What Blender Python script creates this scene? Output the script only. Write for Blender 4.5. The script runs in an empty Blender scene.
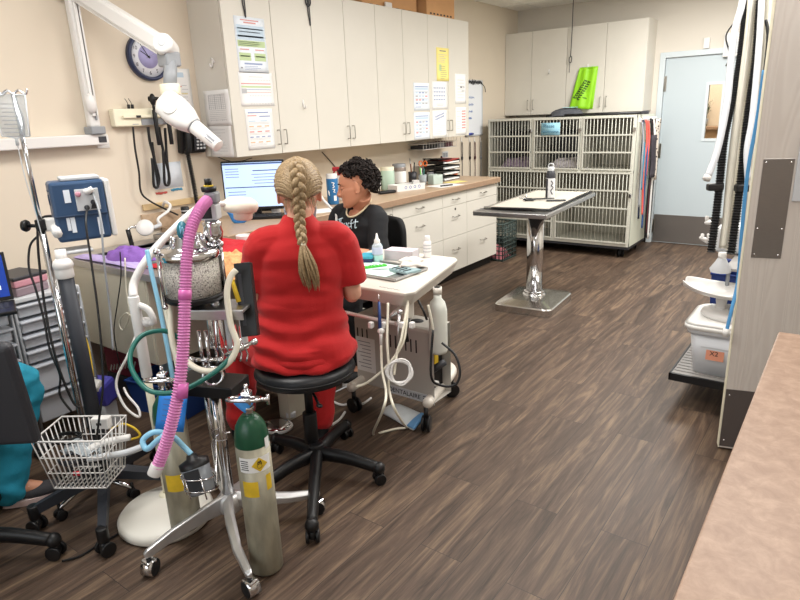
import bpy, bmesh, math, random
from math import sin, cos, pi, radians as R
from mathutils import Vector as V, Matrix as MX, Euler
random.seed(7)
SC = bpy.context.scene
COL = SC.collection
MW = {}
# ---------- camera (800x600 frame) ----------
FPX = 608.95
CAM = V((0, 0, 1.56))
cr_ = V((0.80497, 0.59142, -0.03806))
def _basis():
    yaw, pitch, roll = R(36.95033), R(16.8658), R(-2.27584)
    f0 = V((-sin(yaw), cos(yaw), 0)); r0 = V((cos(yaw), sin(yaw), 0)); u0 = V((0, 0, 1))
    f = f0*cos(pitch) - u0*sin(pitch); u = u0*cos(pitch) + f0*sin(pitch)
    return r0*cos(roll)+u*sin(roll), -r0*sin(roll)+u*cos(roll), f
CR, CU, CF = _basis()
def ray(x, y): return CF + CR*((x-400)/FPX) - CU*((y-300)/FPX)
def onz(x, y, z):
    d = ray(x, y); return CAM + d*((z-CAM.z)/d.z)
def onx(x, y, X):
    d = ray(x, y); return CAM + d*((X-CAM.x)/d.x)
def ony(x, y, Y):
    d = ray(x, y); return CAM + d*((Y-CAM.y)/d.y)
def vert(P, x, y):
    d = ray(x, y); t = math.hypot(P[0], P[1])/math.hypot(d.x, d.y); return CAM + d*t
def far(x, y, t): return CAM + ray(x, y)*t
camd = bpy.data.cameras.new('camera'); cam = bpy.data.objects.new('camera', camd); COL.objects.link(cam)
camd.sensor_width = 36; camd.lens = FPX/800*36; camd.clip_start = .02; camd.clip_end = 60
m3 = MX((CR, CU, -CF)).transposed()
cam.matrix_world = MX.Translation(CAM) @ m3.to_4x4()
SC.camera = cam
# ---------- materials ----------
def lin(c):
    if isinstance(c, str):
        c = c.lstrip('#'); c = [int(c[i:i+2], 16)/255 for i in (0, 2, 4)]
    return tuple((v/12.92 if v <= .04045 else ((v+.055)/1.055)**2.4) for v in c) + (1,)
MATS = {}
def mat(name, col, rough=.5, metal=0, spec=.5, noise=0, nscale=8, bump=0, bscale=60, trans=0, alpha=1, emit=0, coat=0, sheen=0, ior=1.45, stretch=None):
    m = bpy.data.materials.new(name); m.use_nodes = True
    nt = m.node_tree; b = nt.nodes['Principled BSDF']; L = nt.links
    c = lin(col)
    b.inputs['Base Color'].default_value = c
    b.inputs['Roughness'].default_value = rough; b.inputs['Metallic'].default_value = metal
    b.inputs['Specular IOR Level'].default_value = spec; b.inputs['IOR'].default_value = ior
    b.inputs['Transmission Weight'].default_value = trans; b.inputs['Alpha'].default_value = alpha
    b.inputs['Coat Weight'].default_value = coat
    if sheen: b.inputs['Sheen Weight'].default_value = sheen
    if emit:
        b.inputs['Emission Color'].default_value = c; b.inputs['Emission Strength'].default_value = emit
    if noise or bump:
        tc = nt.nodes.new('ShaderNodeTexCoord'); mp = nt.nodes.new('ShaderNodeMapping')
        L.new(tc.outputs['Object'], mp.inputs[0])
        if stretch: mp.inputs['Scale'].default_value = stretch
    if noise:
        n = nt.nodes.new('ShaderNodeTexNoise'); n.inputs['Scale'].default_value = nscale; n.inputs['Detail'].default_value = 5
        L.new(mp.outputs[0], n.inputs[0])
        mx = nt.nodes.new('ShaderNodeMix'); mx.data_type = 'RGBA'
        lo = tuple(max(0, v*(1-noise)) for v in c[:3])+(1,); hi = tuple(min(1, v*(1+noise)) for v in c[:3])+(1,)
        mr = nt.nodes.new('ShaderNodeMapRange'); mr.inputs[1].default_value = .3; mr.inputs[2].default_value = .7
        L.new(n.outputs[0], mr.inputs[0]); L.new(mr.outputs[0], mx.inputs[0])
        mx.inputs[6].default_value = lo; mx.inputs[7].default_value = hi
        L.new(mx.outputs[2], b.inputs['Base Color'])
    if bump:
        n2 = nt.nodes.new('ShaderNodeTexNoise'); n2.inputs['Scale'].default_value = bscale; n2.inputs['Detail'].default_value = 4
        L.new(mp.outputs[0], n2.inputs[0])
        bp = nt.nodes.new('ShaderNodeBump'); bp.inputs['Strength'].default_value = bump; bp.inputs['Distance'].default_value = .01
        L.new(n2.outputs[0], bp.inputs['Height']); L.new(bp.outputs[0], b.inputs['Normal'])
    MATS[name] = m
    return m
# ---------- mesh builder ----------
class MB:
    def __init__(s, M=None):
        s.bm = bmesh.new(); s.M = M or MX.Identity(4); s.mi = 0; s.mats = []
    def use(s, m):
        if m not in s.mats: s.mats.append(m)
        s.mi = s.mats.index(m); return s
    def _faces(s, vs, fs, smooth=False):
        bv = [s.bm.verts.new(v) for v in vs]
        for f in fs:
            try:
                F = s.bm.faces.new([bv[i] for i in f]); F.material_index = s.mi; F.smooth = smooth
            except ValueError: pass
        return bv
    def box(s, c, d, rot=None, bev=0, seg=2):
        """c centre, d full size, rot Euler tuple or Matrix"""
        t = bmesh.new(); bmesh.ops.create_cube(t, size=1)
        bmesh.ops.scale(t, vec=d, verts=t.verts)
        if bev:
            bmesh.ops.bevel(t, geom=t.edges[:], offset=min(bev, min(d)*.49), segments=seg, affect='EDGES', profile=.5)
        if rot is not None:
            rm = rot if isinstance(rot, MX) else Euler(rot).to_matrix().to_4x4()
            bmesh.ops.transform(t, matrix=rm, verts=t.verts)
        bmesh.ops.translate(t, vec=c, verts=t.verts)
        s._merge(t, smooth=False); return s
    def bx(s, x0, x1, y0, y1, z0, z1, bev=0, seg=2):
        return s.box(((x0+x1)/2, (y0+y1)/2, (z0+z1)/2), (abs(x1-x0), abs(y1-y0), abs(z1-z0)), bev=bev, seg=seg)
    def _merge(s, t, smooth=None):
        mp = {}
        for v in t.verts: mp[v] = s.bm.verts.new(v.co)
        for f in t.faces:
            F = s.bm.faces.new([mp[v] for v in f.verts]); F.material_index = s.mi
            F.smooth = f.smooth if smooth is None else smooth
        t.free()
    def tube(s, pts, r, n=8, closed=False, spline=0, caps=True, smooth=True, flat=None):
        """swept tube; r number or list; spline: catmull-rom subdivisions"""
        P = [V(p) for p in pts]
        rs = list(r) if isinstance(r, (list, tuple)) else [r]*len(P)
        if spline and len(P) > 2:
            Q, q = [], []
            N = len(P); rng = range(N if closed else N-1)
            for i in rng:
                if closed: a, b, c, d = P[(i-1) % N], P[i], P[(i+1) % N], P[(i+2) % N]
                else: a, b, c, d = P[max(i-1, 0)], P[i], P[i+1], P[min(i+2, N-1)]
                for k in range(spline):
                    t = k/spline
                    Q.append(.5*((2*b)+(c-a)*t+(2*a-5*b+4*c-d)*t*t+(3*b-a-3*c+d)*t**3))
                    q.append(rs[i]*(1-t)+rs[(i+1) % N]*t)
            if not closed: Q.append(P[-1]); q.append(rs[-1])
            P, rs = Q, q
        N = len(P); T = []
        for i in range(N):
            if closed: d = P[(i+1) % N]-P[i-1]
            else: d = P[min(i+1, N-1)]-P[max(i-1, 0)]
            T.append(d.normalized() if d.length > 1e-9 else V((0, 0, 1)))
        up = V((0, 0, 1)) if abs(T[0].z) < .9 else V((1, 0, 0))
        nrm = (up - T[0]*up.dot(T[0])).normalized(); vs = []
        for i in range(N):
            nrm = nrm - T[i]*nrm.dot(T[i])
            nrm = nrm.normalized() if nrm.length > 1e-6 else T[i].orthogonal().normalized()
            bn = T[i].cross(nrm)
            for k in range(n):
                a = 2*pi*k/n
                w = flat if flat else 1
                vs.append(P[i]+nrm*(cos(a)*rs[i])+bn*(sin(a)*rs[i]*w))
        fs = []
        for i in range(N if closed else N-1):
            j = (i+1) % N
            for k in range(n): fs.append((i*n+k, i*n+(k+1) % n, j*n+(k+1) % n, j*n+k))
        if caps and not closed:
            fs.append(tuple(range(n-1, -1, -1))); fs.append(tuple((N-1)*n+k for k in range(n)))
        s._faces(vs, fs, smooth); return s
    def cyl(s, a, b, r, r2=None, n=20, smooth=True, bev=0):
        a, b = V(a), V(b); r2 = r if r2 is None else r2
        ax = (b-a); L = ax.length
        pr = [(0, 0), (r, 0), (r2, L), (0, L)]
        if bev: pr = [(0, 0), (r-bev, 0), (r-bev*.3, bev*.3), (r, bev), (r2, L-bev), (r2-bev*.3, L-bev*.3), (r2-bev, L), (0, L)]
        return s.lathe(pr, a, ax, n, smooth)
    def lathe(s, prof, o=(0, 0, 0), axis=(0, 0, 1), n=24, smooth=True, sx=1, sy=1, hint=None):
        """prof list of (r, h)"""
        ax = V(axis).normalized(); o = V(o)
        if hint is None: e1 = ax.orthogonal().normalized() if abs(ax.z) < .999 else V((1, 0, 0))
        else: e1 = (V(hint)-ax*V(hint).dot(ax)).normalized()
        e2 = ax.cross(e1)
        vs, rows = [], []
        for (r, h) in prof:
            if abs(r) < 1e-7: rows.append([len(vs)]); vs.append(o+ax*h)
            else:
                rows.append(list(range(len(vs), len(vs)+n)))
                for k in range(n):
                    a = 2*pi*k/n; vs.append(o+ax*h+e1*(cos(a)*r*sx)+e2*(sin(a)*r*sy))
        fs = []
        for i in range(len(rows)-1):
            A, B = rows[i], rows[i+1]
            if len(A) == 1 and len(B) == 1: continue
            for k in range(n):
                k2 = (k+1) % n
                if len(A) == 1: fs.append((A[0], B[k2], B[k]))
                elif len(B) == 1: fs.append((A[k], A[k2], B[0]))
                else: fs.append((A[k], A[k2], B[k2], B[k]))
        s._faces(vs, fs, smooth)
        return s
    def ell(s, c, r, rot=None, n=16, m=10):
        t = bmesh.new(); bmesh.ops.create_uvsphere(t, u_segments=n, v_segments=m, radius=1)
        r = (r, r, r) if not isinstance(r, (tuple, list)) else r
        bmesh.ops.scale(t, vec=r, verts=t.verts)
        if rot is not None:
            rm = rot if isinstance(rot, MX) else Euler(rot).to_matrix().to_4x4()
            bmesh.ops.transform(t, matrix=rm, verts=t.verts)
        bmesh.ops.translate(t, vec=c, verts=t.verts)
        s._merge(t, smooth=True); return s
    def prism(s, poly, h, M=None, smooth=False):
        """poly 2D list in local XY, extruded along +Z by h, placed by matrix M"""
        M = M or MX.Identity(4); n = len(poly)
        vs = [M @ V((x, y, 0)) for x, y in poly]+[M @ V((x, y, h)) for x, y in poly]
        fs = [tuple(range(n-1, -1, -1)), tuple(range(n, 2*n))]+[(i, (i+1) % n, n+(i+1) % n, n+i) for i in range(n)]
        s._faces(vs, fs, smooth); return s
    def quad(s, a, b, c, d): s._faces([V(a), V(b), V(c), V(d)], [(0, 1, 2, 3)]); return s
    def grid(s, f, nu, nv, thick=0, smooth=True):
        """f(u,v)->point surface, u,v in 0..1; thick>0 adds a back side offset along -normal"""
        P = [[V(f(i/nu, j/nv)) for j in range(nv+1)] for i in range(nu+1)]
        vs = [p for row in P for p in row]; W = nv+1
        fs = [(i*W+j, (i+1)*W+j, (i+1)*W+j+1, i*W+j+1) for i in range(nu) for j in range(nv)]
        if thick:
            k = len(vs); off = []
            for i in range(nu+1):
                for j in range(nv+1):
                    du = P[min(i+1, nu)][j]-P[max(i-1, 0)][j]; dv = P[i][min(j+1, nv)]-P[i][max(j-1, 0)]
                    nn = du.cross(dv); nn = nn.normalized() if nn.length > 1e-12 else V((0, 0, 1))
                    off.append(P[i][j]-nn*thick)
            vs += off
            fs += [tuple(k+q for q in reversed(f_)) for f_ in fs[:]]
            b = [i*W for i in range(nu+1)]; e = [i*W+nv for i in range(nu+1)]
            for i in range(nu):
                fs.append((b[i+1], b[i], k+b[i], k+b[i+1])); fs.append((e[i], e[i+1], k+e[i+1], k+e[i]))
            for j in range(nv):
                fs.append((j, j+1, k+j+1, k+j)); q = nu*W
                fs.append((q+j+1, q+j, k+q+j, k+q+j+1))
        s._faces(vs, fs, smooth); return s
    def build(s, name, m=None, parent=None, label=None, sub=0, kind=None, smooth_angle=None, clean=True):
        inv = MX.Identity(4)
        if parent is not None: inv = MW[parent.name].inverted()
        bmesh.ops.transform(s.bm, matrix=inv @ s.M, verts=s.bm.verts)
        if clean: bmesh.ops.recalc_face_normals(s.bm, faces=s.bm.faces)
        me = bpy.data.meshes.new(name); s.bm.to_mesh(me); s.bm.free()
        ms = s.mats or [m]
        for q in ms: me.materials.append(q)
        o = bpy.data.objects.new(name, me); COL.objects.link(o)
        MW[o.name] = MX.Identity(4)
        if parent is not None:
            o.parent = parent; MW[o.name] = MW[parent.name].copy()
        if label: o['label'] = label
        if kind: o['kind'] = kind
        if sub:
            md = o.modifiers.new('sub', 'SUBSURF'); md.levels = sub; md.render_levels = sub
        return o
def thing(name, label, cat, loc=(0, 0, 0), rz=0, group=None):
    o = bpy.data.objects.new(name, None); COL.objects.link(o); o.empty_display_size = .05
    o.location = loc; o.rotation_euler = (0, 0, rz)
    MW[o.name] = MX.Translation(V(loc)) @ MX.Rotation(rz, 4, 'Z')
    o['label'] = label; o['category'] = cat
    if group: o['group'] = group
    return o
def tag(o, label, cat, group=None):
    o['label'] = label; o['category'] = cat
    if group: o['group'] = group
    return o
def struct(o):
    o['kind'] = 'structure'; return o
def L_(o): return MB(MW[o.name])       # builder in the local frame of a thing
def dup(root, loc=None, rz=None, label=None, group=None):
    r_ = root.copy(); COL.objects.link(r_)
    if loc is not None: r_.location = loc
    if rz is not None: r_.rotation_euler = (0, 0, rz)
    MW[r_.name] = MX.Translation(V(r_.location)) @ MX.Rotation(r_.rotation_euler.z, 4, 'Z')
    if label: r_['label'] = label
    if group: r_['group'] = group
    for ch in list(root.children):
        c_ = ch.copy(); COL.objects.link(c_); c_.parent = r_
        for g in list(ch.children):
            d_ = g.copy(); COL.objects.link(d_); d_.parent = c_
    return r_
def text(body, name, m, parent, M, size, extrude=.0006, align='CENTER', shear=0):
    cu = bpy.data.curves.new(name, 'FONT'); cu.body = body; cu.size = size; cu.extrude = extrude
    cu.align_x = align; cu.align_y = 'CENTER'; cu.shear = shear
    t = bpy.data.objects.new(name+'_tmp', cu); COL.objects.link(t)
    dg = bpy.context.evaluated_depsgraph_get()
    me = bpy.data.meshes.new_from_object(t.evaluated_get(dg))
    bpy.data.objects.remove(t); bpy.data.curves.remove(cu)
    me.transform(M if parent is None else MW[parent.name].inverted() @ M)
    me.materials.clear(); me.materials.append(m)
    o = bpy.data.objects.new(name, me); COL.objects.link(o)
    if parent is not None: o.parent = parent; MW[o.name] = MW[parent.name].copy()
    return o
def frame(o, x, y):
    """matrix with origin o, local X along x, local Y along y"""
    x = V(x).normalized(); y = V(y); y = (y-x*y.dot(x)).normalized(); z = x.cross(y)
    return MX.Translation(V(o)) @ MX((x, y, z)).transposed().to_4x4()
def bez(pts, n=12):
    return pts
# =====================================================================  MATERIALS
M_wall = mat('wall_paint', '#d8ccba', .75, bump=.06, bscale=220)
M_wallr = mat('door_wall_paint', '#d3cdc2', .75, bump=.06, bscale=220)
M_ceil = mat('ceiling_tile', '#f4f2ec', .9, noise=.04, nscale=60, bump=.2, bscale=150)
M_grid = mat('ceiling_grid_metal', '#e6e5e0', .6)
M_cab = mat('cabinet_laminate', '#d2cec4', .42, noise=.015, nscale=4)
M_lock = mat('lock_dark', '#3a362f', .9)  # dark brown face of the drawer lock
M_toe = mat('toe_kick', '#1d1a19', .6)
M_chrome = mat('chrome', '#d4d4d6', .12, 1)
M_steel = mat('brushed_steel', '#b9b9ba', .32, 1, noise=.06, nscale=30, stretch=(1, 1, 12))
M_nickel = mat('nickel_pull', '#a9a6a0', .28, 1)
M_lam = mat('worktop_laminate', '#b79e84', .38, noise=.1, nscale=40)
M_lamedge = mat('worktop_edge', '#9b8069', .42, noise=.06, nscale=30)
M_doorblue = mat('pale_blue_door_paint', '#b8c3c8', .4)
M_framew = mat('door_frame_paint', '#c6cfd3', .4)
M_kick = mat('dark_metal_plate', '#827d79', .36, .7, noise=.05, nscale=40, stretch=(1, 1, 20))
M_white = mat('white_plastic', '#dedcd9', .38)
M_offw = mat('cream_plastic', '#e6e0c8', .42)
M_black = mat('black_plastic', '#101012', .42)
M_blackm = mat('black_rubber', '#0e0e10', .75)
M_dgrey = mat('dark_grey_plastic', '#34353a', .45)
M_grey = mat('mid_grey_plastic', '#8d9094', .45)
M_lgrey = mat('light_grey_plastic', '#c3c6c9', .42)
M_paper = mat('white_paper', '#e9e9e8', .8)
M_paperb = mat('cool_paper', '#dfe6ee', .8)
M_yellow = mat('yellow_paper', '#efe08a', .8)
M_ink = mat('black_ink', '#222326', .7)
M_inkg = mat('grey_ink', '#8f9298', .7)
M_inkb = mat('blue_ink', '#4a6fae', .7)
M_inkr = mat('red_ink', '#c7564f', .7)
M_inkgr = mat('green_ink', '#9fbf6a', .7)
M_inko = mat('orange_ink', '#d99a52', .7)
M_inklb = mat('light_blue_ink', '#a9c6dd', .7)
M_glass = mat('clear_glass', '#ffffff', .02, trans=1, ior=1.1)
M_cage = mat('cage_enamel', '#c5c4b9', .4)
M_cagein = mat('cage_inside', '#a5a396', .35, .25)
M_card = mat('cardboard', '#c29466', .8, noise=.05, nscale=12)

def floor_mat():
    m = bpy.data.materials.new('vinyl_planks'); m.use_nodes = True; nt = m.node_tree; L = nt.links; N = nt.nodes.new
    b = nt.nodes['Principled BSDF']; b.inputs['Specular IOR Level'].default_value = .35
    tc = N('ShaderNodeTexCoord'); sp = N('ShaderNodeSeparateXYZ'); L.new(tc.outputs['Object'], sp.inputs[0])
    cb = N('ShaderNodeCombineXYZ'); L.new(sp.outputs[1], cb.inputs[0]); L.new(sp.outputs[0], cb.inputs[1])
    ad = N('ShaderNodeVectorMath'); ad.operation = 'ADD'; ad.inputs[1].default_value = (.41, .066, 0); L.new(cb.outputs[0], ad.inputs[0])
    br = N('ShaderNodeTexBrick'); L.new(ad.outputs[0], br.inputs[0])
    br.offset = .37; br.offset_frequency = 2; br.squash = 1
    br.inputs['Scale'].default_value = 1; br.inputs['Brick Width'].default_value = 1.22; br.inputs['Row Height'].default_value = .178
    br.inputs['Mortar Size'].default_value = .0012; br.inputs['Mortar Smooth'].default_value = .2; br.inputs['Bias'].default_value = 0
    br.inputs['Color1'].default_value = (0, 0, 0, 1); br.inputs['Color2'].default_value = (1, 1, 1, 1); br.inputs['Mortar'].default_value = (.5, .5, .5, 1)
    # per plank shift of the grain
    sh = N('ShaderNodeVectorMath'); sh.operation = 'MULTIPLY_ADD'; L.new(br.outputs['Color'], sh.inputs[0])
    sh.inputs[1].default_value = (7.3, 11.7, 3.1); L.new(tc.outputs['Object'], sh.inputs[2])
    m1 = N('ShaderNodeMapping'); m1.inputs['Scale'].default_value = (13, 1.1, 1); L.new(sh.outputs[0], m1.inputs[0])
    n1 = N('ShaderNodeTexNoise'); n1.inputs['Scale'].default_value = 1.3; n1.inputs['Detail'].default_value = 6; n1.inputs['Distortion'].default_value = 1.6; n1.inputs['Roughness'].default_value = .6
    L.new(m1.outputs[0], n1.inputs[0])
    m2 = N('ShaderNodeMapping'); m2.inputs['Scale'].default_value = (95, 3.2, 1); L.new(sh.outputs[0], m2.inputs[0])
    n2 = N('ShaderNodeTexNoise'); n2.inputs['Scale'].default_value = 2; n2.inputs['Detail'].default_value = 4; n2.inputs['Distortion'].default_value = .8
    L.new(m2.outputs[0], n2.inputs[0])
    cr = N('ShaderNodeValToRGB'); e = cr.color_ramp.elements
    e[0].position = .28; e[0].color = lin('#35291f'); e[1].position = .74; e[1].color = lin('#77634f')
    x = e.new(.5); x.color = lin('#514136')
    L.new(n1.outputs[0], cr.inputs[0])
    mx = N('ShaderNodeMix'); mx.data_type = 'RGBA'; mx.blend_type = 'OVERLAY'; mx.inputs[0].default_value = .6
    L.new(cr.outputs[0], mx.inputs[6]); L.new(n2.outputs[0], mx.inputs[7])
    # plank tone
    hs = N('ShaderNodeHueSaturation'); mr = N('ShaderNodeMapRange'); mr.inputs[3].default_value = .90; mr.inputs[4].default_value = 1.09
    L.new(br.outputs['Color'], mr.inputs[0]); L.new(mr.outputs[0], hs.inputs['Value']); L.new(mx.outputs[2], hs.inputs['Color'])
    mo = N('ShaderNodeMix'); mo.data_type = 'RGBA'; L.new(br.outputs['Fac'], mo.inputs[0]); L.new(hs.outputs[0], mo.inputs[6]); mo.inputs[7].default_value = lin('#2b2523')
    L.new(mo.outputs[2], b.inputs['Base Color'])
    rr = N('ShaderNodeMapRange'); rr.inputs[3].default_value = .42; rr.inputs[4].default_value = .58; L.new(n2.outputs[0], rr.inputs[0]); L.new(rr.outputs[0], b.inputs['Roughness'])
    bp = N('ShaderNodeBump'); bp.inputs['Strength'].default_value = .12; bp.inputs['Distance'].default_value = .004
    L.new(n2.outputs[0], bp.inputs['Height']); L.new(bp.outputs[0], b.inputs['Normal'])
    return m
M_floor = floor_mat()

def woodgrain_mat(name, c1, c2):
    m = bpy.data.materials.new(name); m.use_nodes = True; nt = m.node_tree; L = nt.links; N = nt.nodes.new
    b = nt.nodes['Principled BSDF']; b.inputs['Roughness'].default_value = .5
    tc = N('ShaderNodeTexCoord'); mp = N('ShaderNodeMapping'); mp.inputs['Scale'].default_value = (7, 7, .55); L.new(tc.outputs['Object'], mp.inputs[0])
    w = N('ShaderNodeTexNoise'); w.inputs['Scale'].default_value = 1.1; w.inputs['Detail'].default_value = 2; w.inputs['Distortion'].default_value = .9; L.new(mp.outputs[0], w.inputs[0])
    mu = N('ShaderNodeMath'); mu.operation = 'MULTIPLY'; mu.inputs[1].default_value = 90; L.new(w.outputs[0], mu.inputs[0])
    sn = N('ShaderNodeMath'); sn.operation = 'SINE'; L.new(mu.outputs[0], sn.inputs[0])
    mr = N('ShaderNodeMapRange'); mr.inputs[1].default_value = -1; L.new(sn.outputs[0], mr.inputs[0])
    mx = N('ShaderNodeMix'); mx.data_type = 'RGBA'; mx.inputs[6].default_value = lin(c1); mx.inputs[7].default_value = lin(c2); L.new(mr.outputs[0], mx.inputs[0])
    L.new(mx.outputs[2], b.inputs['Base Color'])
    bp = N('ShaderNodeBump'); bp.inputs['Strength'].default_value = .15; bp.inputs['Distance'].default_value = .002; L.new(sn.outputs[0], bp.inputs['Height']); L.new(bp.outputs[0], b.inputs['Normal'])
    return m
M_door2 = woodgrain_mat('grey_woodgrain_door', '#c8bfb7', '#cec6be')
def speck_mat(name, cols, rough=.4):
    m = bpy.data.materials.new(name); m.use_nodes = True; nt = m.node_tree; L = nt.links; N = nt.nodes.new
    b = nt.nodes['Principled BSDF']; b.inputs['Roughness'].default_value = rough
    tc = N('ShaderNodeTexCoord')
    n = N('ShaderNodeTexNoise'); n.inputs['Scale'].default_value = 30; n.inputs['Detail'].default_value = 9; n.inputs['Distortion'].default_value = .5; n.inputs['Roughness'].default_value = .7; L.new(tc.outputs['Object'], n.inputs[0])
    cr = N('ShaderNodeValToRGB'); e = cr.color_ramp.elements
    e[0].position = .3; e[0].color = lin(cols[0]); e[1].position = .72; e[1].color = lin(cols[2]); q = e.new(.5); q.color = lin(cols[1])
    L.new(n.outputs[0], cr.inputs[0]); L.new(cr.outputs[0], b.inputs['Base Color'])
    return m
M_fg = speck_mat('pink_tan_laminate', ('#8b6d59', '#9c7f6a', '#b0937d'), .42)

# =====================================================================  SHELL
XW, YB, ZC = -3.65, 7.5, 2.73
XR, YF = 1.4, -1.6
struct(MB().bx(XW-.1, XR+.1, YF-.1, YB+2.1, -.1, 0).build('floor', M_floor))
def ceiling():
    b = MB().use(M_ceil); b.bx(XW-.1, XR+.1, YF-.1, YB+.1, ZC, ZC+.1)
    b.use(M_grid); y = YB-.45
    while y > YF:
        b.bx(XW, XR, y-.012, y+.012, ZC-.006, ZC+.001); y -= .61
    x = XW+.3
    while x < XR:
        b.bx(x-.012, x+.012, YF, YB, ZC-.005, ZC+.001); x += 1.22
    struct(b.build('ceiling'))
ceiling()
struct(MB().bx(XW-.1, XW, YF, YB+.1, 0, ZC).build('wall_left', M_wall))
def wall_back():
    b = MB()
    dx0, dx1, dz = -1.88, -.95, 2.06
    b.bx(XW, dx0, YB, YB+.12, 0, ZC); b.bx(dx1, XR, YB, YB+.12, 0, ZC); b.bx(dx0, dx1, YB, YB+.12, dz, ZC)
    struct(b.build('wall_back', M_wallr))
wall_back()
struct(MB().bx(XR, XR+.1, YF, YB+.1, 0, ZC).build('wall_right', M_wallr))
struct(MB().bx(XW-.1, XR+.1, YF-.1, YF, 0, ZC).build('wall_front', M_wall))
# room seen through the door's vision panel
struct(MB().bx(-2.6, .2, YB+2, YB+2.1, 0, ZC).build('wall_beyond', M_wall))
struct(MB().bx(-2.6, -2.5, YB+.12, YB+2, 0, ZC).build('wall_beyond_left', M_wall))
struct(MB().bx(.1, .2, YB+.12, YB+2, 0, ZC).build('wall_beyond_right', M_wall))
struct(MB().bx(-2.6, .2, YB+.12, YB+2.1, ZC, ZC+.1).build('ceiling_beyond', M_ceil))
# back door -------------------------------------------------------------
def back_door():
    fr = MB().use(M_framew)
    x0, x1, zt = -1.88, -.95, 2.06
    for xa, xb in ((x0-.045, x0+.012), (x1-.012, x1+.045)): fr.bx(xa, xb, YB-.016, YB+.12, 0, zt+.045, bev=.003)
    fr.bx(x0+.012, x1-.012, YB-.016, YB+.12, zt-.012, zt+.045, bev=.003)
    struct(fr.build('trim_1'))
    d = thing('door_1', 'pale blue back door with narrow window and dark kick plate', 'door', ((x0+x1)/2, YB+.03, 0)); d['kind'] = 'structure'
    a, b_ = x0+.016, x1-.016; wx0, wx1, wz0, wz1 = -1.405, -1.275, 1.19, 1.745
    m = MB()
    for q in ((a, wx0, .008, 2.045), (wx1, b_, .008, 2.045), (wx0, wx1, .008, wz0), (wx0, wx1, wz1, 2.045)):
        m.bx(q[0], q[1], YB+.012, YB+.055, q[2], q[3])
    m.build('door_panel', M_doorblue, d)
    f = MB()
    t = .03
    f.bx(wx0-t, wx1+t, YB+.004, YB+.02, wz1, wz1+t); f.bx(wx0-t, wx1+t, YB+.004, YB+.02, wz0-t, wz0)
    f.bx(wx0-t, wx0, YB+.004, YB+.02, wz0, wz1); f.bx(wx1, wx1+t, YB+.004, YB+.02, wz0, wz1)
    f.build('window_frame', M_framew, d)
    MB().bx(wx0, wx1, YB+.03, YB+.036, wz0, wz1).build('window_pane', M_glass, d)
    MB().bx(a+.004, b_-.004, YB+.008, YB+.0125, .015, .335, bev=.002).build('kick_plate', M_kick, d)
    for z in (.2, 1.06, 1.78):
        h = MB(); h.bx(a-.006, a+.022, YB+.004, YB+.0125, z-.08, z+.08, bev=.002); h.cyl((a-.008, YB-.002, z-.08), (a-.008, YB-.002, z+.08), .008, n=10)
        h.build('hinge', M_nickel, d)
    k = MB(); k.cyl((b_-.07, YB+.012, 1.0), (b_-.07, YB-.03, 1.0), .012, n=12); k.cyl((b_-.07, YB-.035, 1.0), (b_-.17, YB-.035, 1.0), .01, n=12)
    k.build('door_handle', M_nickel, d)
back_door()
# brown cupboard and plant in the room beyond
def beyond():
    o = thing('wall_cabinet', 'brown cupboard seen through the narrow back door window', 'cabinet', (-1.9, YB+1.85, 0))
    m = L_(o); m.bx(-.75, .75, -.2, .14, 0, 1.22, bev=.004); m.build('carcass', mat('brown_cupboard', '#a88a68', .5), o)
    m = L_(o); m.bx(-.78, .78, -.24, .14, 1.22, 1.26, bev=.004); m.build('worktop', M_lamedge, o)
    p = thing('potted_plant', 'small dark plant seen through the narrow back door window', 'plant', (-1.78, YB+1.85, 1.26))
    m = L_(p); m.lathe([(0, 0), (.05, 0), (.065, .1), (.055, .1), (.05, .08), (0, .08)]); m.build('pot', M_grey, p)
    m = L_(p)
    for i in range(26):
        a = i*2.4; r = .05+.1*random.random(); h = .12+.16*random.random()
        m.grid(lambda u, v, a=a, r=r, h=h: (cos(a)*r*u-sin(a)*.02*(v-.5)*sin(pi*u), sin(a)*r*u+cos(a)*.02*(v-.5)*sin(pi*u), .08+h*sin(u*1.6)), 5, 1, thick=.001)
    m.build('leaves', mat('dark_leaf', '#3c5136', .5), p)
beyond()
# open grey door at the right ----------------------------------------------
def open_door():
    o = V((-.345, 2.9, 0)); ang = math.atan2(.27, .96)
    d = thing('door_2', 'open grey woodgrain door at right with dark push plate and kick plate', 'door', o, ang); d['kind'] = 'structure'
    m = L_(d); m.bx(.003, .91, 0, .044, .01, 2.08, bev=.002, seg=1); m.build('door_panel', M_door2, d)
    m = L_(d); m.bx(0, .003, 0, .044, .01, 2.08); m.build('edge_strip', M_offw, d)
    m = L_(d); m.bx(.004, .89, -.002, 0, .02, .31); m.build('kick_plate', mat('kick_plate_dark', '#5d5552', .45, .2), d)
    k = L_(d)
    for z in (.05, .28):
        for x in (.02, .2, .4, .6, .87): k.lathe([(.004, 0), (.003, .0015), (0, .002)], (x, -.002, z), (0, -1, 0), n=10)
    k.build('kick_plate_screws', M_chrome, d)
    m = L_(d); m.bx(.032, .142, -.003, 0, .925, 1.335, bev=.001, seg=1); m.build('push_plate', M_kick, d)
    k = L_(d)
    for z in (.94, 1.05, 1.32):
        for x in (.043, .131): k.lathe([(.004, 0), (.003, .0015), (0, .002)], (x, -.003, z), (0, -1, 0), n=10)
    k.build('push_plate_screws', M_chrome, d)
    m = L_(d); m.bx(.150, .5, -.010, 0, 1.165, 1.42, bev=.003); m.build('notice_plate', M_lgrey, d)
    # partition the door hangs from
    c, s_ = cos(ang), sin(ang); hx, hy = o.x+c*.92, o.y+s_*.92
    struct(MB().bx(hx+.03, XR, hy-.02, hy+.1, 0, ZC).build('wall_partition', M_wallr))
    struct(MB().bx(hx-.02, hx+.03, hy-.03, hy+.11, 0, 2.14, bev=.003).build('trim_2', M_framew))
open_door()
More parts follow.
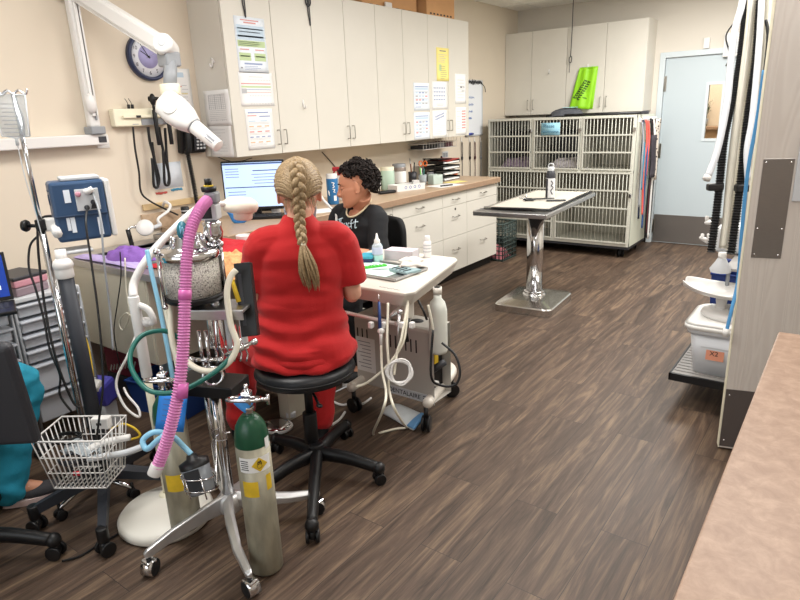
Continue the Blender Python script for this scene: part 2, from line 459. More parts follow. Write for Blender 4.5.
struct(MB().bx(XW, XW+.012, YF, 1.0, 0, .1).build('baseboard_left', M_toe))
struct(MB().bx(XW, -1.93, YB-.012, YB, 0, .1).build('baseboard_back', M_toe))
# lights ---------------------------------------------------------------
def area(name, loc, sx, sy, power, col, rot=(0, 0, 0)):
    l = bpy.data.lights.new(name, 'AREA'); l.shape = 'RECTANGLE'; l.size = sx; l.size_y = sy; l.energy = power; l.color = col
    o = bpy.data.objects.new(name, l); COL.objects.link(o); o.location = loc; o.rotation_euler = rot
    return o
for i, (x, y, p_) in enumerate(((-2.2, 1.0, 38), (-1.7, 3.2, 38), (-1.3, 5.7, 78), (.35, .6, 16), (-.1, 3.0, 28), (.1, 5.2, 56))):
    area('ceiling_lamp', (x, y, ZC-.012), .6, 1.2, p_, (1, .978, .94))
area('window_daylight', (-1.2, YF+.05, 1.6), 2.4, 1.4, 24, (.80, .90, 1), (R(90), 0, 0))
area('lamp_beyond', (-1.5, YB+1.0, ZC-.02), .6, 1.2, 40, (1, .9, .75))
w = bpy.data.worlds.new('world'); SC.world = w; w.use_nodes = True
w.node_tree.nodes['Background'].inputs[0].default_value = (.5, .52, .55, 1); w.node_tree.nodes['Background'].inputs[1].default_value = .3
SC.view_settings.view_transform = 'Standard'; SC.view_settings.look = 'None'; SC.view_settings.gamma = 1; SC.view_settings.exposure = 0.24
try: SC.view_settings.use_curve_mapping = False
except Exception: pass

# =====================================================================  CABINETS
def pull(mb, a, b, out, r=.004):
    """wire pull between a and b standing out by vector out"""
    a, b, out = V(a), V(b), V(out)
    mb.tube([a, a+out*.8, a+out+(b-a)*.08, b+out-(b-a)*.08, b+out*.8, b], r, n=6, spline=3)
UY = [2.684, 3.094, 3.477, 3.838, 4.225, 4.598, 4.988, 5.329, 5.723]
ZU0, ZU1, XU = 1.338, 2.42, -3.32
ULAB = ['white wall cabinet pair nearest the clock, posters on its left door', 'white wall cabinet pair behind the man, second from the clock',
        'white wall cabinet pair under the brown boxes, third from the clock', 'white wall cabinet pair beside the whiteboard, covered in charts']
def upper(i):
    y0, y1, ym = UY[2*i], UY[2*i+2], UY[2*i+1]
    t = thing('wall_cabinet', ULAB[i], 'cabinet', (XW, y0, ZU0), group=None)
    MB().bx(XW+.001, XU-.02, y0+.0005, y1-.0005, ZU0, ZU1).build('carcass', M_cab, t)
    for k, (a, b) in enumerate(((y0, ym), (ym, y1))):
        d = MB().bx(XU-.0185, XU, a+.002, b-.002, ZU0-.004, ZU1, bev=.0015, seg=1).build('door', M_cab, t)
        yy = (b-.03) if k == 0 else (a+.03)
        h = MB(); pull(h, (XU, yy, ZU0+.06), (XU, yy, ZU0+.155), (.028, 0, 0)); h.build('handle', M_nickel, d)
for i in range(4): upper(i)
# back wall cabinets over the cages
BX = [-3.648, -3.3, -2.866, -2.42, -1.985]
ZB0, ZB1, YBF = 1.507, 2.44, 7.17
def upper_b(i):
    x0, xm, x1 = BX[2*i:2*i+3]
    t = thing('wall_cabinet', ('white cabinet pair on the back wall, the left one, nearest the whiteboard', 'white cabinet pair on the back wall with the green bag hung on it')[i], 'cabinet', (x0, YB, ZB0))
    MB().bx(x0+.0005, x1-.0005, YBF+.02, YB-.001, ZB0, ZB1).build('carcass', M_cab, t)
    for k, (a, b) in enumerate(((x0, xm), (xm, x1))):
        d = MB().bx(a+.002, b-.002, YBF, YBF+.0185, ZB0-.004, ZB1, bev=.0015, seg=1).build('door', M_cab, t)
        xx = (b-.035) if k == 0 else (a+.035)
        h = MB(); pull(h, (xx, YBF, ZB0+.06), (xx, YBF, ZB0+.165), (0, -.028, 0)); h.build('handle', M_nickel, d)
for i in range(2): upper_b(i)
# base cabinets
XF = -2.994
def base(y0, y1, drawers, lab, lock=False, door=False):
    t = thing('base_cabinet', lab, 'cabinet', (XW, y0, 0))
    MB().bx(XW+.001, XF-.02, y0+.0005, y1-.0005, .1, .861).build('carcass', M_cab, t)
    MB().bx(XW+.01, XF-.075, y0, y1, 0, .1).build('toe_kick', M_toe, t)
    for j, (z0, z1) in enumerate(drawers):
        d = MB().bx(XF-.0185, XF, y0+.002, y1-.002, z0+.002, z1-.002, bev=.0015, seg=1).build('door' if door else 'drawer', M_cab, t)
        h = MB(); yc = (y0+y1)/2; zc = (z0+z1)/2 + (.0 if j == 0 else .05)
        if door: pull(h, (XF, y1-.04, z1-.16), (XF, y1-.04, z1-.06), (.028, 0, 0))
        else: pull(h, (XF, yc-.05, zc), (XF, yc+.05, zc), (.026, 0, -.006))
        h.build('handle', M_nickel, d)
        if lock and j == 1:
            MB().lathe([(.011, 0), (.011, .004), (.006, .005), (0, .005)], (XF, yc, z1-.035), (1, 0, 0), n=14).build('lock', M_lock, d)
ZD = [(.735, .858), (.44, .735), (.102, .44)]
base(5.115, 5.73, ZD, 'white drawer base cabinet at the far end of the counter, facing the exam table')
base(4.68, 5.115, ZD, 'narrow white drawer base cabinet with a keyhole, second from the counter end', lock=True)
base(3.93, 4.68, ZD, 'wide white drawer base cabinet behind the rolling dental cart tray')
base(3.35, 3.93, [(.102, .858)], 'white base cabinet next to the man, mostly behind his chair', door=True)
MB().bx(XW+.001, XF+.004, 3.33, 3.35, .0, .861).build('trim_4', M_cab)['kind'] = 'structure'
w_ = thing('worktop', 'long tan laminate worktop along the left wall carrying jars and paper trays', 'worktop', (XW, 2.26, .862))
MB().bx(XW+.001, XF+.03, 2.26, 5.745, .863, .912, bev=.004).build('slab', M_lam, w_)
MB().bx(XF+.0301, XF+.0345, 2.26, 5.745, .862, .908, bev=.001).build('edge_band', M_lamedge, w_)
MB().bx(XW+.001, XW+.022, 2.13, 2.66, .9125, 1.015, bev=.003).build('backsplash', M_lam, w_)
p_ = MB().bx(XW+.002, XW+.6, 2.262, 2.285, 0, .862).build('end_panel', M_cab, w_)
MB().bx(XW+.001, XW+.02, 2.15, 2.62, 1.038, 1.077, bev=.003).build('trim_3', mat('pale_wood', '#cbb084', .5, noise=.08, nscale=10, stretch=(1, .3, 6)))['kind'] = 'structure'
# reception counter in the foreground
c_ = thing('reception_counter', 'pink-tan speckled laminate counter in the right foreground', 'counter', (.3, 1, 0))
MB().bx(-.122, 1.35, -.35, 2.03, .872, .902, bev=.004).build('worktop', M_fg, c_)
MB().bx(-.08, 1.34, -.3, 1.98, 0, .872).build('carcass', M_door2, c_)
# =====================================================================  PEOPLE
from mathutils import noise as NZ
M_skin = mat('skin_light', '#d9a58c', .5, bump=.05, bscale=200)
M_skin2 = mat('skin_warm', '#c58a6c', .5, bump=.05, bscale=200)
M_red = mat('red_scrub_cotton', '#b5171a', .85, bump=.25, bscale=300, sheen=.1)
M_teal = mat('teal_scrub_cotton', '#2590ac', .85, bump=.2, bscale=300)
M_tee = mat('black_cotton', '#1c1d20', .9, bump=.15, bscale=250)
M_trou = mat('charcoal_cloth', '#26272b', .9, bump=.15, bscale=250)
def hair_mat(name, a, b, sc):
    m = mat(name, a, .45); nt = m.node_tree; L = nt.links; N = nt.nodes.new; bs = nt.nodes['Principled BSDF']
    tc = N('ShaderNodeTexCoord'); n = N('ShaderNodeTexNoise'); n.inputs['Scale'].default_value = sc; n.inputs['Detail'].default_value = 6
    L.new(tc.outputs['Object'], n.inputs[0]); cr = N('ShaderNodeValToRGB'); e = cr.color_ramp.elements
    e[0].position = .35; e[0].color = lin(b); e[1].position = .65; e[1].color = lin(a); L.new(n.outputs[0], cr.inputs[0]); L.new(cr.outputs[0], bs.inputs['Base Color'])
    bp = N('ShaderNodeBump'); bp.inputs['Strength'].default_value = .6; bp.inputs['Distance'].default_value = .004; L.new(n.outputs[0], bp.inputs['Height']); L.new(bp.outputs[0], bs.inputs['Normal'])
    return m
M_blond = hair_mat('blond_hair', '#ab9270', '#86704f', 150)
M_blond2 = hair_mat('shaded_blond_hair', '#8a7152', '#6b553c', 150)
M_dark = hair_mat('dark_curly_hair', '#2c2421', '#120f0e', 90); M_dark.node_tree.nodes['Principled BSDF'].inputs['Roughness'].default_value = .75; M_dark.node_tree.nodes['Principled BSDF'].inputs['Specular IOR Level'].default_value = .25
def remesh(mb, name, m, parent, vox, sm=4, post=None, label=None):
    bmesh.ops.transform(mb.bm, matrix=mb.M, verts=mb.bm.verts)
    bmesh.ops.recalc_face_normals(mb.bm, faces=mb.bm.faces)
    me = bpy.data.meshes.new(name+'_t'); mb.bm.to_mesh(me); mb.bm.free()
    t = bpy.data.objects.new(name+'_t', me); COL.objects.link(t)
    rm = t.modifiers.new('r', 'REMESH'); rm.mode = 'VOXEL'; rm.voxel_size = vox; rm.adaptivity = 0
    if sm:
        s = t.modifiers.new('s', 'SMOOTH'); s.iterations = sm; s.factor = .5
    dg = bpy.context.evaluated_depsgraph_get()
    out = bpy.data.meshes.new_from_object(t.evaluated_get(dg)); bpy.data.objects.remove(t)
    if post:
        inv0 = mb.M.inverted(); nr = [v.normal.copy() for v in out.vertices]
        for v, n in zip(out.vertices, nr): v.co = v.co + n*post(inv0 @ v.co)
    out.transform(MW[parent.name].inverted() if parent else MX.Identity(4))
    out.name = name; out.materials.clear(); out.materials.append(m)
    for p in out.polygons: p.use_smooth = True
    o = bpy.data.objects.new(name, out); COL.objects.link(o)
    if parent is not None: o.parent = parent; MW[o.name] = MW[parent.name].copy()
    if label: o['label'] = label
    return o
def limb(mb, pts, rs, n=14, spline=4, flat=None):
    mb.tube(pts, rs, n=n, spline=spline, flat=flat)
    mb.ell(pts[0], rs[0]*.97, n=12, m=8); mb.ell(pts[-1], rs[-1]*.97, n=12, m=8)
def hand(mb, w, d, nrm, side, curl=.6):
    """w wrist, d direction of the fingers, nrm back-of-hand normal, side +1/-1 for the thumb side"""
    w, d = V(w), V(d).normalized(); nrm = V(nrm); nrm = (nrm-d*nrm.dot(d)).normalized(); s = d.cross(nrm)*side
    rot = MX((s, d, nrm)).transposed().to_4x4()
    mb.ell(w+d*.05, (.039, .05, .015), rot=rot); mb.ell(w+d*.012, (.026, .03, .018), rot=rot)
    for i, (off, L) in enumerate(((.028, .070), (.010, .078), (-.009, .073), (-.027, .058))):
        p = w+d*(.085-.006*abs(i-1))+s*off; a = 0; pts = [w+d*.05+s*off*.8, p]; c = curl*(.8+.15*i)
        for k, f in enumerate((.45, .32, .23)):
            a += c*(.7 if k == 0 else 1); p = p+(d*cos(a)-nrm*sin(a))*(L*f); pts.append(p)
        mb.tube(pts, [.0095, .0095, .0088, .008, .0068], n=8, spline=2); mb.ell(pts[-1], .0068, n=8, m=6)
    p0 = w+d*.025+s*.026; p1 = p0+(d*.6+s*.8-nrm*.25).normalized()*.036; p2 = p1+(d*.9+s*.2-nrm*.35).normalized()*.03; p3 = p2+(d*.95-s*.1-nrm*.4).normalized()*.024
    mb.tube([w+d*.015+s*.01, p0, p1, p2, p3], [.014, .0135, .0115, .010, .008], n=8, spline=2); mb.ell(p3, .008, n=8, m=6)
HEADT = [(-.116, .074, .048, .014), (-.108, .086, .026, .030), (-.094, .0905, -.004, .042), (-.075, .0875, -.030, .052), (-.055, .087, -.055, .058), (-.028, .0865, -.084, .066), (0, .083, -.104, .0715), (.03, .0885, -.112, .0745), (.058, .084, -.110, .0735), (.084, .066, -.098, .065), (.104, .038, -.070, .047), (.116, .004, -.034, .022)]
def head(mb, H, male=False):
    """head centred in H, y forward, z up: lofted rings, then nose, lips and ears"""
    def at(z):
        for a, b in zip(HEADT, HEADT[1:]):
            if z <= b[0]:
                t = (z-a[0])/(b[0]-a[0]); return [a[k]+(b[k]-a[k])*t for k in (1, 2, 3)]
        return HEADT[-1][1:]
    G = lambda x, z, x0, z0, sx, sz: math.exp(-((x-x0)/sx)**2-((z-z0)/sz)**2)
    n, NR = 48, 46; vs = []; jw = 1.06 if male else 1
    for i in range(NR+1):
        z = -.116+.232*i/NR; yf, yb, w = at(z); w *= jw if z < 0 else 1; yc = (yf+yb)/2; hy = (yf-yb)/2
        for k in range(n):
            a = 2*pi*k/n; c, s_ = cos(a), sin(a); e = .86
            x = w*math.copysign(abs(c)**e, c); y = yc+hy*math.copysign(abs(s_)**e, s_)
            if s_ > 0:
                ax = abs(x)
                y += -.0115*G(ax, z, .032, .008, .016, .012)+.004*G(ax, z, .034, .031, .022, .008)+.004*G(ax, z, .046, -.026, .016, .02)
                y += .0045*G(ax, z, 0, -.064, .019, .006)+.005*G(ax, z, 0, -.0775, .017, .006)-.003*G(ax, z, 0, -.089, .02, .006)+.006*G(ax, z, 0, -.103, .018, .011)+.004*G(ax, z, 0, -.05, .012, .01)
            vs.append(H @ V((x, y, z)))
    fs = [(i*n+k, i*n+(k+1) % n, (i+1)*n+(k+1) % n, (i+1)*n+k) for i in range(NR) for k in range(n)]
    fs += [tuple(range(n-1, -1, -1)), tuple(NR*n+k for k in range(n))]
    mb._faces(vs, fs, True)
    R3 = H.to_3x3().to_4x4()
    mb.tube([H @ V(q) for q in ((0, .080, .026), (0, .090, .006), (0, .101, -.018), (0, .107, -.030), (0, .097, -.040), (0, .082, -.042))], [.006, .0075, .009, .0105, .009, .006], n=10, spline=3)
    for s in (-1, 1):
        mb.ell(H @ V((s*.0115, .092, -.034)), (.0075, .010, .0075), rot=R3)
        rm = R3 @ Euler((R(-8), 0, s*.35)).to_matrix().to_4x4()
        mb.ell(H @ V((s*.0765, -.012, -.008)), (.0065, .019, .031), rot=rm)
        mb.tube([H @ V((s*(.077+.006*sin(t*.5+.4)), -.012+.020*cos(t+1.2), -.006+.030*sin(t+1.2))) for t in [q*4.2/8 for q in range(9)]], .0042, n=6)
def eyes(H, par, lidm):
    M = MW[par.name] @ H
    skm = bpy.data.objects[par.children[0].name].data.materials[0]
    for s in (-1, 1):
        e = MB(M).use(skm); e.ell((s*.032, .0675, .006), (.014, .0125, .0105), n=14, m=10); e.use(M_ink)
        e.tube([(s*.020, .0775, .001), (s*.032, .0800, -.002), (s*.045, .0735, .000)], [.0008, .0015, .0009], n=5, spline=3); e.build('eye', None, par)
        MB(M).tube([(s*.050, .0755, .026), (s*.035, .0885, .033), (s*.014, .0905, .027)], [.0018, .0034, .0026], n=6, spline=3).build('eyebrow', lidm, par)
def skin_body(P, par, m, H, male=False, vox=.0052):
    b = L_(par); head(b, H, male)
    hc = H @ V((0, -.03, -.055)); nk = .058 if male else .049
    b.tube([P['c7'], V(P['c7']).lerp(hc, .5), hc], [nk*1.12, nk, nk*.98], n=14, spline=3)
    b.tube([P['pelvis'], P['waist'], P['chest'], P['c7']], [.10, .09, .10, .05], n=16, spline=4, flat=1.15); b.ell(P['pelvis'], .10)
    for s in ('l', 'r'):
        sh, el, wr = [V(P[k+s]) for k in ('sh', 'el', 'wr')]
        q = 1.12 if male else 1
        limb(b, [sh, sh.lerp(el, .5), el, el.lerp(wr, .3), wr], [.046*q, .043*q, .037*q, .038*q, .026*q])
        b.tube([V(P['c7'])-V((0, 0, .06)), sh-V((0, 0, .02))], [.04, .036], n=12)
        hand(b, wr, P['hd'+s], P['hn'+s], P['hs'+s], P.get('curl', .6))
        hp, kn, an = [V(P[k+s]) for k in ('hp', 'kn', 'an')]
        limb(b, [hp, hp.lerp(kn, .5), kn, kn.lerp(an, .35), an], [.075, .07, .052, .05, .035])
        b.tube([P['pelvis'], hp], [.08, .07], n=10)
        limb(b, [an, an+(V(P['to'+s])-an)*.85], [.034, .03])
    return remesh(b, 'body', m, par, vox, 3)
def shoe(par, an, to, m, sole):
    an, to = V(an), V(to); a = V((an.x, an.y, 0)); d = V((to.x-an.x, to.y-an.y, 0)).normalized(); s = V((-d.y, d.x, 0)); L = .27
    h = a-d*.065
    b = L_(par); rot = MX((s, d, V((0, 0, 1)))).transposed().to_4x4(); z = to.z-.03
    b.ell(h+d*.06+V((0, 0, z+.055)), (.038, .07, .045), rot=rot); b.ell(h+d*.17+V((0, 0, z+.042)), (.044, .10, .034), rot=rot)
    b.tube([h+d*.05+V((0, 0, z+.05)), an+V((0, 0, .02))], [.044, .044], n=12)
    o = remesh(b, 'shoe', m, par, .006, 3)
    b = L_(par)
    poly = []
    for i in range(24):
        t = 2*pi*i/24; y = L/2+cos(t)*L/2; x = sin(t)*(.038+.008*sin(pi*min(1, y/L)))
        poly.append((x, y))
    b.prism(poly, .026, MX.Translation(h+V((0, 0, z+.002))) @ rot); b.build('sole', sole, o)
    return o
def fold(p, amp, fz=22, ph=0):
    n = NZ.noise(V((p.x*5+ph, p.y*5, p.z*5)))
    return amp*(sin(p.z*fz*2+p.x*9+n*6+ph)*.5+NZ.noise(V((p.x*9, p.y*9+ph, p.z*26)))*.9)
# ---------------------------------------------------------------- woman in red
TW = R(46.2)
wo = thing('person', 'person seen from behind in red scrubs, long blond braid, seated on a stool', 'person', (-1.84, 1.74, 0), TW)
HW = MX.Translation(V((.032, .05, 1.265))) @ MX.Rotation(R(-14), 4, 'X') @ MX.Scale(1.07, 4)
PW = dict(pelvis=(0, 0, .625), waist=(0, .01, .78), chest=(.01, .02, 1.0), c7=(.02, -.005, 1.155),
    shl=(-.138, .0, 1.065), shr=(.178, .0, 1.07), ell=(-.185, .03, .82), elr=(.228, .03, .82), wrl=(-.13, .25, .885), wrr=(.15, .25, .885),
    hdl=(.5, .85, .02), hdr=(-.5, .85, .02), hnl=(-.3, 0, 1), hnr=(.3, 0, 1), hsl=1, hsr=-1, curl=.55,
    hpl=(-.10, .0, .60), hpr=(.10, .0, .60), knl=(-.30, .33, .525), knr=(.09, .40, .53), anl=(-.36, .34, .085), anr=(.035, .20, .10), tol=(-.38, .49, .03), tor=(.03, .34, .03))
skin_body(PW, wo, M_skin, HW)
def top_red():
    b = L_(wo)
    # torso rings: z, half width, half depth, y centre
    rings = [(.552, .215, .165, -.015), (.59, .222, .168, -.015), (.64, .212, .155, -.01), (.71, .192, .135, .0), (.79, .182, .122, .005), (.88, .182, .122, .01), (.96, .186, .122, .01), (1.02, .178, .115, .005), (1.075, .155, .095, 0), (1.12, .115, .075, 0), (1.155, .076, .064, .004), (1.182, .058, .056, .008)]
    n = 36; vs = []
    for (z, a, d, y) in rings:
        for k in range(n):
            t = 2*pi*k/n; c, s_ = cos(t), sin(t); c = math.copysign(abs(c)**.85, c); s_ = math.copysign(abs(s_)**.85, s_)
            vs.append((a*c+.02*max(0, min(1, (z-.8)/.3)), y+d*s_, z))
    fs = [(i*n+k, i*n+(k+1) % n, (i+1)*n+(k+1) % n, (i+1)*n+k) for i in range(len(rings)-1) for k in range(n)]
    fs += [tuple(range(n-1, -1, -1)), tuple((len(rings)-1)*n+k for k in range(n))]
    b._faces(vs, fs)
    for s in ('l', 'r'):
        sh, el = V(PW['sh'+s]), V(PW['el'+s]); sg = -1 if s == 'l' else 1
        e2 = sh.lerp(el, .76)
        b.tube([sh+V((-sg*.07, 0, .012)), sh+V((0, 0, .0)), sh.lerp(el, .3)+V((sg*.008, 0, 0)), e2+V((sg*.004, 0, 0))], [.072, .070, .070, .071], n=18, spline=4)
    def post(p):
        f = fold(p, .0038)+.004*NZ.noise(V((p.x*14+p.z*6, p.y*10, p.z*7)))
        if p.z < .92 and abs(p.x) < .25:
            k = (.92-p.z)/.3; f += .016*min(1, k)*(sin(p.z*62+p.x*9+4*NZ.noise(V((p.x*6, p.y*6, p.z*3))))*.6+abs(NZ.noise(V((p.x*4, p.y*4, p.z*22))))*1.3-.3)
        return f
    return remesh(b, 'scrub_top', M_red, wo, .0065, 3, post)
top_red()
def trousers(par, P, m, vox=.0075, hipw=.205, thigh=.098, knee=.082, hem=.075, amp=.004, hz=.09):
    b = L_(par); pv = V(P['pelvis'])
    b.ell(pv+V((0, -.01, -.0)), (hipw, .15, .10)); b.ell(pv+V((0, -.02, -.035)), (hipw*.98, .165, .065))
    for s in ('l', 'r'):
        hp, kn, an = V(P['hp'+s]), V(P['kn'+s]), V(P['an'+s]); a2 = V((an.x, an.y, an.z+.0)).lerp(kn, hz)
        limb(b, [hp, hp.lerp(kn, .5), kn, kn.lerp(a2, .5), a2], [thigh*1.05, thigh, knee, hem*1.0, hem*.94])
    return remesh(b, 'scrub_trousers' if 'scrub' in m.name else 'trousers', m, par, vox, 3, lambda p: fold(p, amp))
trousers(wo, PW, M_red)
for s in 'lr': shoe(wo, PW['an'+s], PW['to'+s], M_blackm, M_black)
def blond():
    M = MW[wo.name] @ HW
    b = MB(M)
    # scalp shell, open below the hairline
    def shell(u, v):
        a = u*2*pi; el = R(88)-v*R(88+ (34 if True else 0)*1.0)
        back = .5-.5*sin(a)          # 1 at the back (a = -90)
        lo = R(-38)*back+R(18)*(1-back)
        el = R(89)+(lo-R(89))*v
        r = 1.0+.012*sin(a*23)*v
        return (.0835*cos(el)*cos(a)*r, -.018+.1035*cos(el)*sin(a)*r, .026+.0935*sin(el)*r)
    b.grid(shell, 40, 16, thick=.006)
    hair = b.build('hair', M_blond, wo)
    # combed strands running from the sides into the braid
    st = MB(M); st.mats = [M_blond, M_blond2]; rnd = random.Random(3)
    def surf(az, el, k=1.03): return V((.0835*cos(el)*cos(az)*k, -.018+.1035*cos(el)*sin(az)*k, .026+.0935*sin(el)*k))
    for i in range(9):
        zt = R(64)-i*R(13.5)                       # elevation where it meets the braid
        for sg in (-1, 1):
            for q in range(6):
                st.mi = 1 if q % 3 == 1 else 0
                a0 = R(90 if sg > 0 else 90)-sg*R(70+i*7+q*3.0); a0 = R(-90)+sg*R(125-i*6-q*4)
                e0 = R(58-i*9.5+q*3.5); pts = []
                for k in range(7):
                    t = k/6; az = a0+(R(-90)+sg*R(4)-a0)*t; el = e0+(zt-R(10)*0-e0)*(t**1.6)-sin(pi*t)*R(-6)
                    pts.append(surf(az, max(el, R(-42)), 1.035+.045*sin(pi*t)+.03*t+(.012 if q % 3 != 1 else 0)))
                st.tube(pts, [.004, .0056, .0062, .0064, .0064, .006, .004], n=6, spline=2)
    st.build('hair_strands', None, wo)
    # braid: centre line from the crown to the nape and down the back (person frame)
    br = L_(wo)
    up = [HW @ surf(R(-90), R(e), 1.13) for e in (62, 42, 22, 2, -16, -30)]
    down = [V((.024, -.088, 1.165)), V((.026, -.11, 1.12)), V((.028, -.122, 1.085))]
    cl = up+down
    # dense centre line
    Q = []; N = len(cl)
    for i in range(N-1):
        a, b_, c, d = cl[max(i-1, 0)], cl[i], cl[i+1], cl[min(i+2, N-1)]
        for k in range(12):
            t = k/12; Q.append(.5*((2*b_)+(c-a)*t+(2*a-5*b_+4*c-d)*t*t+(3*b_-a-3*c+d)*t**3))
    Q.append(cl[-1]); s_ = [0]
    for i in range(1, len(Q)): s_.append(s_[-1]+(Q[i]-Q[i-1]).length)
    X = V((1, 0, 0)); tot = s_[-1]
    for ph in range(3):
        pts, rs = [], []
        for i, p in enumerate(Q):
            T = (Q[min(i+1, len(Q)-1)]-Q[max(i-1, 0)]).normalized(); out = X.cross(T); out = -out if out.y > 0 else out
            f = s_[i]/tot; w = .021*(1-.42*f)*min(1, .35+f*4); t = s_[i]/.016*1.0+ph*2*pi/3
            pts.append(p+X*(w*sin(t))+out*(w*.45*sin(2*t)+.004)); rs.append(.0135*(1-.4*f)*min(1, .5+f*3))
        br.tube(pts, rs, n=10, flat=1.15)
    br.build('braid', M_blond, wo)
    tl = L_(wo); rnd = random.Random(5)
    for i in range(46):
        a = rnd.random()*2*pi; r = rnd.random()**.5; x, y = cos(a)*r, sin(a)*r
        L = .145+.05*rnd.random(); dx = .012+.02*rnd.random()
        p0 = V((.028+x*.010, -.124+y*.008, 1.085))
        tl.tube([p0, p0+V((x*.016+dx*.25, y*.01-.012, -L*.3)), p0+V((x*.028+dx*.6, y*.012-.014, -L*.65)), p0+V((x*.022+dx, y*.01-.012, -L))], [.003, .0048, .0042, .001], n=5, spline=3)
    tl.build('braid_tail', M_blond, wo)
    bd = L_(wo); bd.lathe([(.0115, -.006), (.013, 0), (.0115, .006)], (.028, -.123, 1.086), (0, .1, 1), n=14); bd.build('hair_tie', M_offw, wo)
    wsp = MB(M); rnd = random.Random(9)
    for i in range(30):
        sg = -1 if i % 2 else 1; a = R(-90)+sg*R(20+rnd.random()*45)
        p = surf(a, R(-34), 1.0); p2 = p+V((sg*.004, -.01, -.03-.03*rnd.random()))
        wsp.tube([p, (p+p2)/2+V((0, -.006, 0)), p2], [.0012, .001, .0004], n=4, spline=2)
    wsp.build('loose_hair', M_blond, wo)
    mk = MB(M); mk.tube([(.079, .0, -.0), (.066, .06, -.03)], .0016, n=5); mk.tube([(-.079, .0, -.0), (-.066, .06, -.03)], .0016, n=5)
    mk.grid(lambda u, v: ((u-.5)*.13*(1-.25*abs(v-.5)), .062+.062*sin(pi*u)*(.9-.2*v), -.012-v*.085), 10, 6, thick=.0015)
    mk.build('face_mask', mat('mask_blue', '#a9bfd2', .85), wo)
blond(); eyes(HW, wo, M_blond)

# ---------------------------------------------------------------- man in black
FM = V((.05, -1.0, 0)).normalized(); TM = math.atan2(-FM.x, FM.y)
mo = V((-2.52, 3.0, 0))
man = thing('person', 'person with dark curly hair in a black printed top, seated and looking down', 'person', mo, TM)
INV = MW[man.name].inverted()
hd_w = far(355, 186, 3.72); hd = INV @ hd_w
# head turned further to the image left and tilted down
FH = V((-.80, -.60, 0)); ah = math.atan2(-FH.x, FH.y)-TM
HM = MX.Translation(hd) @ MX.Rotation(ah, 4, 'Z') @ MX.Rotation(R(-10), 4, 'X') @ MX.Scale(1.06, 4)
PM = dict(pelvis=(0, -.04, .56), waist=(0, .0, .74), chest=(0, .05, .90), c7=V((hd.x*.6, hd.y-.07, 1.035)),
    shl=(-.150, .06, .955), shr=(.150, .06, .955), ell=(-.195, .14, .72), elr=(.185, .16, .72), wrl=(-.10, .36, .80), wrr=(.06, .38, .80),
    hdl=(.3, .9, .1), hdr=(-.3, .9, .1), hnl=(-.3, 0, 1), hnr=(.3, 0, 1), hsl=1, hsr=-1, curl=.6,
    hpl=(-.10, -.02, .545), hpr=(.10, -.02, .545), knl=(-.16, .40, .53), knr=(.14, .40, .53), anl=(-.17, .34, .085), anr=(.13, .36, .085), tol=(-.18, .48, .03), tor=(.13, .50, .03))
skin_body(PM, man, M_skin2, HM, True); eyes(HM, man, M_dark)
def tee():
    b = L_(man); n = 32
    c7 = V(PM['c7'])
    rings = [(.52, .18, .13, -.04), (.62, .18, .13, -.03), (.74, .18, .125, .01), (.84, .175, .13, .035), (.92, .175, .12, .05), (.975, .145, .09, .055), (1.01, .10, .068, .055)]
    vs = [(a*cos(2*pi*k/n), y+d*sin(2*pi*k/n), z) for (z, a, d, y) in rings for k in range(n)]
    fs = [(i*n+k, i*n+(k+1) % n, (i+1)*n+(k+1) % n, (i+1)*n+k) for i in range(len(rings)-1) for k in range(n)]
    fs += [tuple(range(n-1, -1, -1)), tuple((len(rings)-1)*n+k for k in range(n))]
    b._faces(vs, fs)
    b.tube([(0, .055, 1.0), c7+V((0, 0, .004))], [.082, .068], n=20)
    for s in 'lr':
        sh, el, wr = V(PM['sh'+s]), V(PM['el'+s]), V(PM['wr'+s]); sg = -1 if s == 'l' else 1
        b.tube([sh+V((-sg*.06, 0, .01)), sh, sh.lerp(el, .5), el, el.lerp(wr, .35)], [.068, .066, .062, .058, .052], n=18, spline=4)
    return remesh(b, 'printed_top', M_tee, man, .0068, 3, lambda p: fold(p, .0035))
tee(); trousers(man, PM, M_trou, hipw=.185, thigh=.088)
for s in 'lr': shoe(man, PM['an'+s], PM['to'+s], M_blackm, M_white)
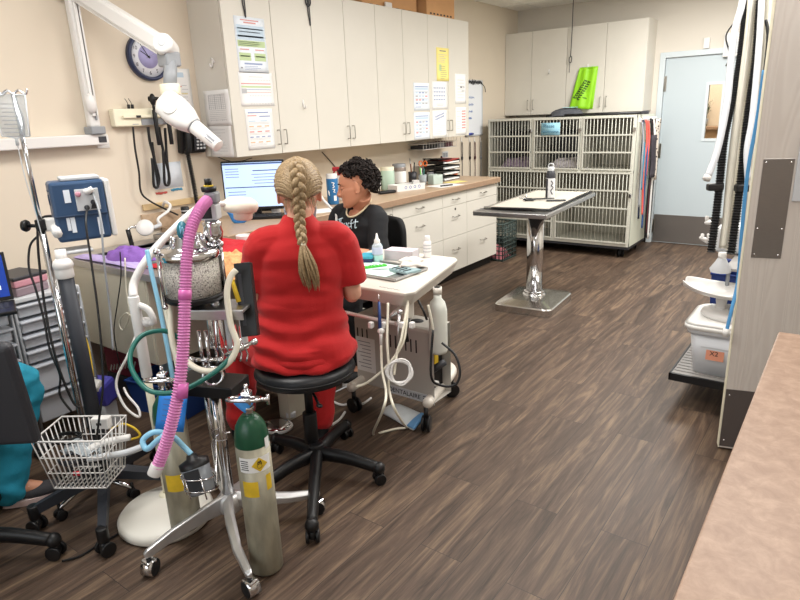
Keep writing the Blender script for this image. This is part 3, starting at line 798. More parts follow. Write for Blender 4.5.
def curls():
    M = MW[man.name] @ HM; b = MB(M); rnd = random.Random(11)
    def surf(az, el, k): return V((.083*cos(el)*cos(az)*k, -.020+.104*cos(el)*sin(az)*k, .03+.094*sin(el)*k))
    def hl(az):
        s_ = sin(az)
        if -.45 < s_ < .35: return R(20) if s_ > -.2 else R(20)-(-.2-s_)/.25*R(46)
        return R(8)+(R(44)-R(8))*max(0, s_)**.7 if s_ > 0 else R(8)+(R(-46)-R(8))*(-s_)**.55
    b.grid(lambda u, v: surf(u*2*pi, R(89)+(hl(u*2*pi)-R(89))*v, 1.0), 36, 12, thick=.004)
    cnt = 0
    while cnt < 420:
        az = rnd.random()*2*pi; el = math.asin(rnd.uniform(-.75, 1)); bk = .5-.5*sin(az)
        if el < hl(az)-R(2): continue
        cnt += 1
        c = surf(az, el, 1.05+(.10+.10*bk)*rnd.random()); r = .010+.008*rnd.random(); ax = V((rnd.uniform(-1, 1), rnd.uniform(-1, 1), rnd.uniform(-1, 1))).normalized()
        e1 = ax.orthogonal().normalized(); e2 = ax.cross(e1); h = .012*(rnd.random()+.4); ph = rnd.random()*6
        b.tube([c+e1*(r*cos(ph+t*.9))+e2*(r*sin(ph+t*.9))+ax*(h*(t/8-.5)*2) for t in range(9)], [.002]+[.0042]*7+[.002], n=5)
    b.build('curly_hair', M_dark, man)
    nb = L_(man); c7 = V(PM['c7'])
    nb.tube([c7+V((.072*sin(t), .005+.075*cos(t)+.03*max(0, cos(t)), .012-.055*max(0, cos(t))-.02*(cos(t)))) for t in [i*2*pi/24 for i in range(24)]], .0055, n=7, closed=True)
    nb.build('necklace', mat('cream_beads', '#d9c9a8', .5, noise=.1, nscale=200), man)
    # printed script and yellow drawing on the chest
    def chest(x, z): return V((x, .035+.135*math.sqrt(max(0, 1-(x/.2)**2))+.012, z)) if True else None
    pr = L_(man).use(mat('pale_blue_print', '#cfe3ee', .8))
    sc = [[(-.085, .945), (-.03, .962)], [(-.058, .952), (-.072, .905)], [(-.045, .955), (-.058, .905), (-.045, .93), (-.034, .925), (-.038, .905)], [(-.02, .93), (-.024, .905), (-.012, .905)],
          [(-.002, .935), (-.006, .905)], [(.02, .935), (.008, .925), (.014, .905), (.028, .915)], [(.045, .955), (.034, .945), (.034, .9)], [(.025, .93), (.05, .934)], [(.066, .958), (.058, .905), (.07, .91)], [(.05, .94), (.082, .944)]]
    for s in sc: pr.tube([chest(-x, z) for x, z in s], .0032, n=5, spline=3)
    pr.build('chest_lettering', None, man)
    bl = L_(man).use(mat('yellow_print', '#e3d45c', .8))
    for (x, z, r) in ((-.02, .845, .03), (.02, .85, .028), (0, .815, .036), (.0, .78, .026)): bl.ell(chest(x, z)-V((0, .004, 0)), (r, .008, r*.8), n=14, m=8)
    bl.use(M_ink)
    for (x, z) in ((-.012, .845), (.012, .835), (.0, .81), (-.006, .785)): bl.ell(chest(x, z)+V((0, .003, 0)), (.007, .004, .006), n=8, m=6)
    bl.build('chest_print', None, man)
curls()
# ---------------------------------------------------------------- seated person at the left edge (only one leg in the picture)
TL = R(82)
pl = thing('person', 'person at the left edge in teal scrub trousers and grey shoes, one leg showing', 'person', (-2.70, .44, 0), TL)
HL = MX.Translation(V((0, .06, 1.30))) @ MX.Rotation(R(-10), 4, 'X')
# local x points along +Y of the room, local y along -X
PL = dict(pelvis=(0, .0, .585), waist=(0, .02, .77), chest=(-.01, .04, .98), c7=(0, .02, 1.155),
    shl=(-.175, .02, 1.08), shr=(.16, .02, 1.08), ell=(-.22, .12, .84), elr=(.12, .16, .84), wrl=(-.12, .36, .90), wrr=(.05, .36, .90),
    hdl=(.2, .9, 0), hdr=(-.2, .9, 0), hnl=(0, 0, 1), hnr=(0, 0, 1), hsl=1, hsr=-1, curl=.5,
    hpl=(-.10, .0, .575), hpr=(.10, .0, .575), knl=(-.18, .40, .53), knr=(.49, .125, .53), anl=(-.18, .36, .085), anr=(.36, .11, .095), tol=(-.2, .5, .03), tor=(.50, .055, .03))
skin_body(PL, pl, M_skin2, HL, vox=.007); eyes(HL, pl, M_dark)
b = L_(pl)
limb(b, [(0, 0, .55), (0, .02, .77), (-.005, .04, .98), (0, .02, 1.12)], [.17, .15, .165, .075], n=20)
for s in 'lr':
    sh, el = V(PL['sh'+s]), V(PL['el'+s]); b.tube([V((0, .03, 1.08)), sh, sh.lerp(el, .75)], [.08, .074, .066], n=16, spline=3)
remesh(b, 'scrub_top', M_teal, pl, .008, 3, lambda p: fold(p, .004))
trousers(pl, PL, M_teal, amp=.006, hz=-.05)
M_gshoe = mat('grey_knit', '#3b3a3d', .9, bump=.3, bscale=400); M_psole = mat('pale_pink_sole', '#d9c0bb', .6)
for s in 'lr':
    so = shoe(pl, PL['an'+s], PL['to'+s], M_gshoe, M_psole)
    if s == 'r':
        m = L_(pl); a, t = V(PL['anr']), V(PL['tor']); d = (V((t.x-a.x, t.y-a.y, 0))).normalized(); sd = V((-d.y, d.x, 0))
        for k in range(5):
            c = V((a.x, a.y, .105-.012*k))+d*(.035+.018*k)
            m.tube([c-sd*.026, c+V((0, 0, .008)), c+sd*.026], .0028, n=5, spline=3)
        m.build('laces', M_white, so)
HB = MB(MW[pl.name] @ HL)
HB.grid(lambda u, v: (.083*cos(e_ := R(89)+(R(-35)*(.5-.5*sin(u*2*pi))+R(25)*(.5+.5*sin(u*2*pi))-R(89))*v)*cos(u*2*pi), -.018+.104*cos(e_)*sin(u*2*pi), .028+.094*sin(e_)), 30, 12, thick=.006)
HB.build('hair', M_dark, pl)

# =====================================================================  SEATS
def caster(mb, c, r=.025, w=.04, ang=0):
    c = V(c); ax = V((cos(ang), sin(ang), 0))
    for s in (-1, 1): mb.cyl(c+ax*(s*w*.5-.009*s), c+ax*(s*w*.5+.004*s), r, n=18, bev=.003)
    mb.ell(c+V((0, 0, .008)), (w*.45, w*.45, r*.95), n=12, m=8); mb.cyl(c+V((0, 0, r*.7)), c+V((0, 0, r+.03)), .007, n=8)
def star_base(t, hub, tips, m, mc, hubz=.11, r=.027, w0=.03, w1=.02, tipz=.075, legname='base_leg', chub=None):
    for k, (x, y) in enumerate(tips):
        h = V((hub[0], hub[1], hubz)); e = V((x, y, tipz)); mid = h.lerp(e, .5)+V((0, 0, .012))
        b = MB(); b.tube([h, mid, e], [w0, (w0+w1)/2, w1], n=10, spline=4, flat=.8); b.ell(e, (w1*1.1,)*3, n=10, m=8)
        lg = b.build(legname, m, t)
        cb = MB(); a = math.atan2(y-hub[1], x-hub[0])+pi/2+.6*k
        caster(cb, (x, y, r), r=r, w=.045, ang=a); cb.build('caster', mc, lg)
    hb = MB(); hb.cyl((hub[0], hub[1], hubz-.035), (hub[0], hub[1], hubz+.05), .038, .034, bev=.006); hb.build('hub', m, t)
st = thing('stool', 'round black swivel stool under the person in red scrubs', 'stool', (-1.84, 1.74, 0))
tips = [(-1.487, 1.36), (-1.515, 1.81), (-1.90, 2.03), (-2.10, 1.74), (-1.85, 1.445)]
star_base(st, (-1.795, 1.715), tips, M_black, M_black, w0=.036, w1=.026)
MB().cyl((-1.83, 1.722, .15), (-1.83, 1.722, .30), .032, bev=.003).cyl((-1.835, 1.73, .29), (-1.835, 1.73, .476), .019).build('gas_lift', M_black, st)
b = MB(); b.lathe([(0, .475), (.195, .475), (.212, .481), (.219, .495), (.219, .518), (.21, .534), (.19, .543), (0, .546)], (-1.845, 1.735, 0), n=48)
b.build('seat', mat('black_vinyl', '#1a1c20', .4, bump=.04, bscale=80), st)
b = MB(); b.tube([(-1.845+.2195*cos(a), 1.735+.2195*sin(a), .506) for a in [i*2*pi/48 for i in range(48)]], .004, n=6, closed=True); b.build('seat_piping', M_black, st)
b = MB(); b.tube([(-1.84, 1.735, .435), (-1.72, 1.66, .43), (-1.66, 1.62, .425)], [.006, .006, .006], n=6); b.ell((-1.655, 1.617, .424), (.016, .012, .008)); b.build('height_lever', M_black, st)
# man's office chair
oc = thing('office_chair', 'black office chair with curved backrest under the person in the black printed top', 'chair', (mo.x, mo.y, 0), TM)
Mo = MW[oc.name]
def wpt(x, y, z): return Mo @ V((x, y, z))
tp = [tuple((Mo @ V((.29*cos(a), -.05+.29*sin(a), 0)))[:2]) for a in [.3+i*2*pi/5 for i in range(5)]]
star_base(oc, tuple((Mo @ V((0, -.05, 0)))[:2]), tp, M_black, M_black)
b = L_(oc); b.cyl((0, -.05, .13), (0, -.05, .40), .025); b.build('gas_lift', M_black, oc)
b = L_(oc); b.box((0, -.02, .428), (.48, .46, .07), bev=.03, seg=4); b.build('seat', M_blackm, oc)
def backrest(t, w, z0, z1, y, m, curve=.05, th=.045):
    b = L_(t)
    b.grid(lambda u, v: ((u-.5)*w*(1-.25*abs(2*v-1)**4), y-curve+curve*(2*u-1)**2*1.0+.02*sin(v*pi), z0+(z1-z0)*v), 14, 12, thick=th)
    return b.build('backrest', m, t, sub=1)
backrest(oc, .43, .56, .92, -.2, M_blackm)
b = L_(oc); b.tube([(0, -.05, .41), (0, -.22, .42), (0, -.275, .5), (0, -.275, .66)], .022, n=8, spline=3, flat=1.6); b.build('back_support', M_black, oc)
# chair at the left edge
lc = thing('office_chair', 'dark grey office chair at the left edge, its back panel close to the wire basket', 'chair', (-2.52, .56, 0), R(78))
tips = [(-2.245, .752), (-2.77, .78), (-2.86, .55), (-2.63, .24), (-2.25, .36)]
star_base(lc, (-2.52, .56), tips, M_black, M_black, hubz=.105, r=.03, w0=.034, w1=.026, tipz=.078)
b = MB(); b.cyl((-2.52, .56, .14), (-2.52, .56, .42), .026); b.build('gas_lift', M_black, lc)
b = L_(lc); b.box((-.06, .06, .45), (.42, .42, .07), bev=.03, seg=4); b.build('seat', M_dgrey, lc)
b = L_(lc); q = MW[lc.name].inverted() @ far(-26, 396, 2.1); b.box(q, (.36, .05, .40), bev=.035, seg=4, rot=(R(6), 0, R(-40))); b.build('backrest', M_dgrey, lc)
b = L_(lc); b.tube([(0, .0, .42), (.0, -.2, .42), (q.x*.8, q.y*.95, .47), (q.x, q.y+.02, .62)], .028, n=8, spline=3, flat=1.4); b.build('back_support', M_black, lc)
# =====================================================================  LEFT WALL FITTINGS
XI, YI, ZI = V((1, 0, 0)), V((0, 1, 0)), V((0, 0, 1))
def xray():
    t = thing('xray_arm', 'white jointed wall-mounted dental x-ray arm reaching down in front of the clock', 'x-ray arm', (-3.6, 1.9, 1.45))
    b = MB(); b.bx(-3.648, -3.57, .75, 1.965, 1.462, 1.522, bev=.006); b.build('wall_rail', M_white, t)
    b = MB(); b.bx(-3.57, -3.566, 1.905, 1.95, 1.475, 1.508); b.build('rail_badge', M_dgrey, t)
    e1 = V((-3.59, 1.895, 2.3)); base = V((-3.59, 1.90, 1.52)); elb = far(166, 47, 3.1)
    b = MB(); b.bx(-3.635, -3.545, 1.86, 1.945, 1.522, 1.565, bev=.006); b.build('pivot', M_grey, t)
    b = MB(); b.box((-3.59, 1.90, 1.93), (.058, .062, .74), bev=.014); b.box((-3.553, 1.90, 1.95), (.016, .036, .66), bev=.006); b.build('lower_arm', M_white, t)
    b = MB(); b.ell((-3.55, 1.885, 1.69), (.03, .03, .055)); b.build('knuckle', M_white, t)
    b = MB(); b.box((-3.555, 1.903, 1.95), (.02, .006, .70)); b.build('seam', M_grey, t)
    b = MB(); b.cyl(e1-V((.0, .07, 0)), e1+V((0, .07, 0)), .058, bev=.012); b.build('shoulder', M_white, t)
    d = (elb-e1); L = d.length; Mx = frame(e1, d, V((0, 0, 1)))
    b = MB(Mx); b.box((L/2, 0, 0), (L, .085, .062), bev=.016); b.box((L/2, -.047, 0), (L*.92, .014, .04), bev=.004); b.build('upper_arm', M_white, t)
    b = MB(); b.cyl(elb-CF*.06, elb+CF*.06, .052, bev=.014); b.build('elbow', M_white, t)
    b = MB(); b.cyl(elb-CF*.064, elb-CF*.05, .02, bev=.004); b.build('elbow_cap', M_lgrey, t)
    h0 = far(170, 70, 3.1); h1 = far(170, 88, 3.08)
    b = MB(); b.box(elb+V((.005, .005, -.06)), (.085, .085, .07), bev=.008); b.cyl(elb+V((.01, .01, -.06)), h1, .033); b.build('yoke_stem', M_grey, t)
    b = MB(); b.cyl(h1+V((0, 0, .02)), h1-V((0, 0, .035)), .05, bev=.008); b.build('yoke_collar', M_offw, t)
    hc = far(179.5, 114, 3.02); tip = far(222, 146, 2.98)
    ax = (far(212, 137, 3.0)-far(172, 104, 3.04)).normalized()
    Mh = frame(hc, ax, -CF) @ MX.Scale(.9, 4)
    b = MB(Mh)
    pr = [(-.125, .045), (-.10, .082), (-.03, .088), (.04, .078), (.105, .05), (.115, .035)]
    vs, n = [], 20
    for (x, r) in pr:
        for k in range(n):
            a = 2*pi*k/n; c, s_ = cos(a), sin(a); c = math.copysign(abs(c)**.7, c); s_ = math.copysign(abs(s_)**.7, s_)
            vs.append((x, .062*c*(r/.088)**.4, r*.95*s_))
    fs = [(i*n+k, i*n+(k+1) % n, (i+1)*n+(k+1) % n, (i+1)*n+k) for i in range(len(pr)-1) for k in range(n)]
    fs += [tuple(range(n-1, -1, -1)), tuple((len(pr)-1)*n+k for k in range(n))]
    b._faces(vs, fs, True); hd_ = b.build('tube_head', M_white, t)
    b = MB(Mh); b.lathe([(.046, 0), (.046, .004), (.043, .0055), (0, .006)], (-.035, .0595, 0), (0, 1, 0), n=36); b.build('head_cap', M_white, hd_)
    b = MB(Mh); b.cyl((.10, 0, 0), (.118, 0, 0), .046, .044, n=28); b.build('cone_ring', M_grey, hd_)
    b = MB(Mh); b.cyl((.118, 0, 0), (.30, 0, 0), .040, .034, n=28, bev=.003); b.build('cone', M_white, hd_)
    b = MB(Mh); b.box((.25, .034, -.006), (.06, .004, .012)); b.box((.25, .0345, .009), (.05, .004, .005)); b.build('cone_label', M_inkg, hd_)
    b = MB(); b.cyl(h1-V((0, 0, .03)), hc-ax*.09, .036); b.build('yoke', M_white, t)
xray()
def clock():
    c = V((XW, 2.345, 1.965)); r = .141
    t = thing('wall_clock', 'round navy-rimmed wall clock with lilac centre', 'clock', c)
    b = MB(); b.lathe([(r-.022, .012), (r-.022, .03), (r-.015, .036), (r-.004, .034), (r, .022), (r, 0), (0, 0), (0, .012)], c, XI, n=64); b.build('rim', mat('navy_plastic', '#27304f', .35), t)
    b = MB(); b.lathe([(r-.0215, .0121), (r-.0215, .0145), (0, .0145)], c, XI, n=64); b.build('dial', mat('dial_white', '#e9eaf0', .6), t)
    b = MB(); b.lathe([(.068, .0145), (.068, .0152), (0, .0152)], c, XI, n=48); b.build('dial_centre', mat('lilac', '#a6a1cb', .6, noise=.15, nscale=14), t)
    for k in range(1, 13):
        a = pi/2-k*pi/6; p = c+V((.0146, cos(a)*.095, sin(a)*.095))
        text(str(k), 'numeral', M_ink, t, frame(p, YI, ZI), .03, .0003)
    for nm, a, L, w in (('minute_hand', R(90+33), .085, .0035), ('hour_hand', R(90+58), .06, .0045)):
        d = V((0, cos(a), sin(a))); b = MB(frame(c+V((.018, 0, 0)), d, V((0, -d.z, d.y)))); b.box(((L-.012)/2, 0, 0), (L+.012, w, .001)); b.build(nm, M_ink, t)
    d = V((0, cos(R(25)), sin(R(25)))); b = MB(frame(c+V((.0195, 0, 0)), d, V((0, -d.z, d.y)))); b.box((.03, 0, 0), (.10, .0012, .0008)); b.build('second_hand', M_inkg, t)
    b = MB(); b.lathe([(.006, .015), (.006, .022), (0, .022)], c, XI, n=14); b.build('spindle', M_ink, t)
clock()
def otoscope():
    t = thing('wall_transformer', 'cream wall-mounted otoscope station with black handles and cords under the clock', 'otoscope station', (XW, 2.2, 1.6))
    Y0, Y1, Z0, Z1 = 2.035, 2.40, 1.557, 1.66
    MB().bx(XW+.001, XW+.055, Y0, Y1, Z0, Z1, bev=.008).build('housing', M_offw, t)
    MB().bx(XW+.055, XW+.075, Y0+.05, Y1-.01, 1.605, 1.622, bev=.004).build('ledge', M_offw, t)
    MB().bx(XW+.075, XW+.078, Y0+.13, Y0+.16, 1.606, 1.62).build('switch', M_ink, t)
    MB().bx(XW+.0552, XW+.056, Y0+.11, Y0+.15, 1.567, 1.571).build('badge', M_inkg, t)
    MB().bx(XW+.055, XW+.058, Y0+.17, Y1-.02, 1.562, 1.60).build('socket_panel', M_grey, t)
    for dy in (.118, .142):
        b = MB(); b.cyl((XW+.03, Y0+dy, Z1), (XW+.03, Y0+dy, Z1+.025), .009, bev=.002); b.tube([(XW+.03, Y0+dy, Z1+.02), (XW+.035, Y0+dy-.01, Z1+.04), (XW+.05, Y0+dy-.03, Z1+.058)], .0018, n=5)
        b.build('charging_stud', M_black, t)
    for y, hh in ((2.285, .115), (2.375, .03)):
        x = XW+.085
        b = MB(); b.cyl((x, y, Z0-.12), (x, y, Z1-.01), .0125, .014, bev=.003); b.cyl((x, y, Z1-.01), (x, y, Z1+.02), .008); b.ell((x, y, Z1+.05), (.02, .018, .036)); b.cyl((x-.02, y-.01, Z1+.055), (x+.035, y+.02, Z1+.055), .016, .009)
        b.build('handle', M_black, t)
    cords = [[onx(x, y, XW+.05) for x, y in q] for q in (
        [(133, 127), (135, 148), (139, 172), (141, 192), (150, 201), (165, 209), (178, 215)],
        [(148, 127), (150, 142), (154, 158), (156, 172), (158, 186), (154, 186), (153, 172), (152, 158)],
        [(152, 142), (153, 150), (155, 162), (159, 178), (158, 186)],
        [(159, 127), (161, 140), (165, 158), (169, 174), (169, 184), (165, 184), (164, 170), (163, 150)],
        [(165, 128), (166, 145), (167, 160), (169, 178), (168, 184)])]
    for c in cords:
        MB().tube(c, .0085 if c is not cords[0] else .006, n=6, spline=5).build('cord', M_black, t)
otoscope()
def phone():
    t = thing('wall_phone', 'black wall telephone with coiled cord beside the poster', 'phone', (XW, 2.56, 1.46))
    M = MX.Translation(V((XW, 2.565, 1.455)))
    b = MB(M); b.box((.028, 0, 0), (.054, .19, .17), bev=.01, rot=(0, R(8), 0)); b.build('base', M_black, t)
    b = MB(M); b.box((.062, .04, -.02), (.006, .09, .10), rot=(0, R(8), 0), bev=.002); b.build('keypad_plate', M_dgrey, t)
    b = MB(M)
    for i in range(4):
        for j in range(3): b.box((.068+.003*i, .015+.026*j, -.055+.022*i), (.006, .016, .012), bev=.002)
    b.use(M_white); b.mi = 0; b.mats = [M_lgrey]; b.build('keys', None, t)
    b = MB(M); b.tube([(.06, -.075, -.075), (.085, -.07, -.06), (.085, -.065, .05), (.06, -.075, .07)], [.02, .017, .017, .021], n=10, spline=4); b.build('handset', M_black, t)
    p0 = onx(188, 155, XW+.04); p1 = onx(193, 180, XW+.04); p2 = onx(197, 203, XW+.05)
    pts = []
    for i in range(181):
        f = i/180; p = p0.lerp(p1, f*2) if f < .5 else p1.lerp(p2, f*2-1); a = f*2*pi*30
        pts.append(p+V((.012*cos(a), .012*sin(a), 0)))
    MB().tube(pts, .0042, n=5).build('coiled_cord', M_black, t)
    MB().tube([onx(208, 150, XW+.03), onx(218, 157, XW+.03), onx(235, 162, XW+.03), onx(252, 158, XW+.03)], .003, n=5, spline=4).build('wall_cord', M_black, t)
phone()
# sheets of paper -------------------------------------------------------
PALE = {}
def pale(m):
    if m.name not in PALE:
        c = m.node_tree.nodes['Principled BSDF'].inputs['Base Color'].default_value; k = .25 if m is M_ink else .3
        n = m.copy(); n.name = m.name+'_print'; n.node_tree.nodes['Principled BSDF'].inputs['Base Color'].default_value = tuple(c[i]*(1-k)+.78*k for i in range(3))+(1,); PALE[m.name] = n
    return PALE[m.name]
def sheet(name, label, cat, M, w, h, items, base=None, group=None, curl=.0):
    """sheet in local XY (origin centre, z towards the viewer); items: (colour, x, y, w, h) in fractions from the top left"""
    b = MB(M).use(base or M_paper)
    items = [(pale(q[0]),)+tuple(q[1:]) for q in items]
    b.grid(lambda u, v: ((u-.5)*w, (v-.5)*h, .0012+curl*(sin(v*pi*1.3+u*.6))**2), 6, 8, thick=.0009, smooth=True)
    for it in items:
        m_, x, y, ww, hh = it[:5]
        b.use(m_); b.grid(lambda u, v: ((x+ww*u-.5)*w, (.5-y-hh*(1-v))*h, .0020+curl*(sin((1-y-hh*(1-v))*pi*1.3+(x+ww*u)*.6))**2), 2, 2, smooth=True)
    o = b.build(name, None, None, clean=False); tag(o, label, cat, group)
    return o
def lines(m_, x0, x1, y0, y1, n, rnd, hh=.012):
    return [(m_, x0, y0+(y1-y0)*i/max(1, n-1), (x1-x0)*rnd.uniform(.55, 1), hh) for i in range(n)]
def scribble(b, x0, x1, z, amp, n, rnd, fr, r=.0016):
    """handwriting-like stroke on plane given by fr(x,z)"""
    pts = []
    for i in range(n*4+1):
        x = x0+(x1-x0)*i/(n*4); pts.append(fr(x, z+amp*sin(i*pi/2+rnd.random()*.8)*rnd.uniform(.4, 1)))
    b.tube(pts, r, n=5, spline=2)
rp = random.Random(4)
def wallM(y, z, x=XW, dz=0.0): return frame(V((x+dz, y, z)), YI, ZI)
def sideM(x, z, y, dz=0): return frame(V((x, y-dz, z)), XI, ZI)          # faces -Y
sheet('poster', 'white printed notice on the wall between clock and phone', 'poster', wallM(2.555, 1.755), .165, .30,
      [(M_inkr, .42, .36, .14, .02)]+lines(M_inkg, .08, .4, .3, .9, 9, rp, .01)+lines(M_inkg, .55, .92, .34, .9, 8, rp, .01)+[(M_yellow, .5, .5, .3, .03), (M_inklb, .2, .08, .5, .1)], M_paper)
SY = 2.684-.001
def table_items():
    it = [(M_inkg, .18, .12, .64, .008)]
    for i in range(14): it.append((M_inkg, .18, .15+.052*i, .64, .007))
    for i in range(9): it.append((M_inkg, .18+.08*i, .12, .008 if i % 3 else .02, .74))
    return it
sheet('chart', 'printed grid schedule pinned to the cabinet side, upper of two sheets', 'paper sheet', sideM(-3.455, 1.65, SY, .001), .26, .225, table_items(), curl=.006)
sheet('paper_sheet', 'faintly printed sheet hanging below the grid schedule on the cabinet side', 'paper sheet', sideM(-3.465, 1.44, SY), .24, .21, lines(M_inkg, .1, .8, .15, .9, 9, rp, .008))
h = MB(); h.lathe([(0, 0), (.012, .0), (.012, .004), (0, .005)], (-3.45, SY, 1.945), (0, -1, 0), sx=.8, sy=1.9); h.tube([(-3.45, SY-.004, 1.94), (-3.45, SY-.012, 1.905), (-3.45, SY-.026, 1.91), (-3.45, SY-.028, 1.925)], .005, n=6, spline=3)
tag(h.build('adhesive_hook', M_white), 'white adhesive hook on the end panel of the wall cabinets', 'hook')
h = MB(); h.lathe([(0, 0), (.012, .0), (.012, .004), (0, .005)], (XU, 3.335, 1.675), XI, sx=1.9, sy=.8, hint=ZI); h.tube([(XU+.004, 3.335, 1.67), (XU+.012, 3.335, 1.635), (XU+.026, 3.335, 1.64), (XU+.028, 3.335, 1.655)], .005, n=6, spline=3)
tag(h.build('adhesive_hook', M_white), 'white adhesive hook on a cabinet door right of the posters', 'hook')
def up(y, z): return frame(V((XU+.0005, y, z)), YI, ZI)
def p1i():
    it = [(M_inkr, .2, .05, .6, .02), (M_inkr, .3, .09, .4, .025)]
    it += [(M_inklb, .05, .15, .9, .26), (M_inkb, .08, .2, .84, .02), (M_inkb, .12, .26, .7, .015), (M_inkb, .08, .33, .84, .03)]
    it += [(M_inkgr, .05, .42, .9, .11)]+lines(M_inkb, .08, .9, .44, .5, 3, rp, .01)
    it += [(M_inkr, .1, .57, .3, .02), (M_inkr, .6, .57, .3, .02), (M_inkgr, .06, .64, .38, .14), (M_inkgr, .56, .64, .38, .14), (M_inkb, .1, .69, .3, .02), (M_inkb, .6, .69, .3, .02), (M_inkb, .2, .82, .6, .03), (M_ink, .08, .9, .05, .025)]+lines(M_inkb, .2, .9, .88, .94, 3, rp, .008)
    return it
sheet('poster', 'blue and green illustrated chart, topmost of three on the first cabinet door', 'poster', up(2.905, 2.035), .255, .34, p1i(), M_paperb)
it = [(M_inkg, .3, .13, .4, .012)]+[(M_inkr, .05, .32, .88, .03), (M_inkgr, .05, .40, .88, .05), (M_inkg, .05, .48, .15, .14), (M_inkb, .2, .5, .72, .02), (M_inkr, .2, .58, .72, .015)]
for j in range(3):
    for i in range(14): it.append((M_inkg, .28+.047*i, .22+.24*j+(.22 if j else 0), .02, .02))
sheet('poster', 'calendar-like page with red and green bars, middle of three on the first door', 'poster', up(2.912, 1.762), .29, .215, it, M_paper)
it = [(M_inkb, .1, .07, .75, .035), (M_inkr, .08, .15, .32, .025), (M_inkb, .5, .17, .4, .03)]
for j, (mm, nn) in enumerate(((M_inklb, 2), (M_inko, 3), (M_inkr, 3), (M_inkb, 4), (M_inko, 3))):
    for i in range(nn): it.append((mm, .1+.85/nn*i, .28+.13*j, .5/nn, .03))
    it += lines(M_inkg, .1, .9, .33+.13*j, .36+.13*j, 2, rp, .008)
sheet('poster', 'white notice with coloured headings, lowest of three on the first door', 'poster', up(2.908, 1.505), .24, .265, it, M_paper)
def cal(rnd, heads=M_inkb, body=M_inkr):
    it = [(heads, .1, .12, .8, .035), (M_inklb, .1, .18, .8, .07)]
    for j in range(4): it += [(M_inkg, .1, .3+.13*j, .8, .012)]+[(rnd.choice((body, M_inkg, M_inklb, heads)), .12+.2*i, .33+.13*j, .14, .05) for i in range(4)]
    return it+[(heads, .1, .86, .35, .025)]
sheet('chart', 'white printed schedule on a cabinet door, upper left of six charts by the whiteboard', 'paper sheet', up(4.865, 1.715), .255, .24, cal(rp), M_paperb)
sheet('chart', 'printed calendar page on a cabinet door, directly below the yellow notice', 'paper sheet', up(5.175, 1.725), .27, .25,
      [(M_inkb, .1+.11*i, .2+.14*j, .07, .05) for i in range(7) for j in range(4)]+[(M_inkg, .25, .8, .5, .015), (M_inkg, .3, .85, .4, .015)], M_paper)
sheet('chart', 'white printed schedule on a cabinet door, lower left of six charts by the whiteboard', 'paper sheet', up(4.86, 1.458), .26, .24, cal(rp), M_paperb)
sheet('chart', 'handwritten calendar page on a cabinet door, lower one under the yellow notice', 'paper sheet', up(5.165, 1.465), .26, .25,
      [(M_inkb, .2+.09*i, .2+.1*j-.02*i, .07, .06) for i in range(7) for j in range(2)]+lines(M_inkg, .1, .9, .5, .85, 6, rp, .01), M_paper)
sheet('notice', 'yellow notice sheet on the cabinet door above the calendar pages', 'paper sheet', up(5.235, 2.005), .22, .295,
      [(M_ink, .25, .08, .5, .03)]+lines(M_inkg, .15, .85, .2, .42, 5, rp, .012)+[(M_inkgr, .2, .5, .18, .2)]+lines(M_ink, .3, .85, .55, .92, 7, rp, .01), M_yellow)
sheet('chart', 'narrow form with black boxes on the last cabinet door, upper one', 'paper sheet', up(5.56, 1.79), .215, .28,
      [(M_inkg, .2, .2+.1*j, .6, .015) for j in range(7)]+[(M_ink, .45, .42, .2, .05), (M_ink, .75, .42, .07, .05), (M_ink, .6, .55, .07, .04), (M_ink, .75, .55, .07, .04)], M_paper)
sheet('chart', 'narrow printed form on the last cabinet door, lower one', 'paper sheet', up(5.565, 1.48), .21, .27, [(M_inkr, .55, .12+.1*j, .35, .05) for j in range(7)]+lines(M_inkg, .1, .5, .15, .85, 9, rp, .012), M_paper)
# whiteboard
wb = thing('whiteboard', 'narrow whiteboard with blue handwriting on the wall past the cabinets', 'whiteboard', (XW, 6.385, 1.6))
MB().bx(XW+.001, XW+.014, 6.205, 6.57, 1.31, 1.90).build('board', mat('whiteboard_surface', '#e8ecf2', .2), wb)
b = MB()
for q in ((6.195, 6.58, 1.895, 1.91), (6.195, 6.58, 1.30, 1.315), (6.195, 6.21, 1.30, 1.91), (6.565, 6.58, 1.30, 1.91)): b.bx(XW+.001, XW+.02, q[0], q[1], q[2], q[3])
b.build('frame', M_lgrey, wb)
b = MB().use(M_inkb)
for j in range(4): scribble(b, 6.25, 6.25+.14-.02*j, 1.72-.075*j, .016, 5, rp, lambda x, z: V((XW+.0145, x, z)), .0022)
b.build('handwriting', None, wb)
b = MB().use(M_ink); scribble(b, 6.22, 6.55, 1.885, .03, 9, rp, lambda x, z: V((XW+.021, x, z)), .004); b.tube([(XW+.022, 6.5, 1.9), (XW+.03, 6.6, 1.84), (XW+.022, 6.64, 1.78)], .004, n=5, spline=3); b.build('string_garland', None, wb)
MB().cyl((XW+.03, 6.22, 1.325), (XW+.03, 6.33, 1.325), .012).build('marker', mat('blue_marker', '#2c3f9a', .4), wb)
# wall writing labels under the cords
t = thing('paper_sheet', 'white paper taped to the wall behind the hanging black cords', 'paper sheet', (XW, 2.36, 1.24))
MB(wallM(2.368, 1.24)).grid(lambda u, v: ((u-.5)*.215, (v-.5)*.165, .001), 2, 2, thick=.0008).build('sheet', M_paperb, t)
for c, y0, y1, z, nm in ((M_inkr, 2.262, 2.345, 1.132, 'red_label'), (mat('cyan_ink', '#3e93b8', .7), 2.375, 2.462, 1.143, 'blue_label')):
    b = MB().use(c); scribble(b, y0, y1, z, .010, 9, rp, lambda x, z_: V((XW+.0012, x, z_)), .0028); o = b.build(nm, None, t)
tag(MB().bx(XW, XW+.008, 1.93, 2.005, 1.44, 1.51, bev=.002).build('wall_plate', M_white), 'small white wall plate under the x-ray rail', 'wall plate')

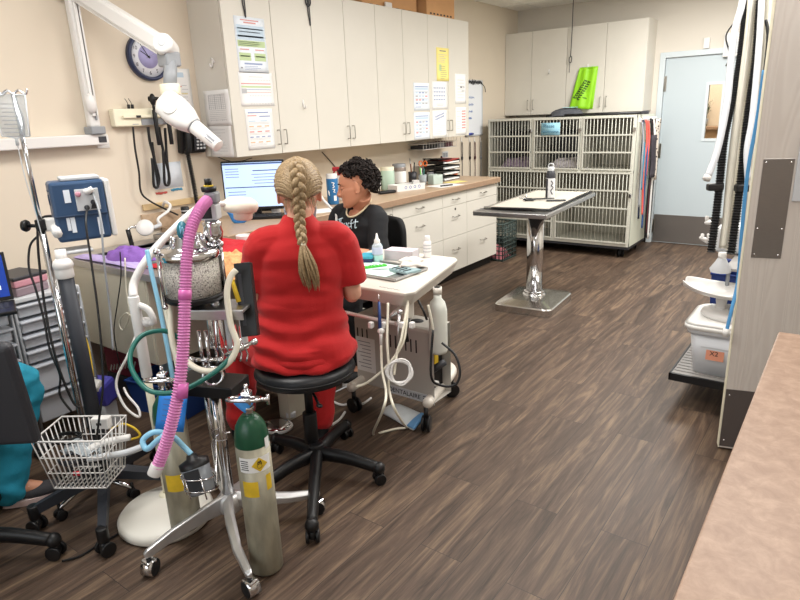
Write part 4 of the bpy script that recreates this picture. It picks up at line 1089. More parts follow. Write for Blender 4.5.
# =====================================================================  LEFT GROUP
# iv pole --------------------------------------------------------------
def ivpole():
    P = vert(V((-2.50, 1.16, 0)), 46, 250); P = V((P.x, P.y, 0))
    top = vert(P, 10, 93).z
    t = thing('iv_pole', 'chrome drip stand with a clear fluid bag at the left', 'drip stand', P)
    MB().cyl(P+V((0, 0, .06)), P+V((0, 0, 1.2)), .013).build('outer_tube', M_chrome, t)
    MB().cyl(P+V((0, 0, 1.15)), P+V((0, 0, top)), .009).build('inner_tube', M_chrome, t)
    b = MB(); b.cyl(P+V((0, 0, 1.18)), P+V((0, 0, 1.225)), .019, bev=.004); b.cyl(P+V((0, 0, 1.2)), P-CR*.055+V((0, 0, 1.2)), .007); b.lathe([(0, 0), (.02, 0), (.024, .008), (.02, .02), (0, .022)], P-CR*.05+V((0, 0, 1.2)), -CR); b.build('clamp_knob', M_black, t)
    for s in (-1, 1):
        h_ = MB(); q = P+V((0, 0, top)); h_.tube([q-V((0, 0, .01)), q+CR*(s*.02)+V((0, 0, .01)), q+CR*(s*.045)+V((0, 0, -.005)), q+CR*(s*.055)+V((0, 0, .015))], .004, n=6, spline=3); h_.build('hook', M_chrome, t)
    for k in range(4):
        a = R(20)+k*pi/2; e = P+V((.2*cos(a), .2*sin(a), .05))
        lg = MB().tube([P+V((0, 0, .085)), e], [.014, .010], n=8).build('base_leg', M_chrome, t)
        cb = MB(); caster(cb, (e.x, e.y, .022), r=.022, w=.035); cb.build('caster', M_black, lg)
    # bag: a thing of its own, hanging on the hook
    q = P+V((0, 0, top))-V((CF.x, CF.y, 0))*.05+CR*.012+V((0, 0, -.005)); bg = thing('fluid_bag', 'clear drip bag with printed lines hanging from the drip stand', 'fluid bag', q)
    Mb = frame(q, CR, ZI)
    b = MB(Mb); W, Hh = .118, .15
    b.grid(lambda u, v: ((u-.5)*W*(1-.12*(1-v)), -Hh+Hh*v, .001+.018*sin(pi*u)*(sin(pi*min(1, v*1.1+.05)))), 10, 10, smooth=True)
    b.grid(lambda u, v: ((.5-u)*W*(1-.12*(1-v)), -Hh+Hh*v, -.001-.014*sin(pi*u)*sin(pi*min(1, v*1.1+.05))), 10, 10, smooth=True)
    b.build('bag', mat('clear_vinyl', '#dfe5ea', .12, trans=.75, ior=1.15), bg)
    b = MB(Mb); o_ = [(-W*.44, -Hh+.004), (-W*.5, -.004), (-.02, -.004), (0, .012), (.02, -.004), (W*.5, -.004), (W*.44, -Hh+.004), (0, -Hh-.004)]; b.tube([(x, z, .001) for x, z in o_], .0028, n=5, closed=True); b.build('seam', M_lgrey, bg)
    b = MB(Mb).use(M_inkg)
    for k in range(9): b.box((0, -.035-.014*k, .0205-.0002*k), (.07-.012*(k % 3), .0022, .0006))
    b.build('print', None, bg)
    b = MB(Mb); b.cyl((0, -Hh-.004, 0), (0, -Hh-.03, 0), .006); b.tube([(0, -Hh-.03, 0), (.01, -.3, .005), (.03, -.5, 0), (.05, -.75, .01)], .002, n=5, spline=4); b.build('drip_line', M_lgrey, bg)
ivpole()
# monitor on rolling stand ----------------------------------------------
SX, SYY = -2.402, 1.055
M_pole = mat('dark_slate_metal', '#2b2e35', .5, .1)
def monitor_stand():
    t = thing('monitor_stand', 'rolling stand with dark pole carrying the blue vet monitor and a white wire basket', 'rolling stand', (SX, SYY, 0))
    tips = [(-2.10, .868), (-2.14, 1.28), (-2.475, .785), (-2.52, 1.36), (-2.70, 1.10)]
    for k, (x, y) in enumerate(tips):
        b = MB(); h = V((SX, SYY, .16)); e = V((x, y, .10)); d = (e-h); Mx = frame(h, d, ZI)
        b = MB(Mx); L = d.length
        vs = [(0, -.028, -.02), (0, .028, -.02), (0, .022, .025), (0, -.022, .025), (L, -.02, -.016), (L, .02, -.016), (L, .014, .014), (L, -.014, .014)]
        b._faces(vs, [(0, 1, 2, 3), (7, 6, 5, 4), (0, 4, 5, 1), (1, 5, 6, 2), (2, 6, 7, 3), (3, 7, 4, 0)])
        lg = b.build('base_leg', M_pole, t)
        cb = MB(); cb.cyl((x, y, .06), (x, y, .12), .022, bev=.004); caster(cb, (x, y, .03), r=.03, w=.05, ang=k); cb.build('caster', M_black, lg)
    MB().cyl((SX, SYY, .12), (SX, SYY, .2), .045, bev=.006).build('hub', M_pole, t)
    MB().cyl((SX, SYY, .15), (SX, SYY, 1.03), .029, n=24).build('pole', M_pole, t)
    b = MB(); b.cyl((SX, SYY, 1.01), (SX, SYY, 1.05), .033, bev=.004); b.ell((SX, SYY, 1.06), (.037, .037, .032)); b.cyl((SX, SYY, 1.055), (SX, SYY, 1.12), .02); b.build('pole_collar', M_white, t)
    MB().box(tuple(far(74, 250, 2.47)), (.13, .12, .012), bev=.004, rot=(0, 0, R(70))).build('platform', M_lgrey, t)
    b = MB(); b.tube([(SX-.06, SYY+.03, 1.17), (SX-.12, SYY+.05, 1.19), (SX-.17, SYY+.08, 1.17)], .018, n=8); b.box((SX-.13, SYY+.06, 1.2), (.09, .05, .05), bev=.006, rot=(0, 0, R(50))); b.build('side_bracket', M_white, t)
    # basket
    c = far(85, 450, 2.38); z0, z1 = .235, .45; ang = R(34)
    Mb = MX.Translation(V((c.x, c.y, 0))) @ MX.Rotation(ang, 4, 'Z')
    W, D = .132, .10
    b = MB(Mb)
    def rect(w, d, z, r, n=4): b.tube([(-w, -d, z), (w, -d, z), (w, d, z), (-w, d, z)], r, n=6, closed=True)
    rect(W, D, z1, .0042); rect(W*.78, D*.75, z0, .0035); rect(W*.92, D*.9, z0+.14, .0025); rect(W*.85, D*.82, z0+.07, .0025)
    for i in range(13):
        u = -1+2*i/12
        for s in (-1, 1): b.tube([(W*u, s*D, z1), (W*.78*u, s*D*.75, z0)], .0024, n=5)
        b.tube([(W*.78*u, -D*.75, z0), (W*.78*u, D*.75, z0)], .0024, n=5)
    for i in range(8):
        u = -1+2*i/7
        for s in (-1, 1): b.tube([(s*W, D*u, z1), (s*W*.78, D*.75*u, z0)], .0024, n=5)
    b.build('wire_basket', M_white, t)
    # contents are things of their own
    k = thing('power_strip', 'small white socket block at the back rim of the wire basket', 'power strip', (c.x, c.y, z1-.03))
    Mk = Mb
    b = MB(Mk); b.box((.045, D-.03, z1-.012), (.07, .035, .045), bev=.004); b.build('housing', M_white, k)
    b = MB(Mk)
    for x in (.036, .05): b.box((x, D-.0485, z1-.012), (.006, .002, .01))
    b.build('sockets', M_ink, k)
    rnd = random.Random(2)
    def coil(r0, zc, ox, oy, th, n=3):
        return [(ox+r0*(1+.1*sin(a*.3+n))*cos(a), oy+r0*.75*sin(a), zc+.006*(a/6.28)+.01*sin(a*.7)) for a in [i*.35 for i in range(int(6.28*n/.35))]]
    for (lab, r0, zz, ox, oy, th, mm) in (('thick black cable coiled in the bottom of the wire basket', .07, .27, .0, 0, .006, M_black), ('grey cable coiled on the left in the wire basket', .06, .31, -.05, .0, .0045, M_dgrey), ('thin black cable heaped at the upper left of the wire basket', .055, .385, -.085, .03, .004, M_blackm)):
        o = MB(Mb).tube(coil(r0, zz, ox, oy, th), th, n=6).build('coiled_cable', mm); tag(o, lab, 'cable')
    o = MB(Mb).grid(lambda u, v: ((u-.5)*.15+.0, -.01+(v-.5)*.08, .375+.018*sin(u*7+v*3)*cos(v*9)), 14, 10, thick=.002).build('plastic_pouch', mat('clear_pouch', '#dfe6ea', .15, trans=.6, ior=1.1)); tag(o, 'crumpled clear plastic pouch lying in the wire basket', 'plastic pouch')
    o = MB(Mb).box((-.01, -.06, .29), (.03, .012, .018), bev=.004).build('red_connector', mat('red_plastic', '#c2303a', .4)); tag(o, 'small red plug among the cables in the basket', 'plug')
    o = MB(Mb).tube([(.02, -.03, .36), (.06, .0, .38), (.11, .02, .385), (.17, .035, .39)], [.016, .015, .014, .013], n=10, spline=3).build('breathing_tube', M_white); tag(o, 'white tube poking out of the right side of the wire basket', 'tube')
    o = MB(Mb).tube([(.03, -.04, .34), (.09, -.03, .345), (.17, -.025, .355), (.24, .0, .37)], .013, n=10, spline=3).build('breathing_tube', M_lgrey); tag(o, 'light grey tube sticking out of the lower right of the wire basket', 'tube')
monitor_stand()
def blue_monitor():
    c = far(80, 214, 2.47); t = thing('vet_monitor', 'blue boxy anaesthesia monitor with plugged cables on the dark pole', 'monitor', (c.x, c.y, 1.128), R(70))
    M = MW[t.name]; W, D, H = .195, .13, .235
    b = L_(t); b.box((0, 0, H/2), (W, D, H), bev=.012); b.build('housing', mat('navy_blue_housing', '#2f4a6b', .4), t)
    b = L_(t); b.box((W/2+.012, .004, H/2), (.022, D*.98, H*.98), bev=.008); b.build('front_bezel', M_white, t)
    b = L_(t); b.box((0, -D/2-.003, H*.43), (W*.98, .008, .008), bev=.002); b.build('seam', mat('navy_dark', '#22364f', .5), t)
    b = L_(t); b.box((.018, .0, H+.008), (.14, .11, .014), bev=.004); b.build('top_tray', M_lgrey, t)
    b = L_(t); b.box((.03, -D/2-.002, H*.68), (.085, .006, .085), bev=.002); p = b.build('port_panel', M_lgrey, t)
    L_(t).lathe([(.010, 0), (.010, .008), (.005, .009), (0, .009)], (-.002, -D/2-.005, H*.78), (0, -1, 0)).build('pink_port', mat('pink_port', '#c58a9a', .5), t)
    for x, z in ((.022, .55), (.048, .63), (.044, .8)): L_(t).lathe([(.010, 0), (.010, .006), (.004, .008), (0, .008)], (x, -D/2-.005, H*z), (0, -1, 0)).build('port', M_dgrey, t)
    L_(t).prism([(-.014, 0), (.014, 0), (.008, .02), (-.008, .02)], .003, frame((.05, -D/2-.005, H*.52), XI, ZI)).build('power_inlet', M_ink, t)
    for q, d in (((-.04, H*.76), (.022, .05)), ((-.052, H*.3), (.012, .05)), ((-.036, H*.28), (.016, .06)), ((.06, H*.22), (.016, .07))): L_(t).box((q[0], -D/2-.001, q[1]), (d[0], .003, d[1])).build('sticker', M_paperb, t)
    b = L_(t)
    b.tube([(-W/2+.0, -D/2+.02, H*.86), (-W/2-.003, -.01, H*.86)], .003, n=5); b.lathe([(.022, 0), (.022, .003), (0, .004)], (-W/2, 0, H*.7), (-1, 0, 0)); b.build('vent_cap', mat('navy_dark2', '#2a4262', .5), t)
    b = L_(t); b.tube([(.028, -D/2-.008, H*.82), (.034, -D/2-.02, H*.82), (.052, -D/2-.024, H*.86)], [.012, .012, .011], n=10, spline=3); b.build('plug', M_white, t)
    def cable(pts, r, m, nm): MB().tube(pts, r, n=6, spline=6).build(nm, m, t)
    w_ = lambda x, z: M @ V((x, -D/2-.012, z*H))
    cable([w_(.022, .55), far(86, 225, 2.36), far(91, 260, 2.36), far(99, 320, 2.36), far(103, 380, 2.36), far(99, 420, 2.37), far(96, 442, 2.38)], .0045, M_black, 'cable')
    cable([w_(.05, .8), far(100, 215, 2.36), far(104, 260, 2.36), far(110, 310, 2.4), far(113, 350, 2.4)], .0045, M_grey, 'cable')
    cable([far(53, 216, 2.47), far(44, 217, 2.47), far(38, 224, 2.46), far(39, 260, 2.46), far(47, 320, 2.46), far(58, 365, 2.46), far(72, 400, 2.46), far(80, 408, 2.46)], .005, M_black, 'cable')
    cable([far(38, 236, 2.47), far(30, 246, 2.47), far(29, 268, 2.47), far(36, 290, 2.47), far(44, 320, 2.47), far(50, 350, 2.47), far(60, 375, 2.47), far(60, 395, 2.47), far(72, 412, 2.47)], .0045, M_black, 'cable')
blue_monitor()
# examination lamp ---------------------------------------------------------
def exam_lamp():
    P = V((-2.10, 1.13, 0)); Q = V((-2.17, 1.185, 0))
    t = thing('exam_lamp', 'white floor exam lamp with round base and curved arm', 'floor lamp', P)
    MB().lathe([(0, 0), (.178, 0), (.187, .012), (.187, .034), (.174, .05), (.05, .06), (0, .06)], P, n=56).build('base', mat('base_white', '#e3e0d6', .4), t)
    MB().lathe([(.034, .058), (.03, .066), (.02, .07), (0, .07)], Q, n=24).build('base_collar', M_offw, t)
    MB().cyl(Q+V((0, 0, .06)), Q+V((0, 0, .80)), .0155).build('lower_pole', M_offw, t)
    MB().cyl(Q+V((0, 0, .60)), Q+V((0, 0, .935)), .021, bev=.003).build('upper_pole', M_white, t)
    b = MB(); a = vert(Q, 146, 322); b.tube([Q+V((0, 0, .90))+CR*.015, Q+CR*.05+V((0, 0, .88)), Q+CR*.062+V((0, 0, .83)), a], .013, n=8, spline=3); b.ell(a, (.026, .02, .02)); b.build('clamp_handle', M_white, t)
    lh = far(240, 205, 2.62)
    b = MB(); b.tube([Q+V((0, 0, .93)), far(134, 283, 2.36), far(145, 262, 2.37), far(165, 238, 2.42), far(190, 214, 2.48), far(206, 204, 2.53), far(224, 204, 2.58)], [.0165, .0165, .0155, .015, .014, .013, .012], n=12, spline=5); b.build('curved_arm', M_white, t)
    Mh = frame(lh, CR*.98-ZI*.05, ZI)
    b = MB(Mh); n = 28; pr = [(-.082, .020), (-.078, .032), (-.02, .05), (.03, .052), (.07, .044), (.082, .026)]
    b.lathe([(.0, -.032), (.045, -.032), (.07, -.026), (.079, -.008), (.076, .012), (.05, .03), (0, .036)], (0, 0, 0), (0, 1, 0), n=32, sx=1.0, sy=.8, hint=(1, 0, 0)); b.build('lamp_head', mat('cream_head', '#eadfcf', .4), t)
    b = MB(Mh); b.lathe([(.042, -.030), (.040, -.056), (.034, -.062), (0, -.06)], (.012, 0, 0), (0, 1, 0), n=24); b.build('lens', mat('peach_lens', '#e9d2c3', .3), t)
exam_lamp()
# =====================================================================  ANAESTHESIA MACHINE
M_alu = mat('polished_aluminium', '#d6d7d8', .4, .85, noise=.05, nscale=20)
M_green = mat('oxygen_green', '#1a4a33', .3, noise=.12, nscale=30)
M_cylg = mat('worn_grey_cylinder', '#96917f', .45, .3, noise=.32, nscale=16, bump=.2, bscale=50, stretch=(1, 1, .35))
M_tagb = mat('blue_tag', '#3f8fd6', .6)
M_ybr = mat('yellow_paint', '#d9b62e', .6, noise=.1, nscale=30)
M_pinkh = mat('pink_hose', '#d486bb', .4)
M_greenh = mat('green_hose', '#17645a', .35)
M_cream = mat('cream_hose', '#e4dfcd', .4)
M_bluet = mat('light_blue_tube', '#8cc3de', .4)
AX, AY = -1.826, 1.247
am = thing('anaesthesia_machine', 'wheeled anaesthesia machine with speckled absorber drum and star base', 'anaesthesia machine', (AX, AY, 0))
def am_base():
    for k, (x, y) in enumerate(((-1.86, .905), (-1.475, 1.045), (-1.60, 1.505), (-1.98, 1.56), (-2.13, 1.37))):
        h = V((AX, AY, .125)); e = V((x, y, .088)); d = e-h; L = d.length; Mx = frame(h, d, ZI)
        b = MB(Mx); n = 12; rows = []
        prof = [(.0, .040, .030, .0), (.3, .030, .026, .012), (.7, .022, .022, .014), (1.0, .017, .017, .0), (1.04, .010, .011, -.002)]
        vs = []
        for (f, w, hh, dz) in prof:
            for q in ((-1, -.6), (1, -.6), (1, 0), (.55, 1), (-.55, 1), (-1, 0)): vs.append((L*f, q[0]*w, dz+q[1]*hh*.9))
        fs = [(i*6+k2, i*6+(k2+1) % 6, (i+1)*6+(k2+1) % 6, (i+1)*6+k2) for i in range(4) for k2 in range(6)]+[(5, 4, 3, 2, 1, 0), tuple(24+k2 for k2 in range(6))]
        b._faces(vs, fs); lg = b.build('base_leg', M_alu, am)
        md = lg.modifiers.new('bv', 'BEVEL'); md.width = .004; md.segments = 2; md.limit_method = 'ANGLE'
        cb = MB(); cb.cyl((x, y, .05), (x, y, .09), .009); cb.build('caster_stem', M_black, lg)
        cb = MB(); a = .5+k*.9; axv = V((cos(a), sin(a), 0)); cb.cyl(V((x, y, .03))-axv*.024, V((x, y, .03))+axv*.024, .03, n=24, bev=.003); cb.use(M_chrome); cb.mats = [M_blackm, M_chrome]
        cb.mi = 1; cb.cyl(V((x, y, .03))-axv*.021, V((x, y, .03))+axv*.021, .0325, n=24); cb.box((x, y, .056), (.045, .04, .014), bev=.005); cb.build('caster', None, lg)
    MB().lathe([(.045, .085), (.05, .10), (.046, .14), (.034, .155), (.024, .16), (0, .16)], (AX, AY, 0)).build('base_hub', M_alu, am)
    MB().cyl((AX, AY, .14), (AX, AY, .66), .0235, n=28).build('main_pole', M_chrome, am)
    for dx, nm in ((-.04, 'side_rod'),):
        q = V((AX, AY, 0))+CR*dx+CF*.02; MB().cyl((q.x, q.y, .20), (q.x, q.y, .62), .008).build(nm, M_chrome, am)
    b = MB(); q = V((AX, AY, .40))-CF*.024; b.tube([q+CR*.03+ZI*.03, q+CR*.03, q-CR*.02-ZI*.005, q-CR*.022+ZI*.03, q+CR*.01+ZI*.05], .0022, n=5, spline=3); b.build('wire_hook', M_chrome, am)
am_base()
def am_top():
    c = V((-1.795, 1.215, .645)); ang = math.atan2(.35, .9)
    MB().box(c, (.245, .13, .045), rot=(0, 0, ang), bev=.004).build('yoke_block', M_black, am)
    # chrome gauge on the block
    b = MB(); g = far(213, 376, 2.12); b.tube([g+CR*(.034*cos(a))+CU*(.03*sin(a)) for a in [i*2*pi/28 for i in range(28)]], .006, n=6, closed=True); b.build('gauge_ring', M_chrome, am)
    b = MB(); b.lathe([(.03, .0), (.03, .004), (0, .005)], g+CF*.002, -CF, n=24); b.build('gauge_dial', M_ink, am)
    b = MB(); q = far(206, 360, 2.16)
    for dx in (-.012, .012): b.cyl(q+CR*dx+V((0, 0, -.04)), q+CR*dx+V((0, 0, .11)), .0065)
    b.cyl(q-CR*.05-ZI*.0, q+CR*.05+ZI*.0, .008); b.ell(q-CR*.052, .014); b.ell(q+CR*.05, .012); b.cyl(q+V((0, 0, -.06)), q+V((0, 0, -.02)), .02, .016); b.build('supply_manifold', M_chrome, am)
    # bracket shelf
    s = far(222, 306, 2.13); Ms = MX.Translation(s) @ MX.Rotation(R(30), 4, 'Z')
    b = MB(Ms); b.box((0, 0, 0), (.20, .13, .012), bev=.002); b.box((.0, -.066, -.012), (.20, .006, .035), bev=.002); b.build('shelf_plate', M_steel, am)
    # columns beneath the shelf
    cc = [(-.055, .012, M_chrome), (-.02, .008, M_glass), (.005, .010, M_lgrey), (.035, .009, M_glass), (.06, .012, M_white)]
    for dx, r, mm in cc:
        p = s+CR*dx+CF*.02; MB().cyl(p-V((0, 0, .16)), p-V((0, 0, .012)), r, n=14, bev=.002).build('flow_tube' if mm is M_glass else 'support_column', mm, am)
    MB().cyl((AX+.01, AY+.025, .62), (AX+.025, AY+.045, .96), .016).build('upper_pole', M_chrome, am)
    b = MB(); q = s-V((0, 0, .15))
    for i in range(6):
        dx = -.05+.022*i; b.tube([q+CR*dx, q+CR*(dx+.008)-ZI*.03+CF*.01, q+CR*(dx+.002)-ZI*.06], .004, n=6, spline=2)
    b.build('fittings', M_chrome, am)
    # black flowmeter column
    t0 = far(243, 263, 2.14); t1 = far(251, 336, 2.14); d = (t1-t0)
    Mb = frame((t0+t1)/2, d, CR)
    b = MB(Mb); b.box((0, 0, 0), (d.length, .058, .04), bev=.003); b.build('flowmeter_column', M_black, am)
    b = MB(Mb); b.box((0, -.012, .0), (d.length*.7, .012, .0425)); b.build('flow_window', M_dgrey, am)
    b = MB(); y0, y1 = far(232, 280, 2.12), far(239, 302, 2.12); b.cyl(y0, y1, .007, .009); b.build('yellow_knob', M_ybr, am)
    b = MB(); q = far(240, 348, 2.08); b.cyl(q-CR*.05-CU*.025, q+CR*.045+CU*.02, .007); b.cyl(q-CR*.012-CU*.006, q+CR*.012+CU*.006, .013); b.ell(q+CR*.05+CU*.022, .012); b.cyl(q-ZI*.0+CR*.0, q+ZI*.035, .008); b.build('oxygen_fitting', M_chrome, am)
    # absorber
    A = far(192, 272, 2.12); A = V((A.x, A.y, 0)); z0, z1 = .99, 1.115
    MB().lathe([(0, z0-.03), (.03, z0-.03), (.05, z0-.024), (.098, z0-.02), (.101, z0-.008), (.101, z0), (0, z0)], A, n=48).build('absorber_base', M_black, am)
    gm = mat('soda_lime', '#d3cdc0', .75, bump=.8, bscale=160); nt = gm.node_tree; bs = nt.nodes['Principled BSDF']
    tc = nt.nodes.new('ShaderNodeTexCoord'); vo = nt.nodes.new('ShaderNodeTexVoronoi'); vo.inputs['Scale'].default_value = 190; nt.links.new(tc.outputs['Object'], vo.inputs[0])
    cr = nt.nodes.new('ShaderNodeValToRGB'); e = cr.color_ramp.elements; e[0].position = .45; e[0].color = lin('#e2ddd3'); e[1].position = .95; e[1].color = lin('#6e675e'); nt.links.new(vo.outputs['Distance'], cr.inputs[0]); nt.links.new(cr.outputs[0], bs.inputs['Base Color'])
    MB().lathe([(.0, z0), (.090, z0), (.090, z1), (0, z1)], A, n=48).build('granules', gm, am)
    MB().lathe([(.0915, z0), (.095, z0), (.095, z1+.01), (.0915, z1+.01)], A, n=48).build('clear_drum', M_glass, am)
    MB().lathe([(.099, z1+.004), (.102, z1+.012), (.102, z1+.026), (.094, z1+.034), (.07, z1+.036), (.058, z1+.05), (.05, z1+.075), (.044, z1+.083), (0, z1+.085)], A, n=48).build('chrome_lid', M_chrome, am)
    for k in range(8):
        a = k*pi/4; MB().cyl(A+V((.060*cos(a), .060*sin(a), z1+.036)), A+V((.05*cos(a), .05*sin(a), z1+.08)), .006, n=8).build('valve_rib', M_chrome, am)
    for a in (2.6, 4.4, .9):
        b = MB(); q = A+V((.106*cos(a), .106*sin(a), 0)); b.cyl(q+V((0, 0, z0-.02)), q+V((0, 0, z1+.03)), .006, n=8); b.ell(q+V((0, 0, z1+.04)), .012); b.ell(q+V((0, 0, z0-.03)), .010); b.build('tie_rod', M_chrome, am)
    b = MB(); q = A+V((0, 0, z0-.03)); b.cyl(q-V((0, 0, .03)), q, .022); b.tube([q-V((0, 0, .02)), q-V((0, 0, .035))+CR*.04, s+V((0, 0, .015))-CR*.02], .012, n=8, spline=3); b.box(q+CR*.035-ZI*.02, (.05, .03, .02), bev=.004, rot=(0, 0, R(30))); b.build('absorber_mount', M_steel, am)
    # valve tower
    T = far(217, 262, 2.15); T = V((T.x, T.y, 0)); dd = V((0, 0, 0))
    zt = lambda y: vert(T, 217, y).z
    b = MB(); b.cyl(T+ZI*zt(300), T+ZI*zt(226), .013); b.cyl(T+CR*.017+ZI*zt(298), T+CR*.017+ZI*zt(236), .008); b.cyl(T-CR*.017+ZI*zt(298), T-CR*.017+ZI*zt(236), .008)
    b.lathe([(.0, zt(242)), (.028, zt(240)), (.034, zt(232)), (.03, zt(226)), (.034, zt(222)), (.02, zt(219)), (0, zt(219))], T, n=24); b.build('valve_column', M_chrome, am)
    Mt = MX.Translation(T) @ MX.Rotation(R(34), 4, 'Z')
    b = MB(Mt); z = (zt(219)+zt(203))/2; b.box((0, 0, z), (.06, .055, zt(203)-zt(219)), bev=.006); b.build('valve_body', M_lgrey, am)
    b = MB(Mt); b.box((-.006, -.0285, z), (.038, .003, .04)); b.build('valve_label', M_ink, am)
    b = MB(Mt); z = (zt(203)+zt(191))/2; b.box((.012, 0, z), (.045, .045, zt(191)-zt(203)), bev=.008); b.build('hose_port', M_grey, am)
    b = MB(Mt); b.lathe([(0, zt(191)), (.024, zt(191)), (.026, zt(189)), (.026, zt(186)), (0, zt(186))], (.004, 0, 0)); b.lathe([(0, zt(184.5)), (.012, zt(184.5)), (.013, zt(178)), (0, zt(178))], (.004, 0, 0)); b.build('relief_knob', M_black, am)
    b = MB(Mt); b.lathe([(0, zt(186)), (.016, zt(186)), (.016, zt(184.5)), (0, zt(184.5))], (.004, 0, 0)); b.build('yellow_band', M_ybr, am)
    # hoses are parts of the machine
    def hose(pts, r, m, nm, sp=6, n=10): return MB().tube(pts, r, n=n, spline=sp).build(nm, m, am)
    hose([far(235, 352, 2.07), far(215, 372, 2.02), far(180, 391, 1.98), far(150, 391, 1.99), far(133, 372, 2.02), far(131, 352, 2.06), far(143, 335, 2.1), far(165, 331, 2.14), far(182, 340, 2.16)], .0085, M_greenh, 'green_hose')
    hose([far(236, 270, 2.07), far(230, 278, 2.06), far(227, 295, 2.05), far(231, 325, 2.05), far(237, 345, 2.05), far(229, 362, 2.05), far(213, 371, 2.05), far(196, 368, 2.06), far(180, 355, 2.08)], .0105, M_cream, 'cream_hose')
    hose([far(162, 270, 2.18), far(164, 300, 2.18), far(171, 335, 2.18), far(178, 370, 2.18)], .0085, M_cream, 'cream_hose')
    hose([far(171, 295, 2.14), far(171, 330, 2.12), far(175, 352, 2.12), far(182, 365, 2.12)], .0105, M_cream, 'cream_hose')
    hose([far(147, 250, 2.24), far(151, 270, 2.24), far(160, 310, 2.24), far(168, 350, 2.24), far(173, 380, 2.24)], .0085, M_bluet, 'blue_tube')
    b = MB(); b.ell(far(182, 229, 2.0), (.016, .004, .028), rot=frame(V((0, 0, 0)), CR, CU)@MX.Rotation(pi/2, 4, 'X')@MX.Rotation(R(0), 4, 'Z')); 
    b = MB(frame(far(182, 230, 2.03), CR, CU)); b.lathe([(0, 0), (.017, 0), (.017, .003), (0, .003)], (0, 0, 0), ZI, n=32, sx=1, sy=1.75, hint=(1, 0, 0)); tg = b.build('teal_tag', mat('teal_disc', '#2c6f80', .4), am)
    b = MB(frame(far(182, 230, 2.03), CR, CU)); b.tube([(-.006, .014, .0035), (-.003, -.012, .0035), (.0, .008, .0035), (.005, .004, .0035), (.005, -.015, .0035)], .0016, n=5, spline=2); b.build('tag_mark', M_bluet, tg)
    # black drain canister with its wire cage
    q0, q1 = far(194, 463, 2.02), far(203, 492, 2.02); ax = (q0-q1).normalized(); L = (q0-q1).length
    b = MB(); b.lathe([(0, 0), (.040, 0), (.044, .01), (.047, L), (0, L)], q1, ax, n=28); b.build('charcoal_canister', mat('smoky_plastic', '#7d8288', .25), am)
    b = MB(); b.lathe([(.0485, L-.012), (.0485, L+.008), (.02, L+.018), (.016, L+.03), (0, L+.03)], q1, ax, n=28); b.build('canister_lid', M_black, am)
    b = MB(frame(q1+ax*(L*.5), -CR*0+ax, CR)); b.box((0, .0, .0455), (.07, .05, .004), bev=.001); b.box((0, 0, -.0455), (.07, .05, .004)); b.build('canister_print', M_ink, am)
    b = MB(); e1 = CR; e2 = ax.cross(CR).normalized()
    for f in (.15, .55): b.tube([q1+ax*(L*f)+e1*(.054*cos(a))+e2*(.054*sin(a)) for a in [i*2*pi/26 for i in range(26)]], .0026, n=5, closed=True)
    for a in (2.2, 3.2, 4.2, 5.2): b.tube([q1+ax*(L*.6)+e1*(.054*cos(a))+e2*(.054*sin(a)), q1-ax*.01+e1*(.054*cos(a))+e2*(.054*sin(a))], .0026, n=5)
    p = q1+ax*(L*.3); b.tube([p+CR*.054, V((AX, AY, p.z))-CR*.02, V((AX, AY, p.z+.01))+CR*.045-CF*.02], .004, n=6); b.build('canister_bracket', M_chrome, am)
    hose([q0+ax*.03, far(184, 447, 2.02), far(172, 436, 2.0), far(155, 432, 1.98), far(143, 440, 1.97), (far(147, 449, 1.96)), far(158, 440, 1.95), far(166, 434, 1.95)], .0095, M_bluet, 'blue_tube')
am_top()
# pink corrugated hose: a breathing circuit hung on the machine
def corrugated(pts, r, m, pitch=.0095, amp=.30, n=12, sp=10):
    P = [V(p) for p in pts]; Q = []
    for i in range(len(P)-1):
        a, b, c, d = P[max(i-1, 0)], P[i], P[i+1], P[min(i+2, len(P)-1)]
        for k in range(sp): t = k/sp; Q.append(.5*((2*b)+(c-a)*t+(2*a-5*b+4*c-d)*t*t+(3*b-a-3*c+d)*t**3))
    Q.append(P[-1]); S = [0]
    for i in range(1, len(Q)): S.append(S[-1]+(Q[i]-Q[i-1]).length)
    N = int(S[-1]/pitch*2); pts2, rs, j = [], [], 0
    for k in range(N+1):
        s = S[-1]*k/N
        while j < len(S)-2 and S[j+1] < s: j += 1
        f = (s-S[j])/max(1e-9, S[j+1]-S[j]); pts2.append(Q[j].lerp(Q[j+1], min(1, f))); rs.append(r*(1+amp*.4) if k % 2 else r*(1-amp*.6))
    return MB().tube(pts2, rs, n=n, smooth=False)
ph = thing('breathing_hose', 'pink corrugated breathing hose hanging down the front of the anaesthesia machine', 'hose', far(180, 300, 1.95))
pp = [far(209, 199, 2.09), far(201, 208, 2.0), far(192, 226, 1.96), far(187, 255, 1.94), far(185, 300, 1.93), (far(183, 350, 1.93)), far(178, 395, 1.93), far(168, 437, 1.94), far(157, 468, 1.95)]
corrugated(pp, .0185, M_pinkh).build('hose', M_pinkh, ph)
for a, b_ in ((far(182, 383, 1.93), far(181, 398, 1.93)), (far(185.2, 290, 1.93), far(184.8, 300, 1.93))):
    MB().cyl(a, b_, .0205).build('smooth_cuff', mat('pink_cuff', '#c763a6', .3), ph)
MB().cyl(far(158, 464, 1.95), far(153.5, 475, 1.953), .021, bev=.002).build('end_cuff', M_white, ph)
MB().cyl(far(211, 197, 2.11), far(207, 201, 2.07), .020, bev=.002).build('clear_cuff', M_lgrey, ph)
